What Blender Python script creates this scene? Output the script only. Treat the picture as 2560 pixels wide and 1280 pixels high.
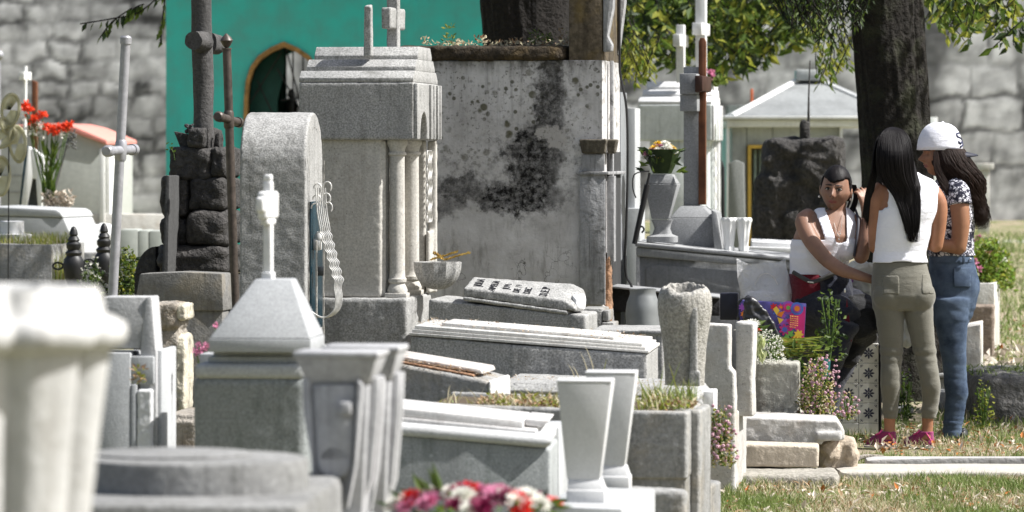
import bpy, bmesh, math, random
from math import sin, cos, pi, radians as R
from mathutils import Vector, Matrix, noise
for o in list(bpy.data.objects): bpy.data.objects.remove(o)
SC = bpy.context.scene
COL = SC.collection
# ---------------------------------------------------------------- camera, sky, sun, exposure
FP, HX, HY, CH = 10060.0, 1280.0, 380.0, 1.47        # focal length in photo pixels, horizon row, eye height
cd = bpy.data.cameras.new('camera'); cam = bpy.data.objects.new('camera', cd); COL.objects.link(cam)
cam.location = (0, 0, CH); cam.rotation_euler = (R(90), 0, 0)
cd.sensor_width = 36; cd.lens = 36*FP/2560; cd.shift_y = -(640-HY)/2560
cd.clip_start = 0.5; cd.clip_end = 400
cd.dof.use_dof = True; cd.dof.focus_distance = 18.6; cd.dof.aperture_fstop = 5.6; cd.dof.aperture_blades = 8
SC.camera = cam
SUN_EL, SUN_AZ = 50.0, -7.0                          # elevation, angle from +X towards +Y
w = bpy.data.worlds.new('World'); SC.world = w; w.use_nodes = True
nt = w.node_tree; sk = nt.nodes.new('ShaderNodeTexSky'); sk.sky_type = 'NISHITA'; sk.sun_disc = False
sk.sun_elevation = R(SUN_EL); sk.sun_rotation = R(90-SUN_AZ); sk.air_density = 1.0; sk.dust_density = 3.0; sk.ozone_density = 0.6
hs = nt.nodes.new('ShaderNodeHueSaturation'); hs.inputs['Saturation'].default_value = .85; nt.links.new(sk.outputs[0], hs.inputs['Color']); nt.links.new(hs.outputs[0], nt.nodes['Background'].inputs[0]); nt.nodes['Background'].inputs[1].default_value = 0.076
sl = bpy.data.lights.new('sun', 'SUN'); so = bpy.data.objects.new('sun', sl); COL.objects.link(so)
sl.energy = 5.0; sl.angle = R(0.5); sl.color = (1, 0.985, 0.955)
sd = Vector((cos(R(SUN_EL))*cos(R(SUN_AZ)), cos(R(SUN_EL))*sin(R(SUN_AZ)), sin(R(SUN_EL))))
so.rotation_euler = sd.to_track_quat('Z', 'Y').to_euler(); so.location = sd*30
SC.view_settings.view_transform = 'Standard'; SC.view_settings.look = 'None'; SC.view_settings.gamma = 1
SC.view_settings.exposure = 0.84
# ---------------------------------------------------------------- placement helpers
def S(D): return FP/D
def W(px, py, D): return Vector(((px-HX)/FP*D, D, CH-(py-HY)/FP*D))
def gz(D): return 0.0 if D < 21 else (D-21)*0.0214
rnd = random.Random(7)
def U(a, b): return rnd.uniform(a, b)
# ---------------------------------------------------------------- materials
class NT:
    def __init__(s, name):
        s.m = bpy.data.materials.new(name); s.m.use_nodes = True
        s.t = s.m.node_tree; s.b = s.t.nodes['Principled BSDF']
        s.tc = s.t.nodes.new('ShaderNodeTexCoord')
    def n(s, typ, **kw):
        o = s.t.nodes.new(typ)
        for k, v in kw.items():
            if k.startswith('i_'): o.inputs[k[2:].replace('_', ' ')].default_value = v
            else: setattr(o, k, v)
        return o
    def l(s, a, b): s.t.links.new(a, b)
    def co(s, scale=(1, 1, 1), loc=(0, 0, 0), src='Object'):
        m = s.n('ShaderNodeMapping'); m.inputs['Scale'].default_value = scale; m.inputs['Location'].default_value = loc
        s.l(s.tc.outputs[src], m.inputs[0]); return m.outputs[0]
    def noise(s, scale, detail=4, rough=.55, vec=None, dist=0):
        o = s.n('ShaderNodeTexNoise'); o.inputs['Scale'].default_value = scale; o.inputs['Detail'].default_value = detail
        o.inputs['Roughness'].default_value = rough; o.inputs['Distortion'].default_value = dist
        s.l(vec if vec is not None else s.tc.outputs['Object'], o.inputs['Vector']); return o.outputs['Fac']
    def vor(s, scale, feature='F1', vec=None, out='Distance', rnd_=1.0):
        o = s.n('ShaderNodeTexVoronoi', feature=feature); o.inputs['Scale'].default_value = scale
        o.inputs['Randomness'].default_value = rnd_
        s.l(vec if vec is not None else s.tc.outputs['Object'], o.inputs['Vector']); return o.outputs[out]
    def ramp(s, f, a, b, lo=0., hi=1.):
        o = s.n('ShaderNodeMapRange'); o.inputs[1].default_value = a; o.inputs[2].default_value = b
        o.inputs[3].default_value = lo; o.inputs[4].default_value = hi; s.l(f, o.inputs[0]); return o.outputs[0]
    def math(s, op, a, b=None):
        o = s.n('ShaderNodeMath', operation=op)
        for i, v in enumerate((a, b)):
            if v is None: continue
            if isinstance(v, (int, float)): o.inputs[i].default_value = v
            else: s.l(v, o.inputs[i])
        return o.outputs[0]
    def mix(s, f, a, b, mode='MIX'):
        o = s.n('ShaderNodeMix', data_type='RGBA', blend_type=mode)
        for i, v in ((0, f), (6, a), (7, b)):
            if isinstance(v, (int, float)): o.inputs[i].default_value = v
            elif isinstance(v, (tuple, list)): o.inputs[i].default_value = (*v[:3], 1)
            else: s.l(v, o.inputs[i])
        return o.outputs[2]
    def bump(s, h, dist=.003, strength=1.):
        o = s.n('ShaderNodeBump'); o.inputs['Distance'].default_value = dist; o.inputs['Strength'].default_value = strength
        s.l(h, o.inputs['Height']); s.l(o.outputs[0], s.b.inputs['Normal'])
    def out(s, col=None, rough=.9, spec=.3, metal=0):
        if col is not None:
            if isinstance(col, (tuple, list)): s.b.inputs['Base Color'].default_value = (*col[:3], 1)
            else: s.l(col, s.b.inputs['Base Color'])
        s.b.inputs['Roughness'].default_value = rough; s.b.inputs['Specular IOR Level'].default_value = spec
        s.b.inputs['Metallic'].default_value = metal
        return s.m
def stone(name, base, speck=.5, scale=150, stain=(.12, .12, .10), amount=.35, bump=.002, streak=True, pits=0.0, warm=None):
    n = NT(name)
    g = n.noise(scale, 3, .7)
    a = n.ramp(g, .36, .64)
    dark = tuple(c*(1-speck) for c in base); light = tuple(min(c*(1+speck*.55), .95) for c in base)
    c = n.mix(a, dark, light)
    big = n.noise(2.6, 5, .6); c = n.mix(n.ramp(big, .35, .7, 0, .35), c, tuple(x*.62 for x in base))
    if warm: c = n.mix(n.ramp(n.noise(5, 4, .6, n.co(loc=(3, 1, 7))), .5, .68, 0, .7), c, warm)
    if streak:
        st = n.noise(1.6, 5, .65, n.co((9, 9, 1.3))); c = n.mix(n.ramp(st, .5, .74, 0, amount), c, stain)
    sp = n.noise(9, 6, .72, n.co(loc=(5, 9, 2))); c = n.mix(n.ramp(sp, .56, .7, 0, min(1, amount*1.3)), c, stain)
    md = n.noise(3.1, 7, .7, n.co((1, 1, .7), (2, 4, 1))); c = n.mix(n.ramp(md, .50, .66, 0, min(.8, amount)), c, tuple(x*.5 for x in base))
    ru = n.noise(2.3, 6, .7, n.co((24, 24, .8), (1, 7, 3))); c = n.mix(n.math('MULTIPLY', n.ramp(ru, .54, .68, 0, min(.8, amount*1.1)), n.ramp(md, .40, .55)), c, tuple(x*.6 for x in stain))
    lic = n.vor(30, 'F1', n.co(loc=(4, 4, 4))); c = n.mix(n.math('MULTIPLY', n.ramp(lic, .12, .22, min(.6, amount), 0), n.ramp(n.noise(4.5, 3), .52, .6)), c, tuple(min(.8, x*1.35) for x in base))
    if pits:
        v = n.vor(45, 'F1', n.co(loc=(1, 2, 3))); c = n.mix(n.ramp(v, .05, .16, pits, 0), c, (.035, .03, .025))
    n.bump(n.math('ADD', g, n.math('MULTIPLY', n.noise(25, 5, .6), 1.2)), bump)
    return n.out(c, .92, .25)
def plain(name, col, rough=.6, spec=.4, metal=0, var=.25, scale=18, bump=0, trans=0, alpha=1):
    n = NT(name)
    c = n.mix(n.ramp(n.noise(scale, 5, .6), .3, .7), tuple(x*(1-var) for x in col), tuple(min(1, x*(1+var)) for x in col))
    if bump: n.bump(n.noise(scale*2.5, 5, .6), bump)
    m = n.out(c, rough, spec, metal)
    if trans: n.b.inputs['Transmission Weight'].default_value = trans
    if alpha < 1: n.b.inputs['Alpha'].default_value = alpha
    return m
def leafm(name, c1, c2, tr=.35, scale=14, rough=.55):
    n = NT(name); c = n.mix(n.ramp(n.noise(scale, 2), .35, .65), c1, c2); n.out(c, rough, .35)
    t = n.n('ShaderNodeBsdfTranslucent'); n.l(n.mix(.0, c, c), t.inputs[0])
    ms = n.n('ShaderNodeMixShader'); ms.inputs[0].default_value = tr
    n.l(n.b.outputs[0], ms.inputs[1]); n.l(t.outputs[0], ms.inputs[2])
    n.l(ms.outputs[0], n.t.nodes['Material Output'].inputs[0]); return n.m
# ---------------------------------------------------------------- mesh helpers
def fin(o, ang=38):
    me = o.data
    for p in me.polygons: p.use_smooth = True
    me.set_sharp_from_angle(angle=R(ang))
def mk(name, bm, mat, parent=None, ang=38):
    if bm is None: bm = bmesh.new()
    bmesh.ops.recalc_face_normals(bm, faces=bm.faces)
    me = bpy.data.meshes.new(name); bm.to_mesh(me); bm.free()
    o = bpy.data.objects.new(name, me); COL.objects.link(o)
    for m in (mat if isinstance(mat, (list, tuple)) else [mat]): me.materials.append(m)
    if parent: o.parent = parent
    fin(o, ang); return o
def mkp(name, vs, fs, mat, parent=None, smooth=False, mi=None):
    me = bpy.data.meshes.new(name); me.from_pydata(vs, [], fs); me.update()
    o = bpy.data.objects.new(name, me); COL.objects.link(o)
    for m in (mat if isinstance(mat, (list, tuple)) else [mat]): me.materials.append(m)
    if mi: me.polygons.foreach_set('material_index', mi)
    if smooth:
        for p in me.polygons: p.use_smooth = True
    if parent: o.parent = parent
    return o
def tag(o, label, cat, group=None, kind=None):
    if label: o['label'] = label
    if cat: o['category'] = cat
    if group: o['group'] = group
    if kind: o['kind'] = kind
    return o
def bv(bm, es, off, seg=2):
    if off > 0: bmesh.ops.bevel(bm, geom=list(es), offset=off, segments=seg, profile=.5, affect='EDGES', clamp_overlap=True)
def prism(bm, pts, a, b, bev=.004, ax='y', seg=2):
    def P(u, v, t): return (u, t, v) if ax == 'y' else ((t, u, v) if ax == 'x' else (u, v, t))
    A = [bm.verts.new(P(u, v, a)) for u, v in pts]; B = [bm.verts.new(P(u, v, b)) for u, v in pts]
    fs = [bm.faces.new(A), bm.faces.new(B[::-1])]
    n = len(pts)
    for i in range(n): fs.append(bm.faces.new((A[i], B[i], B[(i+1) % n], A[(i+1) % n])))
    bmesh.ops.recalc_face_normals(bm, faces=fs)
    es = set(e for f in fs for e in f.edges)
    es = [e for e in es if len(e.link_faces) == 2 and e.calc_face_angle(0) > .5]
    bv(bm, es, bev, seg); return bm
def box(bm, x0, x1, y0, y1, z0, z1, bev=.004, seg=2):
    return prism(bm, [(x0, z0), (x1, z0), (x1, z1), (x0, z1)], y0, y1, bev, 'y', seg)
def frus(bm, b0, z0, b1, z1, bev=.004):
    """b0, b1 = (x0,x1,y0,y1) at heights z0, z1"""
    V = []
    for (x0, x1, y0, y1), z in ((b0, z0), (b1, z1)):
        V += [bm.verts.new(p) for p in ((x0, y0, z), (x1, y0, z), (x1, y1, z), (x0, y1, z))]
    fs = [bm.faces.new([V[i] for i in q]) for q in ((3, 2, 1, 0), (4, 5, 6, 7), (0, 1, 5, 4), (1, 2, 6, 5), (2, 3, 7, 6), (3, 0, 4, 7))]
    bv(bm, set(e for f in fs for e in f.edges), bev); return bm
def lathe(bm, prof, cx=0, cy=0, n=28, flute=0, nf=8, sx=1, sy=1, cap=True, sq=0):
    rings = []
    for r, z in prof:
        ring = []
        for i in range(n):
            a = 2*pi*i/n + pi/n*0
            k = r*(1+flute*cos(nf*a))
            if sq: k *= (abs(cos(a))**sq + abs(sin(a))**sq)**(-1/sq)
            ring.append(bm.verts.new((cx+k*cos(a)*sx, cy+k*sin(a)*sy, z)))
        rings.append(ring)
    for A, B in zip(rings, rings[1:]):
        for i in range(n): bm.faces.new((A[i], A[(i+1) % n], B[(i+1) % n], B[i]))
    if cap: bm.faces.new(rings[0][::-1]); bm.faces.new(rings[-1])
    return bm
def tube(bm, pts, rad, n=10, cap=True, sub=0, jit=0, seed=0):
    pts = [Vector(p) for p in pts]
    if not isinstance(rad, (list, tuple)): rad = [rad]*len(pts)
    if sub:
        P, Q = [], []
        for i in range(len(pts)-1):
            p0, p1, p2, p3 = pts[max(i-1, 0)], pts[i], pts[i+1], pts[min(i+2, len(pts)-1)]
            for k in range(sub):
                t = k/sub
                P.append(.5*((2*p1)+(p2-p0)*t+(2*p0-5*p1+4*p2-p3)*t*t+(3*p1-p0-3*p2+p3)*t**3)); Q.append(rad[i]*(1-t)+rad[i+1]*t)
        P.append(pts[-1]); Q.append(rad[-1]); pts, rad = P, Q
    rings = []; up = None
    for i, p in enumerate(pts):
        d = (pts[min(i+1, len(pts)-1)]-pts[max(i-1, 0)]).normalized()
        if up is None: up = Vector((0, 1, 0)) if abs(d.y) < .8 else Vector((1, 0, 0))
        x = up.cross(d).normalized(); up = d.cross(x).normalized()
        ring = []
        for k in range(n):
            a = 2*pi*k/n; rr = rad[i]
            if jit: rr *= 1+jit*noise.noise(Vector((cos(a)*1.6+seed, sin(a)*1.6, p.length*6)))*2
            ring.append(bm.verts.new(p+(x*cos(a)+up*sin(a))*rr))
        rings.append(ring)
    for A, B in zip(rings, rings[1:]):
        for i in range(n): bm.faces.new((A[i], A[(i+1) % n], B[(i+1) % n], B[i]))
    if cap: bm.faces.new(rings[0][::-1]); bm.faces.new(rings[-1])
    return bm
def ball(bm, c, r, sub=2, sc=(1, 1, 1), jit=0, seed=0, fr=2.0):
    g = bmesh.ops.create_icosphere(bm, subdivisions=sub, radius=1)
    for v in g['verts']:
        p = v.co.copy(); k = 1+jit*noise.noise(p*fr+Vector((seed*3.1, seed, 0)))
        v.co = Vector(c)+Vector((p.x*sc[0], p.y*sc[1], p.z*sc[2]))*r*k
    return bm
def rock(bm, x0, x1, y0, y1, z0, z1, seed=0, jit=.12, e=5, cuts=6):
    n0 = len(bm.verts); bmesh.ops.create_cube(bm, size=2); bm.verts.ensure_lookup_table()
    es = set(ed for v in bm.verts[n0:] for ed in v.link_edges)
    bmesh.ops.subdivide_edges(bm, edges=list(es), cuts=cuts, use_grid_fill=True); bm.verts.ensure_lookup_table()
    vs = bm.verts[n0:]
    c = Vector(((x0+x1)/2, (y0+y1)/2, (z0+z1)/2)); h = Vector(((x1-x0)/2, (y1-y0)/2, (z1-z0)/2))
    for v in vs:
        p = v.co.copy(); m = (abs(p.x)**e+abs(p.y)**e+abs(p.z)**e)**(1/e); p = p/m
        q = p*1.3+Vector((seed*7.3, seed*2.1, seed))
        k = 1+jit*noise.noise(q)*1.2+jit*.5*noise.noise(q*3.1)
        v.co = c+Vector((p.x*h.x, p.y*h.y, p.z*h.z))*k
    return bm
def worn(o, vox=.007, st=.008, scale=.06, smooth=2):
    m = o.modifiers.new('remesh', 'REMESH'); m.mode = 'VOXEL'; m.voxel_size = vox; m.use_smooth_shade = True
    if smooth:
        s = o.modifiers.new('smooth', 'SMOOTH'); s.iterations = smooth; s.factor = .5
    key = 'clouds%.3f' % scale
    tx = bpy.data.textures.get(key) or bpy.data.textures.new(key, 'CLOUDS'); tx.noise_scale = scale; tx.noise_depth = 4
    d = o.modifiers.new('wear', 'DISPLACE'); d.texture = tx; d.strength = st; d.mid_level = .55; d.texture_coords = 'LOCAL'
    return o
class T:
    """a thing: an Empty at (px, py, D) with parts in its own frame; rz turns it, lx/lz map photo pixels to local metres"""
    def __init__(s, name, label, cat, px, py, D, rz=-8, group=None, single=False, loc=None, tilt=0):
        s.D = D; s.px = px; s.name = name; s.meta = (label, cat, group); s.rz = rz
        if py is None:
            z = gz(D); py = HY+(CH-z)*S(D)
        s.py = py; s.loc = loc or W(px, py, D); s.c = cos(R(rz)) if abs(rz) < 60 else 1
        s.rot = (0, R(tilt), R(rz)); s.single = single; s.root = None
        if not single:
            s.root = bpy.data.objects.new(name, None); s.root.empty_display_size = .1; COL.objects.link(s.root); s.place(s.root)
    def place(s, o):
        o.location = s.loc; o.rotation_euler = s.rot; tag(o, *s.meta)
    def x(s, px): return (px-s.px)/S(s.D)/s.c
    def z(s, py): return (s.py-py)/S(s.D)
    def m(s, px): return px/S(s.D)
    def add(s, name, bm, mat, parent=None, ang=38):
        if s.single and s.root is None:
            o = mk(s.name, bm, mat, None, ang); s.place(o); s.root = o
        else: o = mk(name, bm, mat, parent or s.root, ang)
        if s.D < 19.5 and isinstance(mat, bpy.types.Material) and mat.name in CHIP and len(o.data.polygons) < 220 and name not in ('lid', 'fin', 'apron', 'boss', 'column', 'foot'):
            worn(o, .0075, .0055, .05, 1)
        return o
    def bx(s, bm, p0, p1, q0, q1, y0, y1, bev=.004):   # pixels x0,x1, top row, bottom row, depth metres
        return box(bm, s.x(p0), s.x(p1), y0, y1, s.z(q1), s.z(q0), bev)
    def pr(s, bm, pts, y0, y1, bev=.004):
        return prism(bm, [(s.x(a), s.z(b)) for a, b in pts], y0, y1, bev)
CHIP = {'grey_granite', 'terrazzo', 'weathered_cement', 'pale_cement', 'brown_cement', 'pitted_pale_cement'}
def NB(): return bmesh.new()
def textmesh(name, txt, size, mat, parent, M, ext=.0015, sp=1.0):
    c = bpy.data.curves.new(name, 'FONT'); c.body = txt; c.size = size; c.extrude = ext; c.space_character = sp
    o = bpy.data.objects.new(name, c); COL.objects.link(o)
    dg = bpy.context.evaluated_depsgraph_get(); me = bpy.data.meshes.new_from_object(o.evaluated_get(dg))
    bpy.data.objects.remove(o); me.materials.clear(); me.materials.append(mat)
    q = bpy.data.objects.new(name, me); COL.objects.link(q); q.parent = parent; q.matrix_local = M; return q
def copy_tree(o, parent=None):
    c = o.copy(); COL.objects.link(c)
    if parent: c.parent = parent
    for ch in list(o.children): copy_tree(ch, c)
    return c
class Leaves:
    def __init__(s): s.v = []; s.f = []; s.mi = []
    def leaf(s, p, d, L, wd, up=None, mi=0, fold=.25):
        d = Vector(d).normalized(); u = Vector(up) if up else Vector((U(-1, 1), U(-1, 1), U(-1, 1)))
        x = d.cross(u)
        if x.length < 1e-3: x = d.cross(Vector((1, .3, 0)))
        x.normalize(); nn = x.cross(d); p = Vector(p); k = len(s.v)
        s.v += [p, p+d*L*.45+x*wd*.5+nn*wd*fold, p+d*L, p+d*L*.45-x*wd*.5+nn*wd*fold, p+d*L*.45]
        s.f += [(k, k+1, k+4), (k+1, k+2, k+4), (k+2, k+3, k+4), (k+3, k, k+4)]; s.mi += [mi]*4
    def blade(s, p, h, wd, lean, mi=0):
        a = U(0, 2*pi); p = Vector(p); k = len(s.v); dx = Vector((cos(a), sin(a), 0))*wd
        l = Vector(lean); 
        s.v += [p-dx*.5, p+dx*.5, p+dx*.35+l*.35+Vector((0, 0, h*.6)), p-dx*.35+l*.35+Vector((0, 0, h*.6)), p+l+Vector((0, 0, h))]
        s.f += [(k, k+1, k+2, k+3), (k+3, k+2, k+4)]; s.mi += [mi]*2
    def build(s, name, mats, parent=None): return mkp(name, s.v, s.f, mats, parent, mi=s.mi)
# ---------------------------------------------------------------- material library
GRAN = stone('grey_granite', (.355, .352, .342), .45, 120, (.09, .09, .08), .42, .002)
GRAN2 = stone('blue_granite', (.34, .355, .355), .30, 150, (.12, .14, .13), .6, .0015)
TERR = stone('terrazzo', (.50, .48, .44), .22, 90, (.25, .22, .18), .25, .001, pits=.55)
CEM = stone('weathered_cement', (.31, .308, .30), .25, 60, (.09, .09, .08), .6, .004, warm=(.33, .29, .23))
CEMW = stone('pale_cement', (.60, .585, .55), .15, 60, (.26, .24, .21), .35, .004, warm=(.46, .40, .33))
CEMB = stone('brown_cement', (.32, .29, .25), .3, 50, (.07, .065, .055), .6, .006, warm=(.30, .22, .14))
MARB = stone('white_marble', (.70, .70, .70), .07, 70, (.45, .43, .40), .3, .001)
MARBG = stone('greenish_marble', (.66, .69, .68), .06, 60, (.40, .43, .41), .5, .001)
FINEG = stone('fine_grey_stone', (.42, .43, .435), .16, 160, (.28, .29, .29), .3, .001)
LAVA = stone('dark_volcanic_stone', (.060, .057, .055), .45, 40, (.13, .12, .115), .35, .018)
LOGC = stone('dark_cement_log', (.085, .082, .080), .3, 60, (.02, .02, .02), .4, .006)
BRICK = stone('old_brick', (.30, .17, .10), .3, 40, (.4, .36, .3), .5, .012)
WHITEP = plain('white_paint', (.76, .76, .74), .45, .4, 0, .05)
IRON = plain('black_iron', (.014, .014, .015), .5, .4, 0, .3)
PIPE = plain('galvanised_pipe', (.33, .33, .35), .42, .5, .35, .2, 25)
PIPEB = plain('brown_painted_pipe', (.075, .06, .05), .45, .4, .2, .4, 30)
RUST = plain('rusty_metal', (.16, .07, .03), .8, .2, .2, .5, 40)
BRASS = plain('tarnished_steel', (.58, .57, .55), .4, .5, .3, .3, 30)
BLUEG = plain('blue_panel', (.006, .028, .042), .25, .5, 0, .3, 8)
WOOD = plain('brown_wood', (.12, .045, .020), .6, .3, 0, .4, 12)
WOODD = plain('dark_wood', (.045, .02, .014), .6, .3, 0, .3, 12)
LETTER = plain('black_lettering', (.02, .02, .025), .6, .3, 0, .1)
PINKR = plain('pink_roof_paint', (.62, .25, .21), .8, .2, 0, .12)
YEL = plain('ochre_frame_paint', (.28, .16, .05), .7, .3, 0, .4, 20)
STEM = leafm('green_stems', (.05, .10, .02), (.12, .19, .04), .1)
LEAFD = leafm('dark_leaves', (.014, .030, .008), (.035, .06, .014), .25)
LEAFM = leafm('mid_leaves', (.06, .11, .015), (.13, .18, .03), .5)
LEAFY = leafm('yellow_green_leaves', (.22, .25, .03), (.36, .36, .07), .55)
LEAFG = leafm('bright_bush_leaves', (.14, .26, .03), (.30, .40, .07), .45)
GRASS = leafm('green_grass', (.17, .23, .06), (.28, .34, .12), .35, 3)
STRAW = leafm('dry_grass', (.50, .44, .28), (.66, .60, .42), .35, 3)
DRYL = leafm('dry_leaf', (.24, .13, .06), (.42, .30, .18), .2, 5)
DRYP = leafm('pale_dry_leaf', (.48, .40, .32), (.62, .56, .48), .2, 5)
def petal(n, c, tr=.3): return leafm(n, tuple(x*.8 for x in c), tuple(min(.9, x*1.15) for x in c), tr, 20)
PW, PR, PY, PP, PM = petal('white_petals', (.78, .77, .70)), petal('red_petals', (.62, .02, .015)), petal('yellow_petals', (.72, .48, .03)), petal('pink_petals', (.62, .22, .36)), petal('maroon_petals', (.20, .012, .06))
PO = petal('orange_red_petals', (.80, .07, .02)); PC = petal('cream_green_petals', (.62, .66, .38))
# ---------------------------------------------------------------- ground
def ground():
    n = NT('ground_soil_and_turf')
    a = n.noise(1.6, 6, .65); b = n.noise(14, 5, .7); c = n.noise(60, 4, .7)
    g = n.mix(n.ramp(b, .35, .65), (.12, .15, .05), (.22, .24, .10))
    s = n.mix(n.ramp(c, .35, .65), (.22, .17, .11), (.50, .43, .33))
    col = n.mix(n.ramp(n.math('ADD', n.math('MULTIPLY', a, .6), n.math('MULTIPLY', b, .4)), .44, .56), g, s)
    n.bump(c, .02); m = n.out(col, .95, .1)
    ys = [-60, -20, 0, 4, 8]+[8+i*.25 for i in range(1, 200)]+[60, 70, 90, 150, 300]
    xs = [-200, -80, -30, -15]+[-9+i*.3 for i in range(61)]+[15, 30, 80, 200]
    vs = []
    for y in ys:
        for x in xs:
            z = gz(y) if y < 52 else gz(52)
            if 8 < y < 52: z += .025*noise.noise(Vector((x*.8, y*.8, 0)))+.012*noise.noise(Vector((x*3, y*3, 3)))
            vs.append((x, y, z))
    k = len(xs); fs = [(j*k+i, j*k+i+1, (j+1)*k+i+1, (j+1)*k+i) for j in range(len(ys)-1) for i in range(k-1)]
    o = mkp('ground', vs, fs, m, None, True); o['kind'] = 'structure'
ground()
# ---------------------------------------------------------------- perimeter wall of rubble stone (real relief, colour per stone)
def rubble_wall():
    D = 50; x0, x1, z0, z1 = -11.0, 11.0, .3, 4.6; st = .036
    nx, nz = int((x1-x0)/st), int((z1-z0)/st)
    vs, cs = [], []
    base = rnd.random()*0
    for j in range(nz+1):
        for i in range(nx+1):
            x, z = x0+i*st, z0+j*st
            px = HX+x*FP/D; py = HY-(z-CH)*FP/D
            wx = noise.fractal(Vector((x*3.2, z*3.2, 4)), 1, 2, 3)*.14; wz = noise.fractal(Vector((x*3.2, z*3.2, 9)), 1, 2, 3)*.12
            big = noise.noise(Vector((x*.35, z*.3, 2)))
            sx, sz = (2.9, 5.0) if z > 2.1 else (1.6, 2.9)
            X_, Z_ = x+wx*.5, z+wz*.55+.05*sin(x*.7)
            rh = .24 if px < 500 else .42; bw = .42 if px < 500 else .80
            q = Z_/rh; row = math.floor(q); u = X_/bw+.37*((row*7) % 5)+.35*noise.noise(Vector((row*1.7, X_*.6, 3))); cl = math.floor(u)
            e = min(min(q-row, row+1-q)*rh, min(u-cl, cl+1-u)*bw); h = min(1, max(0, (e-.008)/.05)); h = h*h*(3-2*h)
            t = noise.cell(Vector((cl*3.3+.5, row*5.7+.5, 1.5)))*.5+.5
            fine = noise.fractal(Vector((x*5, z*5, 1)), 1, 2, 4)
            st_n = noise.fractal(Vector((x*1.1, z*.8, 7)), 1, 2, 4)
            v = .34+.42*t+.34*fine
            v *= (.30+.70*h)
            # lichen-black weathering bands and patches
            dk = max(0, min(1, (st_n+.05)*2.2+big*.4))
            if px < 500: dk = max(dk*.6, max(0, 1-abs(py-330)/110)*.9*(1-h*.35)*(.6+.6*fine+.4*t))
            wh = max(0, min(1, (noise.fractal(Vector((x*1.3, z*1.7, 21)), 1, 2, 6)+.18)*3))
            v = v*(1-wh*.62)+(.60+.2*fine)*wh*.62
            v *= 1-.72*max(0, min(1, dk))
            v = min(.85, max(.05, v))
            vs.append((x, D-.0035*h*(1-.6*wh)-.0015*t*h, z)); cs.append((v, v*.985, v*1.0, 1))
    k = nx+1; fs = [(j*k+i, j*k+i+1, (j+1)*k+i+1, (j+1)*k+i) for j in range(nz) for i in range(nx)]
    o0 = len(vs)
    for (x, z) in ((x0, z0), (x1, z0), (x1, z1), (x0, z1)): vs.append((x, D+.6, z)); cs.append((.3, .3, .3, 1))
    a, b, c, d = 0, nx, nz*k+nx, nz*k
    fs += [(o0, o0+3, o0+2, o0+1), (a, d, o0+3, o0), (b, o0+1, o0+2, c), (d, c, o0+2, o0+3)]
    n = NT('rubble_stone'); at = n.n('ShaderNodeAttribute', attribute_name='stone_colour')
    f = n.noise(22, 6, .7); col = n.mix(n.ramp(f, .3, .7, 0, .5), at.outputs[0], (.10, .095, .09), 'MULTIPLY')
    n.bump(f, .002); m = n.out(at.outputs[0], .95, .15)
    o = mkp('perimeter_wall', vs, fs, m, None, True)
    ca = o.data.color_attributes.new('stone_colour', 'FLOAT_COLOR', 'POINT')
    ca.data.foreach_set('color', [q for c_ in cs for q in c_])
    tag(o, 'tall old grey rubble stone wall closing off the far end of the cemetery', 'wall')
rubble_wall()
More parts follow.
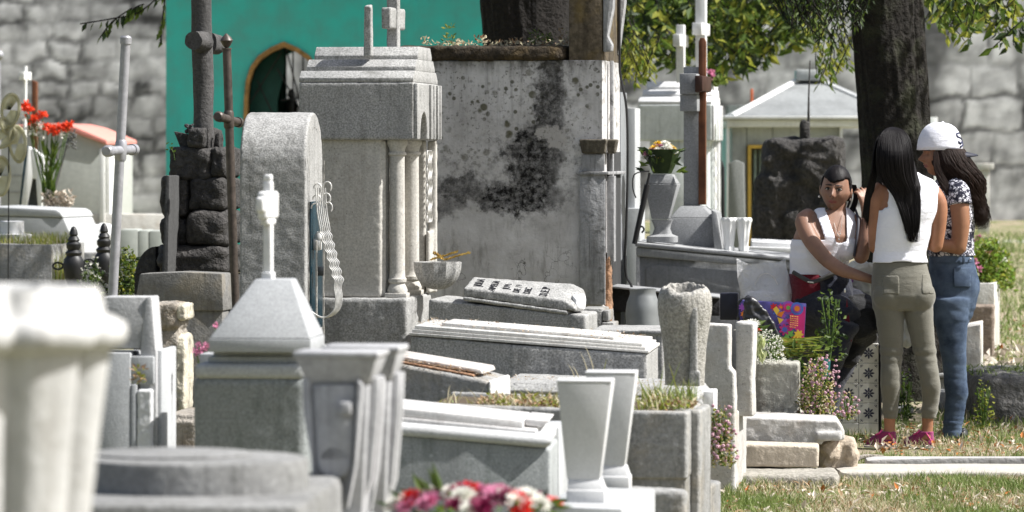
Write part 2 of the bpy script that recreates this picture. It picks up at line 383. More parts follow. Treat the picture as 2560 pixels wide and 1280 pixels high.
# ---------------------------------------------------------------- turquoise chapel with pointed window
def chapel():
    n = NT('turquoise_paint'); c = n.mix(n.ramp(n.noise(3, 6, .6), .38, .64), (.055, .50, .43), (.085, .39, .34))
    c = n.mix(n.ramp(n.noise(2, 4, .6, n.co((9, 9, 1))), .55, .8, 0, .3), c, (.06, .28, .25))
    n.bump(n.noise(60, 3), .002); TQ = n.out(c, .8, .2)
    t = T('turquoise_chapel', 'turquoise painted chapel with a pointed window framed in ochre', 'building', 415, None, 42, rz=0)
    x0, x1 = t.x(415), t.x(1480); zt = 3.4
    arch = [(612, 470), (611, 330), (613, 250), (617, 205), (628, 170), (647, 143), (676, 123), (710, 108), (744, 123), (773, 143), (792, 170), (803, 205), (807, 250), (809, 330), (808, 470)]
    cxp = 710
    def ring(k, dz=0): return [(t.x(cxp+(a-cxp)*k), t.z(b if b > 400 else 240+(b-240)*k)+dz) for a, b in arch]
    def holed(y0, y1, mat, name):
        bm = NB(); hole = ring(.94)
        for y in (y0, y1):
            o = [bm.verts.new((a, y, b)) for a, b in ((x0, -.2), (x1, -.2), (x1, zt), (x0, zt))]; h = [bm.verts.new((a, y, b)) for a, b in hole]
            es = [bm.edges.new((o[i], o[(i+1) % 4])) for i in range(4)]+[bm.edges.new((h[i], h[(i+1) % len(h)])) for i in range(len(h))]
            bmesh.ops.triangle_fill(bm, edges=es, use_beauty=True)
            if y == y0: O1, H1 = o, h
        for A, B in ((O1, o), (H1, h)):
            for i in range(len(A)): bm.faces.new((A[i], A[(i+1) % len(A)], B[(i+1) % len(A)], B[i]))
        return t.add(name, bm, mat)
    holed(0, .18, TQ, 'wall'); holed(2.0, 2.15, TQ, 'wall')
    bm = NB(); box(bm, x0, x0+.18, .182, 1.998, -.2, zt, 0); t.add('wall', bm, TQ)
    bm = NB(); box(bm, x1-.18, x1, .182, 1.998, -.2, zt, 0); t.add('wall', bm, TQ)
    bm = NB(); box(bm, x0-.25, x1+.25, -.35, 2.4, zt+.003, zt+.22, .02); t.add('roof', bm, plain('dark_roof', (.03, .12, .09), .8))
    bm = NB(); a, b = ring(1.03), ring(.93); m = len(a)
    A = [bm.verts.new((p, -.03, q)) for p, q in a]; B = [bm.verts.new((p, -.03, q)) for p, q in b]
    A2 = [bm.verts.new((p, .0, q)) for p, q in a]; B2 = [bm.verts.new((p, .15, q)) for p, q in b]
    for i in range(m-1):
        bm.faces.new((A[i], A[i+1], B[i+1], B[i])); bm.faces.new((A[i], A2[i], A2[i+1], A[i+1])); bm.faces.new((B[i], B[i+1], B2[i+1], B2[i]))
    fr = t.add('window_frame', bm, YEL)
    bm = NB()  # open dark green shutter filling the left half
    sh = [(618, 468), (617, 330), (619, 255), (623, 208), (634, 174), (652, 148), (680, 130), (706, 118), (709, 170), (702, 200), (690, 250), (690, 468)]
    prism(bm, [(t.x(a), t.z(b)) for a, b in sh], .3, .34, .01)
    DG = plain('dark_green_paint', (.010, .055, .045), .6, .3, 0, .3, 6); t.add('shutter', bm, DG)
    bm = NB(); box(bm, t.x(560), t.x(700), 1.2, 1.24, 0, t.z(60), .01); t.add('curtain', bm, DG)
    bm = NB()
    for a0, b0, a1, b1 in ((730, 470, 730, 120), (700, 250, 800, 235), (690, 170, 780, 330), (800, 190, 705, 330), (755, 470, 755, 140), (690, 290, 805, 280), (712, 118, 760, 300), (620, 260, 700, 130), (640, 200, 700, 330)):
        tube(bm, [(t.x(a0), .2, t.z(b0)), (t.x(a1), .2, t.z(b1))], .008, 6)
    t.add('window_grille', bm, IRON, fr)
    bm = NB(); lathe(bm, [(.03, t.z(470)), (.07, t.z(330)), (.05, t.z(290)), (.09, t.z(270)), (.07, t.z(250)), (.03, t.z(243)), (.045, t.z(236)), (.045, t.z(226)), (.01, t.z(218))], t.x(728), .8, 12)
    t2 = T('altar_statuette', 'dark statuette seen through the pointed chapel window', 'statue', 728, None, 42.8, rz=0, single=True)
    bm2 = NB(); z = t2.z
    lathe(bm2, [(.10, 0), (.06, z(420)), (.05, z(330)), (.035, z(290)), (.075, z(268)), (.06, z(252)), (.02, z(246)), (.035, z(240)), (.035, z(230)), (.01, z(222))], 0, 0, 12); t2.add('statue', bm2, IRON); bm.free()
chapel()
# ---------------------------------------------------------------- trees
BARK = stone('dark_bark', (.020, .017, .015), .5, 30, (.012, .01, .009), .6, .03)
BARK2 = stone('brown_bark', (.020, .017, .014), .5, 28, (.015, .013, .011), .6, .03, warm=(.05, .055, .03))
def trunk(bm, path, rad, seed, n=40):
    """fluted, ridged bark: a tube whose radius is broken by vertical ridges"""
    P = [Vector(p) for p in path]; pts = []; rs = []
    for i in range(len(P)-1):
        for k in range(24):
            q = k/24; pts.append(P[i].lerp(P[i+1], q)); rs.append(rad[i]*(1-q)+rad[i+1]*q)
    pts.append(P[-1]); rs.append(rad[-1]); rings = []
    for p, r in zip(pts, rs):
        ring = []
        for k in range(n*2):
            a = pi*k/n
            kk = 1+.10*noise.noise(Vector((cos(a)*1.3+seed, sin(a)*1.3, p.z*.5)))+.07*noise.noise(Vector((cos(a)*6+seed, sin(a)*6, p.z*1.6)))+.035*noise.noise(Vector((cos(a)*16, sin(a)*16, p.z*5+seed)))
            ring.append(bm.verts.new(p+Vector((cos(a), sin(a), 0))*r*kk))
        rings.append(ring)
    m = n*2
    for A, B in zip(rings, rings[1:]):
        for i in range(m): bm.faces.new((A[i], A[(i+1) % m], B[(i+1) % m], B[i]))
    bm.faces.new(rings[-1]); return bm
def branchlets(L, tw, region, D0, D1, num, llen, lw, mats, root, droop=.9, wind=.1, per=11, seg=.05):
    """hanging twigs with leaves inside a photo-pixel polygon region (list of x, ytop, ybottom columns)"""
    for _ in range(num):
        i = rnd.randrange(len(region)-1); f = rnd.random(); a, b = region[i], region[i+1]
        px = a[0]+(b[0]-a[0])*f; yt = a[1]+(b[1]-a[1])*f; yb = a[2]+(b[2]-a[2])*f
        D = U(D0, D1); ln = per*seg*.6; py = U(yt, yb)
        end = W(px, py, D)-root; p = end+Vector((U(-.2, .2), U(-.1, .1), ln*U(.6, 1.1))); pts = [p]
        for k in range(per):
            q = p.lerp(end, (k+1)/per)+Vector((U(-.012, .012), U(-.012, .012), 0)); pts.append(q)
            sd_ = Vector((U(-1, 1), U(-1, 1), -droop+U(-.35, .35)))
            L.leaf(q, sd_, llen*U(.6, 1.15), lw*U(.7, 1.2), None, rnd.choice(mats))
        tube(tw, pts[::3]+[pts[-1]], .0035, 4, False)
def crown(L, c, rx, ry, rz_, num, llen, lw, mats, gap=.0, seed=0):
    k = 0
    while k < num:
        p = Vector((U(-1, 1), U(-1, 1), U(-1, 1)))
        if p.length > 1: continue
        q = Vector((p.x*rx, p.y*ry, p.z*rz_))
        if noise.noise(q*.9+Vector((seed, 0, 0))) < gap: continue
        if p.length < .5 and rnd.random() < .5: continue
        L.leaf(Vector(c)+q, (U(-1, 1), U(-1, 1), U(-1, .2)), llen*U(.7, 1.2), lw, None, rnd.choice(mats)); k += 1
def tree_obj(t, L, tw, mats):
    o = L.build('crown', mats[:3], t.root)
    b = mk('twigs', tw, mats[3], o)
    return o
def tree_right():
    D = 23.4; loc = W(2236, 1000, D); loc.z = gz(D)
    t = T('shade_tree', 'dark thick forked tree trunk rising behind the three women', 'tree', 2236, None, D, rz=0, loc=loc)
    bm = NB(); q = lambda px, py, dy=0: (W(px, py, D+dy)-loc)
    trunk(bm, [q(2252, 1030), q(2250, 800), q(2240, 450), q(2222, 250), q(2205, 60), q(2192, -180), q(2190, -420)], [.30, .225, .195, .18, .18, .20, .16], 3)
    trunk(bm, [q(2268, 640, .1), q(2282, 330, .08), q(2276, 150, .06), q(2262, -60, .1), q(2330, -300, .1)], [.17, .105, .095, .10, .09], 9, 24)
    for a, b, r in (((2190, -350), (1900, -620), .08), ((2330, -280), (2700, -560), .07), ((2190, -400), (2300, -900), .1), ((2192, -150), (2060, -60), .05), ((2060, -60), (2010, 40), .03), ((2262, -60), (2480, -130), .045)):
        tube(bm, [q(*a), q((a[0]+b[0])/2, (a[1]+b[1])/2-30, .2), q(*b)], [r*1.2, r, r*.7], 12, sub=4)
    t.add('trunk', bm, BARK2, ang=80)
    L = Leaves(); tw = NB()
    branchlets(L, tw, [(1960, -40, 60), (2040, -40, 110), (2130, -40, 130), (2160, -40, 60)], D-.6, D+.8, 150, .05, .012, [0, 0, 0, 1], loc, .8, per=14, seg=.035)
    branchlets(L, tw, [(2270, -40, 60), (2350, -60, 90), (2420, -40, 110), (2500, -40, 130), (2600, -60, 90)], D+1.5, D+4.5, 85, .11, .045, [1, 1, 0, 2], loc, .6, per=8)
    branchlets(L, tw, [(2040, 140, 230), (2130, 130, 210)], D+3, D+4, 14, .08, .03, [2, 1], loc, .9)
    crown(L, (2.9, -1.5, 3.8), 2.1, 1.8, .7, 4200, .12, .05, [0, 1, 1], -.05, 3)
    tree_obj(t, L, tw, [LEAFD, LEAFM, LEAFY, BARK2])
tree_right()
def tree_mid():
    D = 26; loc = W(1312, 900, D); loc.z = gz(D)
    t = T('rough_barked_tree', 'thick black rough barked tree trunk behind the stained plaster tomb', 'tree', 1312, None, D, rz=0, loc=loc)
    bm = NB(); q = lambda px, py, dy=0: (W(px, py, D+dy)-loc)
    trunk(bm, [q(1316, 960), q(1316, 500), q(1314, 120), q(1308, -60), q(1312, -500)], [.42, .32, .275, .295, .24], 21, 48)
    for a, b, r in (((1312, -380), (1700, -420), .09), ((1700, -420), (1900, -150), .04), ((1312, -450), (800, -700), .1), ((800, -700), (330, -200), .04), ((1312, -480), (1400, -1000), .12)):
        tube(bm, [q(*a), q((a[0]+b[0])/2, (a[1]+b[1])/2-40, .3), q(*b)], [r*1.2, r, r*.6], 10, sub=4)
    t.add('trunk', bm, BARK, ang=80)
    L = Leaves(); tw = NB()
    reg = [(1540, -40, 170), (1600, -40, 195), (1680, -40, 170), (1760, -40, 165), (1820, -40, 205), (1880, -40, 190), (1960, -40, 140), (2040, -40, 120)]
    branchlets(L, tw, reg, D+4.8, D+8.5, 360, .15, .06, [0, 1, 2, 1, 0], loc, .45, per=7, seg=.05)
    branchlets(L, tw, [(1560, -40, 60), (1800, -40, 60), (1990, -40, 40)], D+4.8, D+8, 90, .15, .055, [0, 1], loc, .5, per=8)
    branchlets(L, tw, [(1560, 150, 215), (1640, 160, 200)], D+2, D+3, 20, .08, .03, [2, 2, 1], loc, .9)
    # the two twigs in the top left corner
    for path in ([(420, -30), (350, 30), (290, 45), (200, 60)], [(330, 20), (280, 55), (250, 95)], [(415, -30), (405, 60), (402, 110)], [(330, 25), (345, 15), (360, 10)]):
        pts = [q(a, b, 1.0) for a, b in path]; tube(tw, pts, .005, 5, True, sub=3)
        for i in range(len(pts)-1):
            for k in range(5):
                p = pts[i].lerp(pts[i+1], k/5)
                L.leaf(p, (U(-.7, .2), U(-.4, .4), -1), .085*U(.7, 1.1), .034, None, rnd.choice([0, 1, 1]))
    crown(L, (-1.3, .8, 4.6), 2.6, 1.6, 1.1, 5000, .13, .05, [0, 1, 1], 0, 5)
    tree_obj(t, L, tw, [LEAFD, LEAFM, LEAFY, BARK])
tree_mid()
# ---------------------------------------------------------------- niche tombs (tall, portico with two columns, stepped gable roof)
def niche_tomb(label, px, py, D, mat, mat2, roofmat, extra):
    t = T('niche_tomb', label, 'tomb', px, py, D, loc=Vector((W(px, py, D).x, D, gz(D))))
    zb = W(px, py, D).z-gz(D)                                   # height of the lintel's lower edge above the ground
    w = .76; dy = .74
    bm = NB(); box(bm, -.50, -.03, -.02, dy-.02, -.02, zb-.747, .006); worn(t.add('plinth', bm, mat), .007, .005, .05, 1)
    bm = NB(); box(bm, -.47, -.165, .035, dy-.05, zb-.745, zb+.01, .004)
    box(bm, -.167, -.145, .05, .10, zb-.745, zb, .003); box(bm, -.155, -.135, .09, .11, zb-.745, zb, .003)
    box(bm, -.167, -.05, dy-.11, dy-.06, zb-.745, zb, .003); t.add('body', bm, mat2)
    bm = NB(); n = 10
    notch = [(.19, 0)]+[(.30-.11*cos(pi/2*i/n), .13*(sin(pi/2*i/n))) for i in range(n+1)][1:]+[(.30+.11*sin(pi/2*i/n), .13*cos(pi/2*i/n)) for i in range(1, n+1)]
    prof = [(0, 0)]+notch+[(dy, 0), (dy, .274), (0, .274)]
    prism(bm, [(a, zb+b) for a, b in prof], -.075, 0, .004, 'x')
    box(bm, -.553, -.0752, .001, dy-.001, zb, zb+.2735, .003); worn(t.add('lintel', bm, mat), .007, .004, .04, 1)
    bm = NB(); steps = [(0, .274), (.035, .300), (.040, .322), (.085, .352), (.09, .374), (.14, .402), (.145, .424), (.20, .447)]
    # a stepped gable: each tier a low slab whose long top edge slopes inwards
    zs = [.2745, .329, .384, .446]; ins = [.0, .078, .156, .225]
    for k in range(3):
        a, b = ins[k], ins[k]+.075; z0, z1 = zb+zs[k], zb+zs[k+1]
        pr_ = [(a+.004, z0), (dy-a-.004, z0), (dy-a-.004, z0+.020), (dy-b+.022, z1), (b-.022, z1), (a+.004, z0+.020)]
        prism(bm, pr_, -.553+.022*k, -.004-.002*k, .003, 'x')
    for (ya, yb, q) in ((.004, .045, .016), (.05, .085, .011), (.45, .50, .011), (.66, .70, .011), (.705, dy-.002, .016), (.09, .13, .006), (.58, .62, .006)):
        prism(bm, [(ya, zb+.004), (yb, zb+.004), (yb, zb+.268), (ya, zb+.268)], -.001, q, .003, 'x')
    t.add('roof', bm, roofmat)
    for y in (.085, .50):
        bm = NB(); z0 = zb-.747; cx = -.095
        box(bm, cx-.052, cx+.052, y-.052, y+.052, z0, z0+.022, .003)
        lathe(bm, [(.048, z0+.022), (.050, z0+.035), (.044, z0+.05), (.036, z0+.066), (.044, z0+.074), (.045, z0+.088), (.039, z0+.095), (.0375, z0+.12), (.0355, zb-.10), (.036, zb-.075), (.043, zb-.07), (.043, zb-.06), (.037, zb-.055), (.040, zb-.035), (.050, zb-.018), (.050, zb-.001)], cx, y, 28)
        t.add('column', bm, mat2)
    return t, zb
def lattice(bm, x, y0, y1, z0, z1, rows, amp=.012):
    """twisted flat bars of a gate, standing in the plane x = const"""
    k = 4
    for j in range(k):
        y = y0+(y1-y0)*j/(k-1)
        for s_ in (1, -1):
            pts = [(x+s_*.003, y+s_*amp*sin(i*pi/4), z0+(z1-z0)*i/(rows*4)) for i in range(rows*4+1)]
            tube(bm, pts, .0035, 5)
DT = 19.0
def tall_tomb():
    t, zb = niche_tomb('tall pale stone tomb with two round columns left of the stained plaster wall', 1035, 350, DT, GRAN, TERR, GRAN, 1)
    bm = NB(); lattice(bm, -.03, .60, .72, zb-.40, zb-.05, 9, .018); t.add('gate', bm, BRASS)
    bm = NB(); box(bm, -.04, -.02, .60, .735, zb-.745, zb-.44, .003); box(bm, -.05, -.005, .70, .74, zb-.745, zb-.002, .003); t.add('door_jamb', bm, TERR)
    bm = NB(); lattice(bm, -.138, .13, .17, zb-.66, zb-.08, 12, .008); t.add('grille', bm, BRASS)
    # half bowl of a holy-water font on the front
    bm = NB(); rb = .108; prof = []
    for i in range(11):
        a = pi/2*i/10; prof.append((rb*sin(a)**.9+.004, zb-.593-.125*cos(a)))
    prof += [(rb+.004, zb-.585), (rb-.010, zb-.585), (rb-.02, zb-.61), (.01, zb-.64)]
    lathe(bm, prof, .055, .36, 48, .045, 12, cap=False); t.add('font_bowl', bm, GRAN)
    f = T('dried_flower_heads', 'few dried yellow flower heads lying in the stone font bowl', 'dried flowers', 1100, 648, DT+.2, single=True)
    L = Leaves(); tw = NB()
    for k in range(3):
        a, b = [(40, 14), (72, -12), (20, 16)][k] if k < 2 else (-25, 12)
        p0 = Vector((f.m(5 if k else -28), .03*k, -.005)); p1 = Vector((f.m(a if k != 2 else -15), .01, f.m(abs(b)+4)))
        for i in range(60):
            q = p0.lerp(p1, i/60); L.leaf(q, (p1-p0)+Vector((U(-.05, .05), U(-.05, .05), U(-.04, .05))), .018, .009)
    mkd = f.add('x', None, leafm('dried_yellow_flowers', (.42, .27, .06), (.60, .44, .14), .2))
    me = bpy.data.meshes.new('dried'); me.from_pydata(L.v, [], L.f); me.materials.append(mkd.data.materials[0]); mkd.data = me
    # broken pillar and cross on the roof
    p = T('broken_pillar', 'square broken granite stump standing on the stepped tomb roof', 'pillar', 908, 142, DT+.12, single=True)
    bm = NB(); x0, x1 = 0, p.m(22); H = p.m(132); V = [bm.verts.new(q) for q in ((x0, 0, 0), (x1, 0, 0), (x1, .05, 0), (x0, .05, 0), (x0+.002, 0, H-.006), (x1-.003, 0, H-.012), (x1-.003, .05, H+.002), (x0+.002, .05, H-.01))]
    for q in ((3, 2, 1, 0), (4, 5, 6, 7), (0, 1, 5, 4), (1, 2, 6, 5), (2, 3, 7, 6), (3, 0, 4, 7)): bm.faces.new([V[i] for i in q])
    worn(p.add('x', bm, GRAN), .004, .003, .03, 1)
    c = T('roof_cross', 'granite cross with blunt square arms on the stepped tomb roof', 'cross', 966, 118, DT+.36, rz=-12)
    bm = NB(); box(bm, 0, c.m(30), 0, .055, -.12, c.m(135), .004); c.add('shaft', bm, GRAN)
    bm = NB(); box(bm, .003, c.m(27), -.12, -.001, c.m(44), c.m(98), .004); box(bm, .003, c.m(27), .056, .18, c.m(44), c.m(98), .004)
    c.add('arm', bm, GRAN)
tall_tomb()
def white_tomb():
    t, zb = niche_tomb('white marble tomb with a stepped roof far right behind the granite cross', 1780, 352, 30, MARBG, MARBG, MARB, 0)
    bm = NB(); lattice(bm, -.03, .60, .72, zb-.60, zb-.05, 9, .018); t.add('gate', bm, WHITEP)
    bm = NB(); box(bm, -.05, -.005, .68, .74, zb-.745, zb-.002, .003); t.add('door_jamb', bm, MARB)
    for px, py0, pyt, D, w_, lab in ((1690, 200, 62, 30.1, 20, 'lower white marble cross on the roof of the far white tomb'), (1738, 200, -4, 30.3, 26, 'taller white marble cross reaching the top edge behind the wooden cross')):
        c = T('marble_cross', lab, 'cross', px, py0, D, rz=-14)
        bm = NB(); box(bm, 0, c.m(w_), 0, .06, -.02, c.m(py0-pyt), .004); c.add('shaft', bm, MARB)
        zc = c.m(py0-pyt)*.70 if w_ < 24 else c.m(125)
        bm = NB(); box(bm, .003, c.m(w_)-.003, -.13, -.001, zc-.04, zc+.05, .004); box(bm, .003, c.m(w_)-.003, .061, .19, zc-.04, zc+.05, .004); c.add('arm', bm, MARB)
    b = T('pink_roof_flowers', 'small pink flowers with leaves on the far white tomb roof', 'flowers', 1785, 215, 30.2, single=True)
    L = Leaves()
    for _ in range(60): L.leaf((U(-.06, .06), U(-.05, .05), U(0, .06)), (U(-1, 1), U(-1, 1), U(0, 1)), .06, .03, None, 0)
    for _ in range(40): L.leaf((U(-.05, .0), U(-.03, .03), U(.05, .12)), (U(-1, 1), U(-1, 1), U(-1, 1)), .03, .03, None, 1)
    o = b.add('x', None, [LEAFM, PP]); me = bpy.data.meshes.new('pink_roof_flowers'); me.from_pydata(L.v, [], L.f); me.materials.append(LEAFM); me.materials.append(PP); me.polygons.foreach_set('material_index', L.mi); o.data = me
white_tomb()
# ---------------------------------------------------------------- arched headstone with iron gate
def arched_stone():
    D = 18.0; t = T('arched_tomb', 'grey granite tomb with a rounded top and an open silvery scroll gate', 'tomb', 765, None, D, rz=-4.2)
    w_ = .62; zt = t.z(279); x0, x1 = t.x(598), 0
    prof = [(0, 0), (0, zt-.27)]+[(w_/2-w_/2*cos(pi*i/20), zt-.27+.27*sin(pi*i/20)**.8) for i in range(1, 20)]+[(w_, zt-.27), (w_, 0)]
    bm = NB(); prism(bm, prof, x0, x1, .006, 'x', 2); t.add('block', bm, GRAN, ang=50)
    # raised surround on the front face
    inner = [(.055, 0), (.055, zt-.28)]+[(w_/2-(w_/2-.055)*cos(pi*i/20), zt-.28+.215*sin(pi*i/20)**.8) for i in range(1, 20)]+[(w_-.055, zt-.28), (w_-.055, 0)]
    bm = NB(); m = len(prof)
    rings = [[bm.verts.new((x, a, b)) for a, b in pr_] for x, pr_ in ((.001, prof), (.012, prof), (.012, inner), (.001, inner))]
    for A, B in ((rings[0], rings[1]), (rings[1], rings[2]), (rings[2], rings[3])):
        for i in range(m-1): bm.faces.new((A[i], A[i+1], B[i+1], B[i]))
    t.add('surround', bm, TERR)
    zd0, zd1 = t.z(830), t.z(505)
    bm = NB(); box(bm, .002, .012, .09, w_-.09, zd0, zd1, .003); t.add('door', bm, BLUEG)
    bm = NB(); box(bm, .013, .05, .14, .19, t.z(628), t.z(598), .008); lathe(bm, [(.014, t.z(604)), (.022, t.z(600)), (.022, t.z(590)), (.010, t.z(580))], .04, .16, 12); t.add('lock_bracket', bm, BRASS)
    pd = bm = NB(); box(bm, .03, .062, .13, .16, t.z(692), t.z(668), .005); t.add('padlock', bm, plain('dark_padlock', (.05, .055, .06), .4, .5, .5))
    bm = NB()
    for k in range(6):
        dy = .05+.02*k; dx = k*3.4
        top = Vector((t.x(788+dx*1.0), dy, t.z(478-(k % 3)*10)))
        P = [(786+dx, 470), (790+dx, 530), (798+dx, 575)]
        for j in range(12): P.append((798+dx+j*3.0+(3 if j % 2 else -2), 580+j*11))
        P += [(832+dx*.75, 718), (836+dx*.7, 745), (834+dx*.6, 770), (822+dx*.5, 787), (806+dx*.3, 795), (790, 790+k), (776, 780+k)]
        tube(bm, [(t.x(a)-.0, dy-.05*j_/len(P)*k*.2, t.z(b)) for j_, (a, b) in enumerate(P)], .0032, 6, sub=3)
    for (cx_, cy_) in ((788, 472), (810, 468), (786, 500), (808, 497), (783, 522), (812, 520)):
        tube(bm, [(t.x(cx_+10*cos(a)*s_), .07+(cx_-780)*.002, t.z(cy_-13*sin(a))) for s_ in (1,) for a in [pi*1.0-pi*i/7*1.25 for i in range(8)]], .0035, 6)
    t.add('gate', bm, BRASS)
    bm = NB(); box(bm, .03, .040, .10, .112, t.z(800), t.z(600), .001); t.add('gate_stile', bm, TERR)
arched_stone()
# ---------------------------------------------------------------- stained plaster mausoleum
def plaster_mat():
    n = NT('mouldy_plaster'); obj = n.tc.outputs['Object']
    c = n.mix(n.ramp(n.noise(3.5, 6, .65), .3, .7), (.36, .345, .335), (.68, .665, .66))
    sep = n.n('ShaderNodeSeparateXYZ'); n.l(obj, sep.inputs[0])
    X, Z = sep.outputs[0], sep.outputs[2]
    c = n.mix(n.ramp(Z, .62, .85, .75, 0), c, n.mix(n.ramp(n.noise(5, 7, .7), .36, .62), (.34, .325, .30), (.66, .64, .60)))
    wn = n.n('ShaderNodeTexNoise'); wn.inputs['Scale'].default_value = 7; wn.inputs['Detail'].default_value = 8; wn.inputs['Roughness'].default_value = .72
    n.l(obj, wn.inputs['Vector'])
    ws = n.n('ShaderNodeVectorMath', operation='SUBTRACT'); n.l(wn.outputs['Color'], ws.inputs[0]); ws.inputs[1].default_value = (.5, .5, .5)
    wm = n.n('ShaderNodeVectorMath', operation='MULTIPLY'); n.l(ws.outputs[0], wm.inputs[0]); wm.inputs[1].default_value = (.34, .34, .34)
    wa = n.n('ShaderNodeVectorMath', operation='ADD'); n.l(obj, wa.inputs[0]); n.l(wm.outputs[0], wa.inputs[1])
    s2 = n.n('ShaderNodeSeparateXYZ'); n.l(wa.outputs[0], s2.inputs[0])
    def blob(cx, cz, rx, rz_):
        a = n.math('DIVIDE', n.math('SUBTRACT', s2.outputs[0], cx), rx); b = n.math('DIVIDE', n.math('SUBTRACT', s2.outputs[2], cz), rz_)
        return n.math('SQRT', n.math('ADD', n.math('MULTIPLY', a, a), n.math('MULTIPLY', b, b)))
    return n, c, blob
def plaster_tomb():
    D = 20.6; t = T('plaster_mausoleum', 'tall old plastered tomb whose white side is stained with black mould', 'mausoleum', 1508, None, D)
    n, c, blob = plaster_mat(); X = t.x; Z = t.z
    mask = None
    for (px, py, rx, ry, st) in ((1330, 440, 62, 75, 1), (1345, 350, 55, 55, 1), (1300, 495, 105, 38, 1), (1375, 260, 42, 85, .9), (1385, 175, 26, 60, .9), (1150, 478, 62, 40, .8), (1235, 500, 50, 40, .85), (1100, 520, 50, 30, .6), (1330, 385, 75, 30, .9)):
        b = n.ramp(blob(X(px), Z(py), rx/S(D), ry/S(D)), .78, 1.18, st, 0)
        mask = b if mask is None else n.math('MAXIMUM', mask, b)
    br = n.ramp(n.noise(28, 6, .75), .36, .56); brk = n.math('MULTIPLY', mask, n.math('ADD', n.math('MULTIPLY', br, .55), .45))
    halo = None
    for (px, py, rx, ry) in ((1330, 420, 150, 150), (1370, 200, 90, 110), (1140, 470, 110, 80)):
        b = n.ramp(blob(X(px), Z(py), rx/S(D), ry/S(D)), .5, 1.2, 1, 0)
        halo = b if halo is None else n.math('MAXIMUM', halo, b)
    c = n.mix(n.math('MULTIPLY', n.math('MULTIPLY', halo, n.ramp(n.noise(20, 7, .75), .47, .62)), .75), c, (.07, .068, .062))
    v = n.vor(26, 'F1', n.co(loc=(2, 0, 1))); sep = n.n('ShaderNodeSeparateXYZ'); n.l(n.tc.outputs['Object'], sep.inputs[0])
    zone = n.math('MULTIPLY', n.ramp(sep.outputs[2], Z(460), Z(330)), n.ramp(n.noise(6, 3), .42, .56))
    c = n.mix(n.math('MULTIPLY', n.ramp(v, .22, .32, 1, 0), n.math('MULTIPLY', zone, .85)), c, (.075, .072, .045))
    v = n.vor(11, 'F1', n.co(loc=(7, 0, 3))); c = n.mix(n.math('MULTIPLY', n.ramp(v, .18, .26, .9, 0), zone), c, (.085, .08, .045))
    c = n.mix(brk, c, (.013, .012, .012))
    drip = n.math('MULTIPLY', n.ramp(n.noise(3, 6, .65, n.co((13, 13, 1.1), (3, 0, 0))), .50, .66), n.math('MULTIPLY', n.ramp(sep.outputs[2], Z(420), Z(170)), n.ramp(n.noise(2.5, 4), .42, .6)))
    c = n.mix(n.math('MULTIPLY', drip, .65), c, (.10, .095, .085))
    drip2 = n.math('MULTIPLY', n.ramp(n.noise(3, 6, .7, n.co((8, 8, 1.6), (1, 0, 5))), .52, .66), n.ramp(sep.outputs[2], Z(520), Z(600)))
    c = n.mix(n.math('MULTIPLY', drip2, .5), c, (.14, .13, .11))
    for (px, py, r) in ((1370, 330, 24), (1395, 355, 26)):
        c = n.mix(n.ramp(blob(X(px), Z(py), r/S(D), r*1.2/S(D)), .7, 1.0, .9, 0), c, (.42, .40, .38))
    spk = n.math('MULTIPLY', n.ramp(n.noise(55, 4, .6), .56, .62), n.math('MULTIPLY', n.ramp(sep.outputs[2], Z(560), Z(300)), n.ramp(n.noise(5, 4, .7, n.co(loc=(9, 1, 5))), .40, .58)))
    c = n.mix(n.math('MULTIPLY', spk, .8), c, (.08, .078, .06))
    # top run-off and grey bottom fog
    c = n.mix(n.math('MULTIPLY', n.ramp(sep.outputs[2], Z(190), Z(140)), n.ramp(n.noise(4, 6, .7, n.co((5, 5, 2))), .38, .6)), c, (.06, .055, .045))
    # hairline cracks
    e = n.vor(3.2, 'DISTANCE_TO_EDGE', n.co(scale=(1, 1, 1.5), loc=(0, 0, .3))); 
    ew = n.n('ShaderNodeTexVoronoi', feature='DISTANCE_TO_EDGE'); ew.inputs['Scale'].default_value = 3.0
    wn = n.n('ShaderNodeTexNoise'); wn.inputs['Scale'].default_value = 5; wn.inputs['Detail'].default_value = 5; n.l(n.tc.outputs['Object'], wn.inputs[0])
    va = n.n('ShaderNodeVectorMath', operation='ADD'); n.l(n.tc.outputs['Object'], va.inputs[0]); n.l(wn.outputs['Color'], va.inputs[1]); n.l(va.outputs[0], ew.inputs['Vector'])
    cr = n.math('MULTIPLY', n.ramp(ew.outputs['Distance'], .006, .014, .8, 0), n.math('MULTIPLY', n.ramp(sep.outputs[2], Z(600), Z(660)), n.ramp(n.noise(2.2), .45, .55)))
    c = n.mix(cr, c, (.05, .045, .04))
    n.bump(n.math('ADD', n.noise(30, 6, .65), n.math('MULTIPLY', ew.outputs['Distance'], .0)), .006); PL = n.out(c, .95, .15)
    MOSS = stone('mossy_stone', (.055, .042, .028), .5, 60, (.015, .013, .010), .7, .01, warm=(.11, .075, .03))
    MOSS2 = stone('dark_lichen_plaster', (.13, .105, .075), .5, 26, (.035, .028, .02), .8, .004, warm=(.17, .12, .04))
    bm = NB(); box(bm, X(960), 0, 0, .76, 0, Z(150), .006, 1); t.add('wall', bm, PL)
    bm = NB(); rock(bm, X(965), X(1422), -.025, .78, Z(152), Z(112), 5, .03, 12, 10); worn(t.add('ledge', bm, MOSS), .012, .02, .05)
    bm = NB(); box(bm, X(1422), -.004, .004, .74, Z(1495 and 151), Z(-150), .006); t.add('upper_wall', bm, MOSS2)
    OLD = stone('old_stucco', (.34, .34, .345), .15, 40, (.05, .05, .045), .75, .004)
    OLDD = stone('blackened_stucco', (.13, .115, .09), .4, 40, (.03, .026, .02), .7, .005)
    # corner pilaster on the side, capital, band, base
    bm = NB(); box(bm, X(1450), .012, -.022, -.001, Z(762), Z(436), .003); t.add('pilaster', bm, OLD)
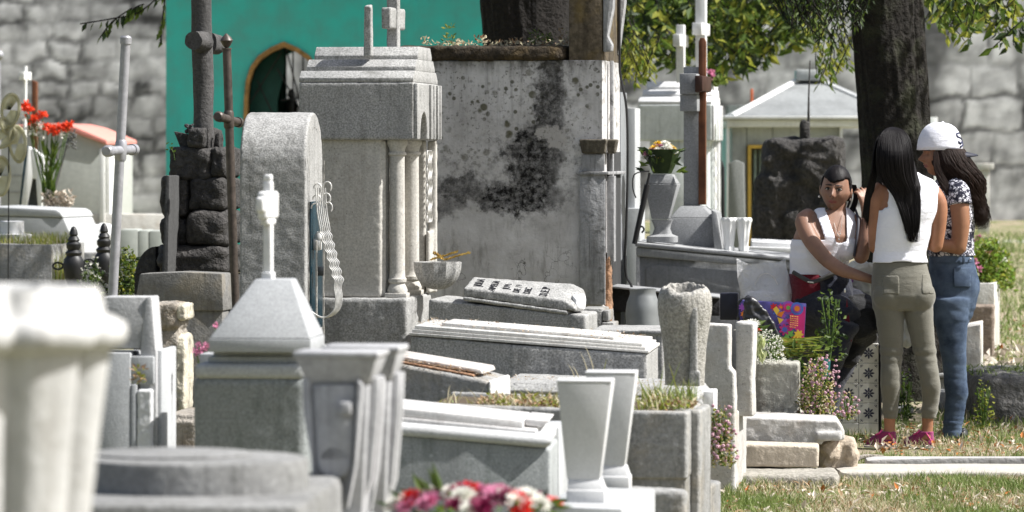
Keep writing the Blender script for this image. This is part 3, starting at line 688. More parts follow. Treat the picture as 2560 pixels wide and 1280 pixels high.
    bm = NB(); box(bm, X(1456), .008, -.018, -.0015, Z(428), Z(386), .003); t.add('pilaster_neck', bm, OLD)
    bm = NB(); frus(bm, (X(1456), .012, -.03, .03), Z(384), (X(1450), .022, -.045, .04), Z(348)); worn(t.add('capital', bm, OLDD), .006, .008, .04, 1)
    bm = NB(); box(bm, X(1448), .03, -.035, .76, Z(437), Z(429), .003); t.add('band', bm, OLD)
    bm = NB(); rock(bm, X(1442), .03, -.04, .3, -.05, Z(762), 3, .05, 8); worn(t.add('footing', bm, OLD), .01, .01)
    # front: frame posts, pointed arch mouldings, second pilaster, brick core
    bm = NB(); box(bm, .013, .05, .05, .14, Z(655), Z(440), .003); box(bm, .013, .03, .18, .22, Z(600), Z(150), .003); t.add('front_pilaster', bm, OLD)
    bm = NB(); frus(bm, (.013, .05, .05, .15), Z(384), (.013, .065, .04, .16), Z(348)); worn(t.add('capital', bm, OLDD), .006, .006, .04, 1)
    bm = NB(); rock(bm, -.02, .035, .04, .16, -.05, Z(640), 8, .12, 5, 10); worn(t.add('exposed_brick', bm, BRICK), .008, .03, .05, 0)
    bm = NB(); 
    for k, (r, xx) in enumerate(((.24, .030), (.20, .045), (.16, .03), (.12, .04))):
        pts = [(xx, .38-r-.02, Z(345))]+[(xx, .38-(r+.02)*cos(a)**.9, Z(345)+(Z(140)-Z(345)-.04*k)*sin(a)) for a in [pi/2*i/10 for i in range(10)]]+[(xx, .38, Z(140)-.04*k)]
        pts += [(p[0], .76-p[1], p[2]) for p in pts[-2::-1]]
        tube(bm, pts, .014, 7)
    t.add('arch_moulding', bm, OLD)
    bm = NB(); prism(bm, [(.0, Z(130)), (.0, Z(-140)), (.07, Z(-140)), (.055, Z(-60)), (.05, Z(20)), (.022, Z(90)), (.045, Z(112)), (.04, Z(128))], .0, .1, .006); prism(bm, [(.0, Z(130)), (.0, Z(-140)), (.05, Z(-140)), (.035, Z(0)), (.012, Z(90))], .66, .76, .006); t.add('scroll_bracket', bm, OLD)
    bm = NB(); box(bm, .001, .012, .16, .70, 0, Z(380), .002); t.add('door', bm, plain('dark_doorway', (.03, .03, .03), .9))
    # weeds on top
    wd = T('ledge_weeds', 'small weeds and dead grass growing on top of the stained tomb ledge', 'weeds', 1320, 112, D+.25); L = Leaves()
    for cx_, hh, kk in ((1122, 50, 0), (1062, 20, 2), (1337, 34, 1), (1400, 40, 2), (1200, 18, 2), (1290, 18, 2), (1150, 14, 2), (1370, 24, 1), (1355, 18, 2), (1415, 18, 2)):
        for _ in range(34 if kk != 2 else 22):
            f = rnd.random(); b = Vector((wd.x(cx_)+U(-.01, .01)*(1+2*f), U(-.1, .1), wd.m(hh)*f))
            L.leaf(b, (U(-1, 1), U(-1, 1), U(-.2, 1)), U(.015, .035), .011, None, {0: rnd.choice([0, 1]), 1: 0, 2: rnd.choice([2, 3])}[kk])
    for k in range(260): L.leaf((wd.x(U(1090, 1420)), U(-.25, .3), U(-.01, .015)), (U(-1, 1), U(-1, 1), U(-.1, .8)), U(.012, .03), .008, None, rnd.choice([2, 3, 3]))
    L.build('foliage', [LEAFM, LEAFY, DRYL, STRAW], wd.root)
plaster_tomb()
# ---------------------------------------------------------------- black cable hanging beside it
c_ = T('black_cable', 'thin black cable hanging down beside the plastered tomb front', 'cable', 1560, None, 20.9, rz=0, single=True)
bm = NB(); tube(bm, [(c_.x(a), 0, c_.z(b)) for a, b in ((1549, -60), (1549, 150), (1553, 200), (1566, 270), (1569, 400), (1566, 560), (1563, 640), (1566, 690), (1580, 720), (1585, 790))], .0065, 8, sub=4); c_.add('x', bm, IRON)
# ---------------------------------------------------------------- lava stone calvary with log cross
def lava_calvary():
    D = 20.4; t = T('lava_stone_calvary', 'dark volcanic stone mound carrying a thick log-shaped cross', 'grave monument', 585, None, D, rz=-6)
    bm = NB(); rows = [(432, 548, 366, 452, 11), (536, 578, 366, 446, 12), (408, 486, 440, 548, 13), (483, 580, 442, 528, 14), (408, 482, 545, 618, 15), (478, 582, 524, 618, 16), (404, 590, 612, 690, 17), (396, 500, 686, 780, 18), (496, 592, 686, 780, 19), (396, 592, 776, 880, 20), (480, 530, 318, 372, 21)]
    for a, b, c, d, sd_ in rows:
        for yy in (0, .26):
            rock(bm, t.x(a+2), t.x(b-2), yy-.02+U(-.03, .03), yy+.27, t.z(d-2), t.z(c+2), sd_+yy*30, .11, 7, 9)
    rock(bm, t.x(430), t.x(570), .10, .46, -.02, t.z(400), 40, .05, 8, 6)
    t.add('stone_mound', bm, LAVA, ang=60)
    bm = NB(); V = [(t.x(448), t.z(350)), (t.x(444), t.z(335)), (t.x(462), t.z(372)), (t.x(480), t.z(372)), (t.x(470), t.z(330))]
    prism(bm, [(t.x(443), t.z(328)), (t.x(462), t.z(375)), (t.x(482), t.z(375)), (t.x(476), t.z(335))], .05, .12, .004)
    prism(bm, [(t.x(480), t.z(330)), (t.x(492), t.z(372)), (t.x(532), t.z(370)), (t.x(532), t.z(318)), (t.x(505), t.z(322))], .04, .2, .006)
    prism(bm, [(t.x(538), t.z(368)), (t.x(554), t.z(368)), (t.x(553), t.z(330)), (t.x(544), t.z(336))], .1, .14, .004); t.add('stone_shard', bm, LAVA)
    bm = NB(); q = lambda px, py, y: (t.x(px), y, t.z(py))
    tube(bm, [q(510, 345, .15), q(509, 250, .15), q(507, 160, .15), q(506, 80, .15), q(503, -80, .15)], [.052, .052, .054, .053, .052], 28, sub=6, jit=.06); 
    cr = t.add('cross', bm, LOGC, ang=60)
    bm = NB(); a0, a1 = Vector(q(497, 101, .0)), Vector(q(530, 108, .30))
    tube(bm, [a0, a0.lerp(a1, .4)], [.048, .058], 24, jit=.06, seed=2); tube(bm, [a0.lerp(a1, .6), a1], [.055, .05], 24, jit=.06, seed=3); t.add('cross_arm', bm, LOGC, cr, ang=60)
    t.root.location.x -= .030
    # dried bunch
    L = Leaves(); b2 = NB()
    for k in range(60):
        f = rnd.random(); ball(b2, (t.x(468+f*10)+U(-.02, .02)*(1-f*.6), .03+U(-.02, .02), t.z(312+f*58)), U(.006, .012), 1)
    d = T('dried_bunch', 'grey dried flower bunch hanging on the dark stone mound', 'dried flowers', 470, 372, D-.05, single=True); d.add('x', None, IRON)
    bpy.data.objects.remove(d.root)
    mkdb = mk('dried_bunch', b2, plain('dried_grey_seed_heads', (.05, .047, .05), .8, .3, 0, .5, 30)); d.place(mkdb)
    off = W(470, 372, D-.05)-t.loc; rm = Matrix.Rotation(R(-6), 3, 'Z'); mkdb.location = t.loc; mkdb.rotation_euler = t.rot
    # side slab with pale edge
    s = T('upright_slab', 'tall thin dark slab with a pale edge standing left of the lava mound', 'gravestone', 412, None, 20.2, rz=-8, single=True)
    bm = NB(); prism(bm, [(s.x(390), 0), (s.x(412), 0), (s.x(424), s.z(440)), (s.x(414), s.z(438))], 0, .3, .004); s.add('x', bm, stone('dark_slab', (.07, .07, .07), .2, 50, (.05, .05, .05), .4))
    s = T('round_stone', 'dark rounded headstone half hidden beside the lava mound', 'gravestone', 390, None, 20.6, rz=-8, single=True)
    bm = NB(); prism(bm, [(s.x(330), 0)]+[(s.x(335+(55)*(1-cos(a))), s.z(700-84*sin(a))) for a in [pi/2*i/8 for i in range(9)]]+[(0, 0)], 0, .12, .006); s.add('x', bm, LAVA)
    # plant sprig on the left
    s = T('sprig', 'tiny green seedling growing from the lava mound edge', 'plant', 437, 400, D-.03, rz=0); bm = NB(); tube(bm, [(0, 0, 0), (s.m(-4), 0, s.m(20)), (s.m(-14), 0, s.m(32))], .0015, 5, sub=3); s.add('stem', bm, STEM)
    L = Leaves()
    for a, b in ((-14, 34), (-22, 38), (-10, 26), (-4, 18), (-16, 24), (-10, 40)): L.leaf((s.m(a), 0, s.m(b)), (U(-1, 1), -.3, U(-.2, .6)), .025, .014, None, 0)
    L.build('leaf', [LEAFM], s.root)
lava_calvary()
def pipe_cross(label, path, D, r, mat, arm, tip, group=None, name='pipe_cross', cone=False, lean=0):
    """path: photo pixels of the shaft from the foot up; arm: (near x, near y, far x, far y)"""
    (bx_, by_), (tx_, ty_) = path
    t = T(name, label, 'cross', bx_, by_, D, rz=0)
    bm = NB(); tube(bm, [(0, 0, -.02), (t.x(tx_), 0, t.z(ty_))], r, 20); sh = t.add('shaft', bm, mat)
    bm = NB(); d = Vector((t.x(tx_), 0, t.z(ty_))).normalized(); e = Vector((t.x(tx_), 0, t.z(ty_)))
    if tip == 'cap': tube(bm, [e-d*.03, e-d*.004, e+d*.004], [r*1.18, r*1.2, r*.9], 20)
    else:
        tube(bm, [e, e+d*.008], [r*1.15, r*1.15], 18); tube(bm, [e+d*.008, e+d*.02, e+d*.045, e+d*.06, e+d*.08], [.008, r*.9, r*1.5, r*1.1, .004], 18)
    t.add('finial', bm, mat)
    ax, ay, fx, fy = arm; A = Vector((t.x(ax), -.16, t.z(ay))); B = Vector((t.x(fx), .16, t.z(fy)))
    bm = NB(); tube(bm, [A, B], r*.98, 20); ar = t.add('arm', bm, mat)
    bm = NB(); u = (B-A).normalized()
    for P, s_ in ((A, 1), (B, -1)): tube(bm, [P-u*s_*.012, P-u*s_*.004, P+u*s_*.03], [r*.85, r*1.2, r*1.2], 20)
    t.add('arm_cap', bm, mat, ar)
    bm = NB(); c = (A+B)/2; tube(bm, [c-d*.045, c-d*.035, c+d*.035, c+d*.045], [r*1.0, r*1.22, r*1.22, r*1.0], 20)
    t.add('fitting', bm, mat)
    return t
pipe_cross('silver galvanised pipe cross leaning right in front of the far grey wall', ((281, 742), (315, 92)), 17.0, .0205, PIPE, (278, 378, 326, 374), 'cap')
t = pipe_cross('thin dark metal cross with a pointed finial beside the log cross', ((588, 760), (567, 124)), 20.0, .0215, PIPEB, (552, 292, 592, 306), 'cone')
# ---------------------------------------------------------------- left distance
def post(px, label):
    D = 24.3 if px > 220 else 23.6
    t = T('chain_post', label, 'post', px, None, D, rz=0, group='iron chain posts')
    bm = NB(); z = lambda py: t.z(py); k = 1.0
    top = 570 if px < 220 else 562
    f = lambda dy: z(top+dy)
    lathe(bm, [(.050, 0), (.055, f(340)), (.05, f(300)), (.036, f(180)), (.042, f(160)), (.030, f(148)), (.046, f(132)), (.058, f(112)), (.062, f(92)), (.056, f(78)), (.042, f(70)), (.050, f(62)), (.034, f(55)), (.043, f(48)), (.044, f(40)), (.030, f(34)), (.036, f(30)), (.026, f(22)), (.020, f(20)), (.026, f(16)), (.020, f(5)), (.012, f(-2)), (.003, f(-4))], 0, 0, 24)
    t.add('shaft', bm, IRON)
    bm = NB(); g = f(95)
    tube(bm, [(-.062+.03*cos(a)-.03, 0, g+.02*sin(a)) for a in [2*pi*i/12 for i in range(13)]], .006, 6, False)
    tube(bm, [(.062-.03*cos(a)+.03, 0, g+.02*sin(a)) for a in [2*pi*i/12 for i in range(13)]], .006, 6, False)
    t.add('ring', bm, IRON); return t
pa = post(184, 'black iron chain post with ringed finial, left one beside the grassy box grave')
pb = post(260, 'black iron chain post just left of the silver pipe cross')
ch = T('chain', 'dark iron chain drooping right from the iron posts', 'chain', 225, 640, 24.0, rz=0, single=True)
bm = NB(); P0, P1 = Vector((ch.x(222), 0, ch.z(655))), Vector((ch.x(330), .5, ch.z(712)))
for i in range(22):
    p = P0.lerp(P1, i/22)+Vector((0, 0, -.035*sin(pi*i/22))); a = i % 2
    tube(bm, [p+Vector((.013*cos(q), .008*sin(q) if a else 0, 0 if a else .008*sin(q))) for q in [2*pi*j/8 for j in range(9)]], .0035, 5, False)
ch.add('x', bm, IRON)
def simple(name, label, cat, px, D, prs, mat, rz=-8, py=None, bev=.006, w=None, group=None):
    """prs: list of (polygon in photo pixels, y0, y1)"""
    t = T(name, label, cat, px, py, D, rz=rz, single=True, group=group); bm = NB()
    for pts, a, b in prs: t.pr(bm, pts, a, b, bev)
    t.add('x', bm, mat); return t
def rect(a, b, c, d): return [(a, d), (b, d), (b, c), (a, c)]
G = lambda D: HY+(CH-gz(D))*S(D)
# pale building with pink roof, far left
t = T('pink_roofed_tomb', 'pale tomb house with a sloping pink roof edge and white corner post', 'tomb', 262, None, 40, rz=-6)
bm = NB(); t.pr(bm, [(-60, G(40)), (262, G(40)), (262, 358), (160, 322), (-60, 330)], 0, 1.4, .01); t.add('wall', bm, plain('pale_grey_render', (.40, .41, .38), .9, .2, 0, .1))
bm = NB(); t.pr(bm, [(150, 318), (270, 362), (270, 350), (192, 318), (150, 308)], -.06, 1.45, .01); t.pr(bm, [(-60, 326), (150, 319), (150, 308), (-60, 316)], -.06, 1.45, .01); t.add('roof', bm, PINKR)
bm = NB(); box(bm, .003, .05, .02, .14, 0, t.z(366), .008); box(bm, .003, .03, .3, .36, 0, t.z(368), .008); box(bm, -.05, .002, -.02, -.002, 0, t.z(372), .004); t.add('corner_post', bm, WHITEP)
bm = NB(); 
for y_ in (438, 480): t.pr(bm, rect(-60, 120, y_, y_+2), -.006, -.0015, 0)
t.add('joint_line', bm, CEM)
# little white niche frame
t = T('niche_headstone', 'small tilted white headstone with a dark square niche near red flowers', 'gravestone', 52, None, 33, rz=-3)
bm = NB()
t.pr(bm, [(52, 520), (66, 520), (82, 440), (76, 368), (70, 366)], 0, .08, .004); t.pr(bm, [(95, 520), (82+22, 520), (112, 392), (104, 388), (90, 450)], 0, .08, .004)
t.pr(bm, [(76, 445), (100, 450), (107, 390), (80, 368)], .001, .079, .004); t.pr(bm, rect(55, 103, 520, 900), .001, .079, .004); t.add('frame', bm, WHITEP)
bm = NB(); t.pr(bm, [(66, 520), (95, 520), (92, 450), (76, 445)], .05, .07, 0); t.add('niche', bm, plain('dark_niche', (.07, .075, .07), .8)); bm = NB(); t.pr(bm, [(47, 520), (52, 520), (68, 366), (64, 364)], -.004, .09, .002); t.add('edge', bm, BLUEG)
# low tomb with sloping lit end
t = T('low_tomb', 'low grey tomb with rounded top edge and pale sloping right end', 'tomb', 178, None, 30, rz=-12)
bm = NB(); t.pr(bm, [(-40, G(30)), (150, G(30)), (185, G(30)), (178, 590), (158, 545), (-40, 540)], 0, .7, .01); t.add('body', bm, FINEG)
bm = NB(); t.pr(bm, [(-40, 539), (160, 544), (152, 530), (140, 524), (-40, 516)], -.02, .72, .012); t.add('cap', bm, FINEG)
simple('round_pedestal', 'pale round stone pedestal at the left edge on the grassy box grave', 'pedestal', 30, 27.5, [], MARB, py=606)
bpy.data.objects['round_pedestal']
o = bpy.data.objects['round_pedestal']; bm = NB(); s_ = 1/S(27.5); lathe(bm, [(50*s_, 0), (50*s_, 20*s_), (30*s_, 22*s_), (30*s_, 52*s_), (26*s_, 54*s_)], 0, 0, 30); bmesh.ops.recalc_face_normals(bm, faces=bm.faces); bm.to_mesh(o.data); bm.free(); fin(o)
# grassy box grave
t = T('box_grave', 'grey cement box grave topped with grass, white right end, far left', 'grave', 128, None, 27, rz=-10)
bm = NB(); t.pr(bm, [(-60, G(27)), (128, G(27)), (128, 612), (-60, 608)], 0, .05, .006); t.pr(bm, [(-60, G(27)), (128, G(27)), (128, 613), (-60, 609)], .75, .8, .006); box(bm, -.05, -.001, .051, .749, 0, t.z(612), .006); t.add('box', bm, CEM)
bm = NB(); box(bm, -.9, -.06, .06, .74, 0, t.z(618), 0); t.add('soil', bm, plain('soil', (.09, .07, .05), .95, .1))
L = Leaves()
for _ in range(1500): L.blade((U(-.75, -.02), U(.05, .74), t.z(618)), U(.03, .11), .006, (U(-.04, .04), U(-.02, .02), 0), rnd.choice([0, 0, 1, 2]))
for _ in range(350): L.blade((U(-.1, .14), U(.0, .3), t.z(700)), U(.05, .22), .008, (U(-.05, .05), U(-.02, .02), 0), rnd.choice([0, 1, 2]))
g_ = L.build('grass_on_grave', [LEAFY, GRASS, STRAW]); g_.location = t.loc; g_.rotation_euler = t.rot; tag(g_, 'tufts of bright grass growing on the far left box grave', 'grass', None, 'stuff')
# low walls by the far wall
simple('low_wall', 'low whitish cement kerb wall at the foot of the far stone wall', 'wall', 400, 40, [([(140, G(40)), (420, G(40)), (420, 536), (200, 534), (140, 540)], 0, .3)], CEMW, rz=0)
simple('tiled_grave_edge', 'low pale grave edge of square panels behind the leafy bush', 'grave', 400, 33, [(rect(300, 345, 574, G(33)), 0, .4), (rect(346, 372, 576, G(33)), .001, .4), (rect(373, 420, 577, G(33)), 0, .4)], plain('pale_panels', (.38, .40, .37), .7, .3, 0, .08), rz=0)
t = T('stone_rose', 'pale carved stone rose on a low plinth behind the iron posts', 'sculpture', 260, None, 32, rz=0)
bm = NB(); ball(bm, (0, 0, t.z(588)), .115, 3, (1, .9, .85), .06); t.add('bud', bm, MARB)
bm = NB()
for k in range(16): a = 2*pi*k/8+.3*(k > 7); ball(bm, (-.10+.05*cos(a), -.07, t.z(585)+.075*sin(a)*(1 if k < 8 else .5)), .028, 2, (1, .6, 1))
t.add('petals', bm, MARB)
bm = NB(); box(bm, -.1, .1, -.1, .1, 0, t.z(612), .01); t.add('plinth', bm, CEMW)
simple('distant_kerb', 'line of broken grey kerb stones in the grass at the left', 'kerb', 148, 38, [([(-60, 760), (140, 760), (146, 716), (100, 712), (-60, 716)], 0, .5)], CEMW, rz=0)
simple('cement_block', 'small pale cement block lying behind the iron posts', 'block', 226, 28, [(rect(195, 246, 632, G(28)), 0, .2)], CEMW)
def bush(name, label, px, py, D, w_, h_, n_, mats, ll=.03, lw=.015, flo=None, nf=0, cat='bush', fr=.012, stems=True, dp=None):
    t = T(name, label, cat, px, py, D, rz=0); L = Leaves(); rx, rz_ = t.m(w_)/2, t.m(h_)
    dp = dp or rx
    for _ in range(n_):
        while 1:
            p = Vector((U(-1, 1), U(-1, 1), U(0, 1)))
            if p.x**2+p.y**2+(p.z*1.0)**2 < 1+.25*noise.noise(p*3+Vector((px, 0, 0))) and noise.noise(p*2.5+Vector((0, px, 0))) > -.25: break
        q = Vector((p.x*rx, p.y*dp, p.z*rz_)); L.leaf(q, (U(-1, 1), U(-1, 1), U(-.4, 1)), ll*U(.6, 1.2), lw*U(.7, 1.2), None, rnd.randrange(len(mats)))
    L.build('foliage', mats, t.root)
    if stems:
        bm = NB()
        for k in range(7):
            a = 2*pi*k/7; tube(bm, [(0, 0, 0), (rx*.3*cos(a), dp*.3*sin(a), rz_*.45), (rx*.6*cos(a), dp*.6*sin(a), rz_*.8)], .003, 5, sub=2)
        t.add('stems', bm, STEM)
    if flo:
        L = Leaves()
        for _ in range(nf):
            while 1:
                p = Vector((U(-1, 1), U(-1, .3), U(.1, 1.05)))
                if .7 < p.length < 1.1: break
            c = Vector((p.x*rx, p.y*dp, p.z*rz_)); m_ = rnd.randrange(len(flo))
            for k in range(7): L.leaf(c, (U(-1, 1), U(-1, .4), U(-.6, 1)), fr*U(.8, 1.3), fr*.8, None, m_)
        L.build('blossoms', flo, t.root)
    return t
bush('leafy_bush', 'small leafy green bush between the pipe cross and the dark mound', 318, 790, 23, 92, 170, 900, [LEAFM, LEAFD, LEAFY, LEAFM], .035, .02)
bush('white_flowering_plant', 'low dusty green plant with white flowers below the iron posts', 232, 800, 23, 80, 150, 500, [LEAFM, LEAFD], .035, .018, [PW], 60)
# red gladioli
t = T('red_gladioli', 'bunch of orange red gladioli at the far left', 'flowers', 118, 505, 31, rz=0, ); L = Leaves(); tw = NB()
for (a, b) in ((72, 268), (92, 292), (66, 276), (106, 288), (118, 318), (130, 325), (148, 318), (165, 318), (172, 312), (84, 300), (140, 332), (60, 262)):
    tube(tw, [(0, 0, 0), (t.x((a+118)/2), U(-.05, .05), t.z((b+505)/2+20)), (t.x(a), 0, t.z(b))], .004, 5, sub=3)
    for _ in range(26): L.leaf((t.x(a)+U(-.02, .02), U(-.03, .03), t.z(b)+U(-.025, .02)), (U(-1, 1), U(-1, 1), U(-.5, 1)), .035, .026, None, 0)
for (a, b) in ((100, 310), (108, 335), (75, 325), (60, 290), (150, 335), (90, 330)):
    for _ in range(14): L.leaf((t.x(a)+U(-.02, .02), U(-.03, .03), t.z(b)+U(-.04, .02)), (U(-1, 1), U(-1, 1), U(-.5, 1)), .03, .02, None, 1)
L.build('petals', [PO, PW], t.root); t.add('stems', tw, STEM)
L = Leaves()
for _ in range(50): L.leaf((t.x(U(108, 135)), U(-.05, .05), t.z(U(380, 500))), (U(-.6, .6), U(-.4, .4), 1), .14, .03, None, 0)
L.build('leaves', [LEAFM], t.root)
t = T('wrapped_bunch', 'pinkish wrapped dead bunch lying below the red gladioli', 'dried flowers', 150, 520, 31, rz=0, single=True); L = Leaves()
for _ in range(260): L.leaf((U(-.12, .1), U(-.05, .05), U(-.02, .12)), (U(-1, 1), U(-1, 1), U(-.5, 1)), .05, .03)
o = t.add('x', None, DRYP); me = bpy.data.meshes.new('wrapped_bunch'); me.from_pydata(L.v, [], L.f); me.materials.append(DRYP); o.data = me
t = T('leaning_iron_holder', 'thin dark metal flower holder leaning right below the gladioli', 'holder', 122, 515, 32, rz=0, single=True)
bm = NB(); tube(bm, [(0, 0, 0), (t.x(140), 0, t.z(455)), (t.x(160), 0, t.z(390)), (t.x(172), 0, t.z(345))], [.022, .02, .006, .012], 8); tube(bm, [(t.x(152), 0, t.z(420)), (t.x(140), 0, t.z(385)), (t.x(158), 0, t.z(360)), (t.x(178), 0, t.z(350)), (t.x(188), 0, t.z(322))], .006, 6, sub=4)
for k in range(40): ball(bm, (t.x(U(158, 190)), U(-.03, .03), t.z(U(330, 372))), U(.006, .012), 1)
t.add('x', bm, plain('grey_green_metal', (.12, .12, .115), .6, .4, .2))
# cream wreath of loops
t = T('cream_ribbon_wreath', 'cream translucent ribbon bow with big oval loops at the left edge', 'decoration', 22, 560, 26, rz=0)
CR = leafm('cream_ribbon', (.50, .47, .30), (.62, .60, .44), .45, 10)
for (cx_, cy_, rx_, ry_, an) in ((26, 275, 22, 40, -.1), (10, 345, 34, 20, .5), (44, 360, 20, 45, .1), (2, 440, 22, 48, 0), (20, 320, 12, 30, .6)):
    bm = NB(); pts = []
    for i in range(25):
        a = 2*pi*i/24; u, v = rx_*cos(a), ry_*sin(a); pts.append((t.x(cx_+u*cos(an)-v*sin(an)), .02*sin(a*2), t.z(cy_-u*sin(an)-v*cos(an))))
    tube(bm, pts, .011, 6, False); c0 = bm.verts.new((t.x(cx_), .0, t.z(cy_))); vs = [bm.verts.new(Vector(p)*1+Vector((0, .003, 0))) for p in pts[:-1]]
    for i in range(24):
        if (i//3) % 4 != 0: bm.faces.new((c0, vs[i], vs[(i+1) % 24]))
    t.add('loop', bm, CR)
bm = NB(); tube(bm, [(t.x(20), 0, t.z(900)), (t.x(22), 0, t.z(340))], .004, 6); t.add('stick', bm, IRON)
# thin far white cross, brown post, tip at left edge
t = T('small_white_cross', 'tiny blurred white cross above the red gladioli', 'cross', 56, None, 38, rz=-14)
bm = NB(); t.pr(bm, [(52, G(38)), (60, G(38)), (66, 165), (60, 165)], 0, .03, .004); t.add('shaft', bm, WHITEP); bm = NB(); t.pr(bm, rect(55, 69, 180, 200), -.08, -.001, .004); t.pr(bm, rect(55, 69, 180, 200), .031, .11, .004); t.add('arm', bm, WHITEP)
simple('brown_post', 'short brown wooden post behind the red gladioli', 'post', 84, 38.5, [([(78, G(38.5)), (92, G(38.5)), (92, 205), (79, 200)], 0, .05)], WOOD)
t = T('round_finial', 'grey ball finial of a grave cross poking in at the left edge', 'cross', -4, None, 34, rz=0, single=True); bm = NB(); ball(bm, (0, 0, t.z(138)), .045, 3); tube(bm, [(0, 0, 0), (0, 0, t.z(150))], .02, 12); tube(bm, [(-.12, 0, t.z(138)), (0, 0, t.z(138))], .02, 12); t.add('x', bm, PIPE)
# grass strip at left middle distance
# ---------------------------------------------------------------- left middle: stones behind the front tomb
t = simple('dark_headstone', 'broad dark grey headstone with angled shoulders behind the pale split stone', 'gravestone', 555, 17.2, [([(335, G(17.2)), (555, G(17.2)), (555, 776), (335, 776)], 0.01, .13), ([(332, 777), (560, 777), (556, 684), (455, 680), (348, 685)], -.01, .16)], stone('dark_grey_stone', (.19, .185, .175), .22, 60, (.05, .045, .04), .5, .003, warm=(.22, .19, .14)), rz=-9)
t = T('crumbling_pillar', 'crumbling brown and cream plastered pillar stump beside the dark headstone', 'pillar', 462, None, 16.2, rz=-3)
bm = NB(); rock(bm, t.x(385), t.x(448), 0, .26, t.z(1050), t.z(826), 3, .06, 10, 9); rock(bm, t.x(380), t.x(450), -.01, .28, t.z(824), t.z(758), 4, .05, 10, 9); worn(t.add('core', bm, CEMB), .007, .015, .05)
bm = NB(); rock(bm, t.x(436), t.x(464), .0, .27, t.z(1035), t.z(836), 6, .05, 8, 9); rock(bm, t.x(437), t.x(466), -.01, .28, t.z(802), t.z(760), 7, .05, 8, 9); worn(t.add('plaster_edge', bm, stone('cream_plaster', (.55, .51, .41), .15, 50, (.06, .05, .04), .8, .004)), .006, .018, .06)
t = simple('brown_step', 'low mossy brown stone step at the foot of the crumbling pillar', 'step', 482, 15.4, [(rect(380, 490, 1052, G(15.4)), 0, .6), (rect(400, 500, 1038, 1051), .02, .5)], CEMB)
t = T('split_headstone', 'pale tapered headstone leaning against a notched cement slab at left', 'gravestone', 382, None, 13.2, rz=-5)
bm = NB(); t.pr(bm, [(240, 872), (350, 872), (372, 742), (258, 742)], 0.0, .12, .006); t.pr(bm, [(344, 1160), (352, 872), (366, 742), (380, 742), (390, 872), (392, 880), (392, 1160)], -.01, .13, .004); t.add('headstone', bm, stone('pale_grey_slab', (.44, .44, .44), .15, 90, (.22, .22, .21), .3, .002))
bm = NB(); t.pr(bm, rect(236, 330, 881, G(13.2)), -.03, .16, .005); box(bm, t.x(330), t.x(346), -.03, .28, 0, t.z(960), .005); box(bm, t.x(386), t.x(402), .02, .30, 0, t.z(876), .005); box(bm, t.x(330), t.x(388), -.025, .25, t.z(960), t.z(890), .005); t.add('slab', bm, FINEG)
bm = NB(); t.pr(bm, rect(347, 385, 972, G(13.2)), -.035, .12, .006); worn(t.add('inset_panel', bm, MARB), .005, .006, .03)
L = Leaves()
w_ = T('wall_sprig', 'tiny yellowish sprig sprouting from the pale split headstone', 'plant', 345, 955, 13.0, rz=0, single=True)
for _ in range(45): L.leaf((w_.m(U(-14, 16)), U(-.02, .01), w_.m(U(-5, 38))), (U(-1, 1), U(-1, 0), U(-.2, 1)), .022, .008, None, rnd.choice([0, 1]))
o = w_.add('x', None, LEAFY); me = bpy.data.meshes.new('wall_sprig'); me.from_pydata(L.v, [], L.f); me.materials.append(LEAFY); me.materials.append(DRYL); me.polygons.foreach_set('material_index', L.mi); o.data = me
simple('box_end', 'pale cement block end behind the left corner of the moulded granite tomb', 'block', 540, 13.0, [(rect(498, 620, 884, G(13)), 0, .3)], FINEG)
p = T('pink_weed', 'small pink flowering weed beside the moulded granite tomb', 'flowers', 505, 960, 13.4, rz=0); L = Leaves(); tw = NB()
for (a, b) in ((488, 875), (498, 862), (515, 862), (503, 880), (492, 884), (540, 812), (510, 872), (520, 866)):
    tube(tw, [(p.x(505), 0, 0), (p.x((a+505)/2), 0, p.z(910)), (p.x(a), 0, p.z(b))], .0012, 4, sub=2)
    for _ in range(16): L.leaf((p.x(a)+U(-.007, .007), U(-.01, .01), p.z(b)+U(-.006, .006)), (U(-1, 1), U(-1, 1), U(-1, 1)), .010, .008)
L.build('petals', [PP], p.root); p.add('stems', tw, STEM)
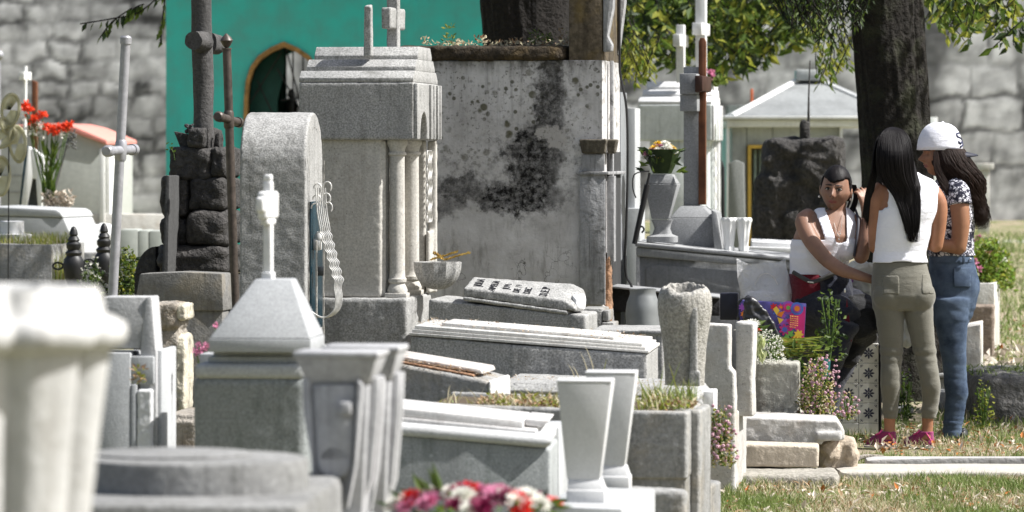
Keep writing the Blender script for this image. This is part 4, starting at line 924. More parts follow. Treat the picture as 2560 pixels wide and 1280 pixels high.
# ---------------------------------------------------------------- moulded granite tomb with truncated pyramid and marble cross
def front_tomb():
    D = 11.8; t = T('moulded_granite_tomb', 'large blurred grey granite tomb with rounded moulding carrying a flat topped pyramid', 'tomb', 752, None, D, rz=-6)
    X, Z, m = t.x, t.z, t.m
    bm = NB(); box(bm, X(480), X(765), 0, .62, 0, Z(944), .02, 3); worn(t.add('base', bm, stone('mottled_dark_granite', (.25, .265, .26), .3, 120, (.09, .105, .095), .9, .0015)), .008, .004, .06, 2)
    bm = NB(); box(bm, X(484), X(760), -.004, .61, Z(949), Z(910), .017, 4); box(bm, X(512), X(752), .03, .58, Z(911), Z(893), .006); box(bm, X(524), X(744), .045, .565, Z(893.2), Z(884), .003)
    t.add('moulding', bm, stone('light_granite', (.42, .43, .43), .18, 140, (.25, .26, .26), .3, .001))
    p = T('pyramid_stone', 'flat topped granite pyramid with a faint letter A on the moulded tomb', 'gravestone', 775, 882, D-.02, rz=-5)
    X2, Z2 = p.x, p.z
    bm = NB(); box(bm, X2(520), X2(777), 0, .30, 0, Z2(848), .004); frus(bm, (X2(521), X2(776), .001, .299), Z2(847), (X2(624), X2(716), .10, .20), Z2(701), .004)
    st = p.add('stone', bm, stone('speckled_pale_granite', (.38, .39, .40), .22, 190, (.30, .31, .32), .15, .0008))
    ang = math.atan2(.10, Z2(701)-Z2(847))
    textmesh('letter', 'A', m(36), plain('faded_engraving', (.50, .51, .53), .8, .2, 0, .05), p.root, Matrix.Translation((X2(645), .0715-.002, Z2(780)+.001)) @ Matrix.Rotation(pi/2-ang, 4, 'X'), .0015)
    c = T('marble_cross', 'slim white marble cross with scalloped ends on the granite pyramid', 'cross', 656, 699, D+.13, rz=-15)
    x = lambda q: c.m(q-656)
    bm = NB(); box(bm, x(657), x(679), 0, .026, -.003, c.z(560), .005, 3); box(bm, x(654), x(682), -.006, .032, -.003, c.z(680), .004)
    box(bm, x(656), x(680), .001, .025, c.z(500), c.z(452), .007, 3); box(bm, x(658), x(678), .002, .024, c.z(454), c.z(436), .006, 3); c.add('shaft', bm, MARB)
    bm = NB(); box(bm, x(655), x(681), -.05, .072, c.z(548), c.z(478), .010, 3); box(bm, x(657), x(679), -.028, .05, c.z(562), c.z(546), .006, 3); box(bm, x(657), x(679), -.07, -.045, c.z(530), c.z(492), .008, 3); c.add('arm', bm, MARB)
front_tomb()
# ---------------------------------------------------------------- foreground: two art deco vases, oval tiers, big blurred white vase
DVAS = stone('mottled_vase_stone', (.42, .42, .43), .12, 60, (.24, .24, .245), .5, .001)
def deco_vase(label, px, py, D, w_, h_, group):
    t = T('deco_vase', label, 'vase', px, py, D, rz=-8, group=group)
    m = t.m; H = m(h_); Wd = m(w_)/2; dp = Wd*.95; z = lambda f: H*f
    bm = NB(); Y0 = .0
    frus(bm, (-Wd*.62, Wd*.62, 0, dp*1.2), 0, (-Wd*.80, Wd*.80, -.004, dp*1.25), z(.80), .006)
    frus(bm, (-Wd*.80, Wd*.80, -.004, dp*1.25), z(.801), (-Wd*1.06, Wd*1.06, -.03, dp*1.35), z(.965), .003)
    box(bm, -Wd*1.1, Wd*1.1, -.036, dp*1.4, z(.966), z(1), .003); t.add('body', bm, DVAS)
    # raised rounded apron, bosses and fins
    bm = NB(); lathe(bm, [(.0, 0)]*0+[(Wd*.45, 0), (Wd*.45, .012), (Wd*.38, .018)], 0, 0, 30); bmesh.ops.rotate(bm, verts=bm.verts, matrix=Matrix.Rotation(R(90), 3, 'X')); bmesh.ops.translate(bm, verts=bm.verts, vec=(-Wd*.05, 0, z(.33)))
    prism(bm, [(-Wd*.5, z(.33)), (Wd*.40, z(.33)), (Wd*.50, z(.80)), (-Wd*.60, z(.80))], -.018, -.0005, .006); t.add('apron', bm, DVAS)
    bm = NB(); box(bm, Wd*.10, Wd*.42, -.04, -.019, z(.62), z(.70), .006); box(bm, Wd*.82, Wd*.98, dp*.35, dp*.62, z(.62), z(.70), .006); t.add('boss', bm, DVAS)
    bm = NB()
    for yy in (.02, dp*.9):
        prism(bm, [(Wd*.5, z(.02)), (Wd*.82, z(.22)), (Wd*.98, z(.62)), (Wd*1.02, z(.84)), (Wd*.78, z(.84)), (Wd*.6, z(.2))], yy, yy+.028, .004)
    prism(bm, [(-Wd*.55, z(.2)), (-Wd*.88, z(.62)), (-Wd*.92, z(.84)), (-Wd*.7, z(.84))], -.012, .02, .004)
    prism(bm, [(Wd*.30, z(.05)), (Wd*.52, z(.3)), (Wd*.70, z(.8)), (Wd*.56, z(.84)), (Wd*.46, z(.36))], -.032, -.002, .004); t.add('fin', bm, DVAS)
    bm = NB(); box(bm, -Wd*.7, Wd*.8, -.02, dp*1.3, -.10, -.001, .006); t.add('foot', bm, FINEG)
    return t
deco_vase('grey stepped stone vase in front, nearer and left of the matching pair', 845, 1290, 8.9, 196, 412, 'pair of grey stone flower vases')
deco_vase('grey stepped stone vase in front, half hidden behind its twin', 906, 1300, 9.3, 178, 436, 'pair of grey stone flower vases')
def fluted_vase(label, px, D, top, rpx, mat, h=.55, nf=8, group=None, name='fluted_vase', n=96):
    t = T(name, label, 'vase', px, None, D, rz=0, group=group); zt = t.z(top); r = t.m(rpx); bm = NB()
    pr_ = [(r*.50, zt-h), (r*.62, zt-h*.6), (r*.76, zt-h*.3), (r*.84, zt-h*.20), (r*.88, zt-.095), (r*.90, zt-.085)]
    lathe(bm, pr_, 0, 0, n, -.07, nf); t.add('body', bm, mat)
    bm = NB(); lathe(bm, [(r*.86, zt-.088), (r*.98, zt-.078), (r, zt-.062), (r*.99, zt-.048), (r*.90, zt-.040), (r*.88, zt-.014), (r*.86, zt-.002), (r*.80, zt), (r*.74, zt-.006), (r*.70, zt-.06), (.005, zt-.07)], 0, 0, n, -.035, nf, cap=False); t.add('rim', bm, mat, ang=80)
    bm = NB(); lathe(bm, [(r*.8, 0), (r*.8, .1), (r*.6, .14), (r*.5, zt-h-.0), (r*.44, zt-h+.002)], 0, 0, 40); t.add('base', bm, mat); return t
def lobed(bm, prof, n=160, nf=8, ph=0, amp=.12):
    rings = []
    for r, z in prof:
        rings.append([bm.verts.new((r*k*cos(a), r*k*sin(a), z)) for a in [2*pi*i/n for i in range(n)] for k in [1-amp*(1-abs(sin(nf/2*(a-ph))))**2.2]])
    for A, B in zip(rings, rings[1:]):
        for i in range(n): bm.faces.new((A[i], A[(i+1) % n], B[(i+1) % n], B[i]))
    return bm
def big_vase():
    t = T('lobed_vase', 'huge blurred white lobed stone vase filling the lower left corner', 'vase', -32, None, 5.9, rz=0); r = t.m(350); zt = t.z(716); ph = R(-90+19)
    MV = stone('dirty_white_stone', (.56, .555, .54), .06, 60, (.30, .28, .25), .4, .002)
    bm = NB(); lobed(bm, [(r*.60, zt-.60), (r*.715, zt-.38), (r*.80, zt-.22), (r*.86, zt-.125), (r*.885, zt-.092)], ph=ph, amp=.16); t.add('body', bm, MV, ang=80)
    bm = NB(); lobed(bm, [(r*.85, zt-.095), (r*.97, zt-.086), (r, zt-.070), (r*.99, zt-.054), (r*.90, zt-.044), (r*.84, zt-.040), (r*.82, zt-.012), (r*.79, zt), (r*.73, zt-.004), (r*.70, zt-.05), (.005, zt-.06)], ph=ph, amp=.10); t.add('rim', bm, MV, ang=80)
    bm = NB(); lathe(bm, [(r*.7, 0), (r*.7, .1), (r*.5, .14), (r*.5, zt-.605)], 0, 0, 40); t.add('base', bm, MV)
big_vase()
CEMD = stone('dull_foreground_cement', (.24, .24, .235), .25, 60, (.12, .12, .11), .6, .003)
def oval_tiers():
    D = 8.3; t = T('oval_tiered_base', 'blurred grey oval stone base in two tiers at the bottom left', 'grave base', 440, None, D, rz=-4)
    bm = NB(); lathe(bm, [(t.m(296), t.z(1300)), (t.m(296), t.z(1178)), (t.m(291), t.z(1168)), (t.m(280), t.z(1164))], 0, .25, 90, sx=1, sy=.85); ring = t.add('upper_tier', bm, CEMD)
    bm = NB(); lathe(bm, [(t.m(210), t.z(1164)+.001), (t.m(210), t.z(1159)), (t.m(204), t.z(1157))], t.m(-70), .30, 90, sx=1, sy=.85); t.add('inner_disc', bm, CEMD)
    bm = NB(); box(bm, t.m(-330), t.m(336), -.14, .7, 0, t.z(1246), .02); t.add('lower_tier', bm, CEMD)
oval_tiers()
def flowers(label, px, py, D, w_, h_, cols, n_, fr, leaf=True, dp=.12, name='flower_bunch', group=None, cat='flowers', up=.6, lf_=6):
    t = T(name, label, cat, px, py, D, rz=0, group=group)
    per = {}
    for k in range(n_):
        a, b = U(-1, 1), U(-1, 1)
        if a*a+b*b > 1: a *= .6; b *= .6
        c = Vector((a*t.m(w_)/2, b*dp, t.m(h_)*(1-(.55 if w_ < 300 else .25)*(a*a+b*b))*U(.8, 1))); mi = cols[k % len(cols)]
        L = per.setdefault(mi, Leaves()); r = fr*U(.75, 1.2); tilt = Vector((a*.7, b*.7-.35, 1)).normalized()
        x = tilt.cross(Vector((0, 1, .2))).normalized(); y = tilt.cross(x)
        for ring, (rr, lf, nn) in enumerate(((1, .35, 13), (.7, .8, 10), (.4, 1.6, 7))):
            for j in range(nn):
                q = 2*pi*j/nn+ring*.4+U(-.1, .1); L.leaf(c+tilt*r*.1*ring, (x*cos(q)+y*sin(q))*1+tilt*lf*U(.6, 1.3), r*rr, r*.38, tilt)
    for mi, L in per.items(): L.build('petals', [mi], t.root)
    if leaf:
        L = Leaves()
        for _ in range(int(n_*lf_)): 
            a, b = U(-1, 1), U(-1, 1); L.leaf((a*t.m(w_)*.5, b*dp, U(-.1, .75)*t.m(h_)), (a, b, U(-.2, 1)), fr*1.8, fr*.7, None, rnd.choice([0, 1]))
        L.build('leaves', [LEAFD, LEAFM], t.root)
    return t
f = flowers('blurred bunch of white, red and purple chrysanthemums at the bottom edge', 1190, 1330, 9.0, 400, 105, [PW, PM, PW, PP, PR, PW, PM, PP, PW], 84, .032, lf_=.8)
L = Leaves()
for (a, b, c_, d) in ((1105, 1240, 1075, 1180), (1110, 1250, 1085, 1170), (1060, 1235, 1035, 1190), (1080, 1230, 1050, 1200)): 
    p0 = Vector((f.x(a), 0, f.z(b))); p1 = Vector((f.x(c_), 0, f.z(d))); L.leaf(p0, p1-p0, (p1-p0).length*1.2, .018)
L.build('long_leaf', [LEAFM], f.root)
# ---------------------------------------------------------------- centre foreground: tomb with half-round moulding
def round_moulded():
    D = 12.3; t = T('half_round_moulded_tomb', 'long blurred grey tomb with a pale half-round moulding behind the bottom flowers', 'tomb', 1375, None, D, rz=-3.5); X, Z = t.x, t.z
    bm = NB(); prism(bm, [(X(960), 0), (X(1376), 0), (X(1376), Z(1122)), (X(960), Z(1084))], 0, .5, .01, seg=3); t.add('body', bm, GRAN2)
    bm = NB(); a0, a1 = Z(1071), Z(1103); r = t.m(16)
    tube(bm, [(X(960), -.004, a0), (X(1360), -.004, a1), (X(1372), .004, a1+.0)], [r, r, r*.75], 20); prism(bm, [(X(960), Z(1086)), (X(1372), Z(1120)), (X(1372), Z(1088)), (X(960), Z(1054))], .0, .5, .012, seg=3); t.add('moulding', bm, stone('pale_granite_moulding', (.55, .555, .56), .15, 150, (.3, .3, .3), .3, .001), ang=60)
    bm = NB(); prism(bm, [(X(965), Z(1053)), (X(1340), Z(1086)), (X(1340), Z(1077)), (X(965), Z(1043))], .02, .46, .004); prism(bm, [(X(968), Z(1042)), (X(1306), Z(1075)), (X(1306), Z(1054)), (X(968), Z(1020))], .035, .44, .006); prism(bm, [(X(1308), Z(1070)), (X(1350), Z(1074)), (X(1370), Z(1058)), (X(1308), Z(1052))], .1, .42, .005); t.add('lid', bm, stone('pale_lid', (.58, .57, .56), .15, 120, (.3, .26, .25), .4, .001))
    simple('grey_slab_post', 'narrow grey stone slab standing at the right end of the half-round moulded tomb', 'slab', 1400, 12.75, [(rect(1330, 1398, 1068, G(12.75)), 0, .3)], FINEG, rz=-7)
round_moulded()
def taper_vase(label, px0, px1, top, bot, D, group):
    t = T('tapered_vase', label, 'vase', px1-6, bot, D, rz=-5, group=group); X = t.x; Z = t.z; d = .13
    c0 = (px0+px1)/2; hw = (px1-px0)/2
    bm = NB(); f = .60
    frus(bm, (X(c0-hw*f-4), X(c0+hw*f-4), d*.2, d*.8), Z(bot-66), (X(px0), X(px1), 0, d), Z(top+6), .004)
    box(bm, X(px0-2), X(px1), -.002, d+.002, Z(top+5.8), Z(top), .003)
    for (x_, sx_) in ((c0-hw, 1), (c0+hw, 1)): pass
    t.add('body', bm, VMAT)
    bm = NB(); frus(bm, (X(c0-hw*.62), X(c0+hw*.70), d*.12, d*.88), Z(bot-42), (X(c0-hw*f-2), X(c0+hw*f-2), d*.2, d*.8), Z(bot-67), .003); box(bm, X(c0-hw*.66), X(c0+hw*.74), d*.05, d*.95, 0, Z(bot-42.2), .005); t.add('foot', bm, VMAT); return t
VMAT = stone('fine_white_granite', (.60, .60, .60), .10, 180, (.42, .42, .42), .15, .0005)
taper_vase('front one of two white tapered square vases standing on the cement block', 1392, 1530, 951, 1268, 11.4, 'pair of white tapered vases')
taper_vase('rear one of two white tapered square vases, behind and right of its twin', 1464, 1590, 930, 1234, 12.1, 'pair of white tapered vases')
simple('vase_block', 'low cement block under the pair of white tapered vases', 'block', 1560, 11.3, [([(1340, G(11.3)), (1562, G(11.3)), (1562, 1268), (1352, 1264)], -.05, .62), ], FINEG, rz=-10)
t = simple('cement_kerb', 'low weathered cement kerb at the bottom right of the tapered vases', 'kerb', 1716, 12.6, [([(1500, G(12.6)), (1716, G(12.6)), (1716, 1228), (1560, 1222), (1500, 1224)], 0, .12)], CEM, rz=-6); worn(t.root, .008, .012)
simple('step_block', 'small cement step block beyond the cement kerb beside the dry grass', 'block', 1775, 14.2, [([(1640, G(14.2)), (1775, G(14.2)), (1775, 1215), (1640, 1210)], 0, .25)], CEM, rz=-12)
# ---------------------------------------------------------------- centre: slabs
def debris(label, t, x0, x1, y0, y1, zf, n_, name='fallen_leaf_litter', sz=.018, mats=None):
    L = Leaves()
    for _ in range(n_):
        px = U(x0, x1); y = U(y0, y1); L.leaf((t.x(px), y, t.z(zf(px))+U(.002, .008)), (U(-1, 1), U(-1, 1), U(-.1, .35)), sz*U(.4, 1.3), sz*.35, (0, 0, 1), rnd.choice([0, 0, 1]))
    o = L.build(name, mats or [DRYL, DRYP]); o.location = t.loc; o.rotation_euler = t.rot; tag(o, label, 'leaf litter', None, 'stuff')
def lin(x0, y0, x1, y1): return lambda x: y0+(y1-y0)*(x-x0)/(x1-x0)
def slab_tomb():
    D = 16.4; t = T('stepped_lid_tomb', 'long cracked grey tomb with a thin stepped white lid strewn with dry leaves', 'tomb', 1618, None, D, rz=-6); X, Z = t.x, t.z
    dy = .66; TOPW = stone('pale_lid_stone', (.56, .55, .525), .18, 110, (.22, .19, .16), .35, .002)
    bm = NB(); prism(bm, [(X(1024), Z(1015)), (X(1272), Z(1015)), (X(1270), Z(940)), (X(1275), Z(862)), (X(1024), Z(842))], 0, dy, .004); prism(bm, [(X(1276), Z(1015)), (X(1618), Z(1015)), (X(1618), Z(884)), (X(1279), Z(863)), (X(1275), Z(940))], -.006, dy-.003, .005); t.add('body', bm, GRAN)
    bm = NB()
    for k, (a, b, i_) in enumerate(((0, 7, -.006), (8, 15, .008), (16, 24, .022))):
        prism(bm, [(X(1022+k*6), Z(841-a)), (X(1622-k*9), Z(883-a)), (X(1622-k*9), Z(883-b)), (X(1022+k*6), Z(841-b))], i_, dy-i_, .002)
    prism(bm, [(X(1095), Z(824)), (X(1530), Z(852)), (X(1528), Z(845)), (X(1095), Z(812))], .12, dy-.14, .003); t.add('lid', bm, TOPW)
    debris('dry leaves and twigs scattered over the white lid of the long cracked tomb', t, 1030, 1600, .03, .6, lin(1022, 814, 1622, 857), 420)
    # lower moulded plinth running under it to the broken vase
    b = T('stepped_plinth', 'low stepped stone plinth under the broken round vase', 'grave base', 1742, None, 15.7, rz=-7); X, Z = b.x, b.z; bm = NB()
    prism(bm, [(X(1250), 0), (X(1742), 0), (X(1742), Z(1000)), (X(1250), Z(985))], 0, .62, .005)
    for k, (a, c, i_) in enumerate(((0, 9, -.012), (10, 18, .004), (19, 27, .02))):
        prism(bm, [(X(1250), Z(984-a)), (X(1746-k*8), Z(999-a)), (X(1746-k*8), Z(999-c)), (X(1250), Z(984-c))], i_, .62-i_, .002)
    b.add('plinth', bm, GRAN); bm = NB(); box(bm, .001, .045, .30, .50, Z(1045), Z(990), .004); b.add('square_boss', bm, MARB)
    debris('dry leaf crumbs scattered on the plinth around the broken vase', b, 1260, 1735, .0, .3, lin(1250, 955, 1746, 970), 200)
slab_tomb()
def fallen_head():
    D = 18.6; t = T('granite_grave_slab', 'plain grey granite base slab carrying the toppled headstone', 'grave base', 1462, None, D, rz=-8); X, Z = t.x, t.z
    bm = NB(); prism(bm, [(X(1070), 0), (X(1462), 0), (X(1462), Z(789)), (X(1424), Z(786)), (X(1070), Z(749))], 0, .5, .005); prism(bm, [(X(1425), Z(838)), (X(1466), Z(840)), (X(1466), Z(787)), (X(1425), Z(784))], -.012, .35, .005); t.add('base', bm, GRAN)
    s = T('fallen_headstone', 'toppled granite headstone lying on its back with black engraved letters', 'gravestone', 1452, 782, D+.0, rz=-8); X, Z = s.x, s.z
    bm = NB(); prof = [(0, Z(0) if 0 else 0)]
    # lies on its back: front face tilted up towards the camera; built as a bar with a chamfered near edge, sloping down to the right
    def sec(px, zb, ztn, ztt):  # x, bottom, near shoulder top, far top
        return [bm.verts.new((X(px), .0, Z(zb))), bm.verts.new((X(px), .0, Z(ztn))), bm.verts.new((X(px)+.012, .20, Z(ztt))), bm.verts.new((X(px)+.012, .30, Z(ztt+2))), bm.verts.new((X(px), .32, Z(zb)))]
    S_ = [sec(1158, 742, 722, 699), sec(1162, 743, 721, 698), sec(1408, 776, 750, 714), sec(1432, 777, 764, 726), sec(1440, 778, 772, 745)]
    for A, B in zip(S_, S_[1:]):
        for i in range(5): bm.faces.new((A[i], B[i], B[(i+1) % 5], A[(i+1) % 5]))
    bm.faces.new(S_[0]); bm.faces.new(S_[-1][::-1]); st = s.add('stone', bm, GRAN); worn(st, .005, .004, .03, 1)
    bm = NB(); prism(bm, [(X(1157), Z(753)), (X(1420), Z(788)), (X(1420), Z(777)), (X(1157), Z(742))], -.006, .3, .004); s.add('edge_moulding', bm, GRAN)
    bm = NB(); rock(bm, X(1424), X(1450), .04, .26, Z(782), Z(738), 5, .12, 4, 7); worn(s.add('rounded_head', bm, MARB), .006, .006)
    # engraved words, read from the right-hand side of the stone
    A = Vector((X(1162), 0, Z(721))); B = Vector((X(1408), 0, Z(750))); C = Vector((X(1162)+.012, .20, Z(698)))
    ex = (B-A).normalized(); ey = (C-A); ey = (ey-ex*ey.dot(ex)).normalized(); nn = ex.cross(ey).normalized()
    for txt, px, f, sz in (('JULIA', 1198, 0.20, .052), ('AMELIA', 1236, .02, .046), ('JUN.', 1268, .22, .044), ('DE 19', 1296, .08, .044), ('DSC', 1323, .08, .046), ('D.E.P', 1366, .06, .054)):
        q_ = (px-1162)/246; An = Vector((X(px), 0, Z(721+29*q_))); Cn = Vector((X(px)+.012, .20, Z(698+16*q_)))
        ey = Cn-An; ey = (ey-ex*ey.dot(ex)).normalized(); nn = ex.cross(ey).normalized(); o_ = An+ey*(.20*f)+nn*.0045
        xa = ey; ya = -ex   # letters run up the slope
        M = Matrix(((xa.x, ya.x, nn.x, o_.x+ex.x*.0), (xa.y, ya.y, nn.y, o_.y), (xa.z, ya.z, nn.z, o_.z), (0, 0, 0, 1))) @ Matrix.Scale(.95, 4, (1, 0, 0))
        textmesh('inscription', txt, sz, LETTER, s.root, M, .0012, 1.05)
    simple('low_slab', 'flat grey grave slab behind the long cracked tomb, right of the toppled headstone', 'slab', 1640, 17.6, [(rect(1480, 1660, 838, G(17.6)), 0, .5), (rect(1478, 1662, 825, 836), -.01, .5)], GRAN, rz=-6)
fallen_head()
def tilted_sarc():
    D = 14.6; t = T('sunken_tomb', 'sunken grey sarcophagus tilting down to the right with a cracked side', 'tomb', 1225, None, D, rz=-9); X, Z = t.x, t.z
    bm = NB(); prism(bm, [(X(940), Z(1060)), (X(1232), Z(1060)), (X(1222), Z(953)), (X(1180), Z(944)), (X(940), Z(902))], 0, .42, .008, seg=3); t.add('body', bm, CEM)
    bm = NB(); prism(bm, [(X(940), Z(901)), (X(1182), Z(943)), (X(1180), Z(938)), (X(940), Z(896))], .02, .4, .003); t.add('lid', bm, BRICK); 
    bm = NB(); prism(bm, [(X(940), Z(895.5)), (X(1200), Z(938)), (X(1195), Z(926)), (X(940), Z(886))], .06, .36, .005); t.add('top_slab', bm, stone('warm_pale_slab', (.52, .49, .46), .15, 90, (.25, .16, .12), .6, .002))
    bm = NB(); prism(bm, [(X(1223), Z(1040)), (X(1231), Z(1040)), (X(1228), Z(955)), (X(1222), Z(952))], -.004, .43, .003); t.add('end_plate', bm, stone('white_render', (.66, .65, .62), .1, 60, (.3, .28, .25), .3, .003))
    debris('reddish dry leaf crumbs along the top of the sunken sarcophagus', t, 990, 1225, .0, .1, lin(940, 894, 1225, 944), 160)
    # grave boxes in front
    D = 13.6; b = T('grass_grave_box', 'open cement grave box filled with weeds and grass below the broken vase', 'grave', 1718, None, D, rz=-8); X, Z = b.x, b.z
    def side(nm, pts, y0, y1, mat, bev=.006): bm = NB(); prism(bm, [(X(p), Z(q)) for p, q in pts], y0, y1, bev); return b.add(nm, bm, mat)
    side('side_wall', [(1060, 1200), (1718, 1200), (1718, 1030), (1470, 1026), (1060, 1014)], 0, .05, CEM); side('side_wall', [(1060, 1200), (1718, 1200), (1718, 1026), (1060, 1010)], .55, .6, CEM)
    bm = NB(); box(bm, -.06, -.001, .052, .548, Z(1200), Z(1031), .004); b.add('end_wall', bm, CEM)
    bm = NB(); prism(bm, [(X(1065), Z(1190)), (X(1650), Z(1190)), (X(1650), Z(1034)), (X(1065), Z(1020))], .052, .548, 0); b.add('soil', bm, plain('soil', (.09, .07, .05), .95, .1))
    bm = NB(); prism(bm, [(X(1570), 0), (X(1716), 0), (X(1714), Z(1160)), (X(1570), Z(1158))], .012, .5, .008); prism(bm, [(X(1060), 0), (X(1568), 0), (X(1568), Z(1201)), (X(1060), Z(1201))], .02, .5, .008); b.add('foundation', bm, CEM)
    simple('thin_slab', 'thin upright cement slab at the right end of the weedy grave box', 'slab', 1750, 13.75, [(rect(1724, 1750, 1026, G(13.75)), 0, .35)], CEM, rz=-9)
    L = Leaves()
    for _ in range(520):
        px = rnd.choice([U(1590, 1712), U(1590, 1712), U(1080, 1400), U(1240, 1420), U(1400, 1600)]); tall = 1 if px > 1590 else .6
        L.blade((X(px), U(.06, .5), Z(1030)), U(.02, .10)*tall, .006, (U(-.05, .05), U(-.02, .02), 0), rnd.choice([0, 0, 1, 2]) if px > 1580 else rnd.choice([2, 2, 0, 1]))
    for _ in range(700):
        px = U(1180, 1450) if rnd.random() < .7 else U(1590, 1720)
        L.leaf((X(px), U(.06, .4), Z(1030)+U(0, .03)), (U(-1, 1), U(-1, 1), U(-.3, .8)), U(.012, .03), .012, None, rnd.choice([3, 3, 2, 1]))
    g_ = L.build('weeds_in_grave_box', [GRASS, LEAFY, STRAW, DRYL]); g_.location = b.loc; g_.rotation_euler = b.rot; tag(g_, 'green grass and dry weeds filling the open cement grave box', 'weeds', None, 'stuff')
    # long single blades
    L = Leaves()
    w = T('tall_grass', 'few tall green grass blades in front of the broken vase', 'grass', 1655, 1030, 13.9, rz=0)
    for (a0, b0, a1, b1, a2, b2, m_) in ((1640, 1030, 1650, 960, 1662, 905, 0), (1655, 1030, 1690, 930, 1702, 900, 0), (1630, 1030, 1600, 960, 1592, 930, 0), (1690, 1030, 1720, 960, 1765, 1000, 1), (1600, 1030, 1612, 980, 1640, 965, 1), (1700, 1030, 1690, 950, 1670, 905, 1), (1480, 1015, 1500, 930, 1460, 860, 2), (1440, 1010, 1400, 940, 1385, 948, 1), (1500, 1015, 1508, 920, 1518, 895, 1), (1300, 950, 1260, 946, 1240, 962, 2), (1640, 1030, 1630, 990, 1615, 960, 0), (1665, 1030, 1670, 985, 1684, 960, 0), (1120, 1010, 1120, 960, 1128, 965, 2), (1120, 1010, 1135, 980, 1140, 978, 2), (1440, 1000, 1445, 940, 1420, 910, 2), (1455, 1000, 1450, 930, 1430, 915, 2), (1470, 1000, 1480, 930, 1450, 880, 2)):
        P = [Vector((w.x(a), U(-.01, .01), w.z(b))) for a, b in ((a0, b0), (a1, b1), (a2, b2))]; N_ = 8; k0 = len(L.v)
        for i in range(N_+1):
            q = i/N_; p = P[0]*(1-q)**2+P[1]*2*q*(1-q)+P[2]*q*q; ww = .0045*(1-q**2)+.0003; L.v += [p+Vector((-ww/2, 0, 0)), p+Vector((ww/2, .001, 0))]
        for i in range(N_): L.f.append((k0+2*i, k0+2*i+1, k0+2*i+3, k0+2*i+2)); L.mi.append(m_)
    L.build('blade', [GRASS, LEAFY, STRAW], w.root)
tilted_sarc()
# ---------------------------------------------------------------- broken round vase
def broken_vase():
    D = 15.5; t = T('broken_stone_vase', 'rough round grey cement vase with a jagged broken rim', 'vase', 1712, 962, D, rz=-4); r = t.m(66); h = t.z(712)
    bm = NB(); n_ = 72; prof = [(r*.74, 0), (r*.77, h*.2), (r*.83, h*.42), (r*.93, h*.58), (r*1.02, h*.72), (r*1.04, h*.82), (r*1.0, h*.91), (r*.90, h*.96), (r*.76, h*.985), (r*.70, h*.97), (r*.66, h*.7), (.004, h*.68)]
    lathe(bm, prof, 0, 0, n_, cap=False); k = 0
    for v in bm.verts:
        p = v.co; a = math.atan2(p.y, p.x); f = p.z/h
        if f > .93:
            jag = noise.noise(Vector((cos(a)*2.2, sin(a)*2.2, 5)))*.09+noise.noise(Vector((cos(a)*7, sin(a)*7, 1)))*.05
            v.co.z += jag*.45*h+.035*h*sin(a)*(1 if p.xy.length < r*.95 else .4); s_ = 1+noise.noise(Vector((cos(a)*4, sin(a)*4, 9)))*.14; 
            if p.xy.length < r*.78: v.co.x *= s_; v.co.y *= s_
    v0 = t.add('body', bm, stone('rough_aggregate', (.39, .375, .345), .42, 90, (.12, .12, .09), .22, .006, pits=.3), ang=180); v0.modifiers.new('sub', 'SUBSURF').levels = 1; v0.modifiers['sub'].render_levels = 2
    tx = bpy.data.textures.new('grit', 'CLOUDS'); tx.noise_scale = .012; d = v0.modifiers.new('grit', 'DISPLACE'); d.texture = tx; d.strength = .0035; d.texture_coords = 'LOCAL'
    bm = NB(); box(bm, t.x(1726), t.x(1745), -r*.98, -r*.60, 0, t.z(765), .004); box(bm, t.x(1724), t.x(1752), -r*1.0, -r*.6, 0, t.z(925), .004); worn(t.add('fin', bm, GRAN), .004, .004)
broken_vase()
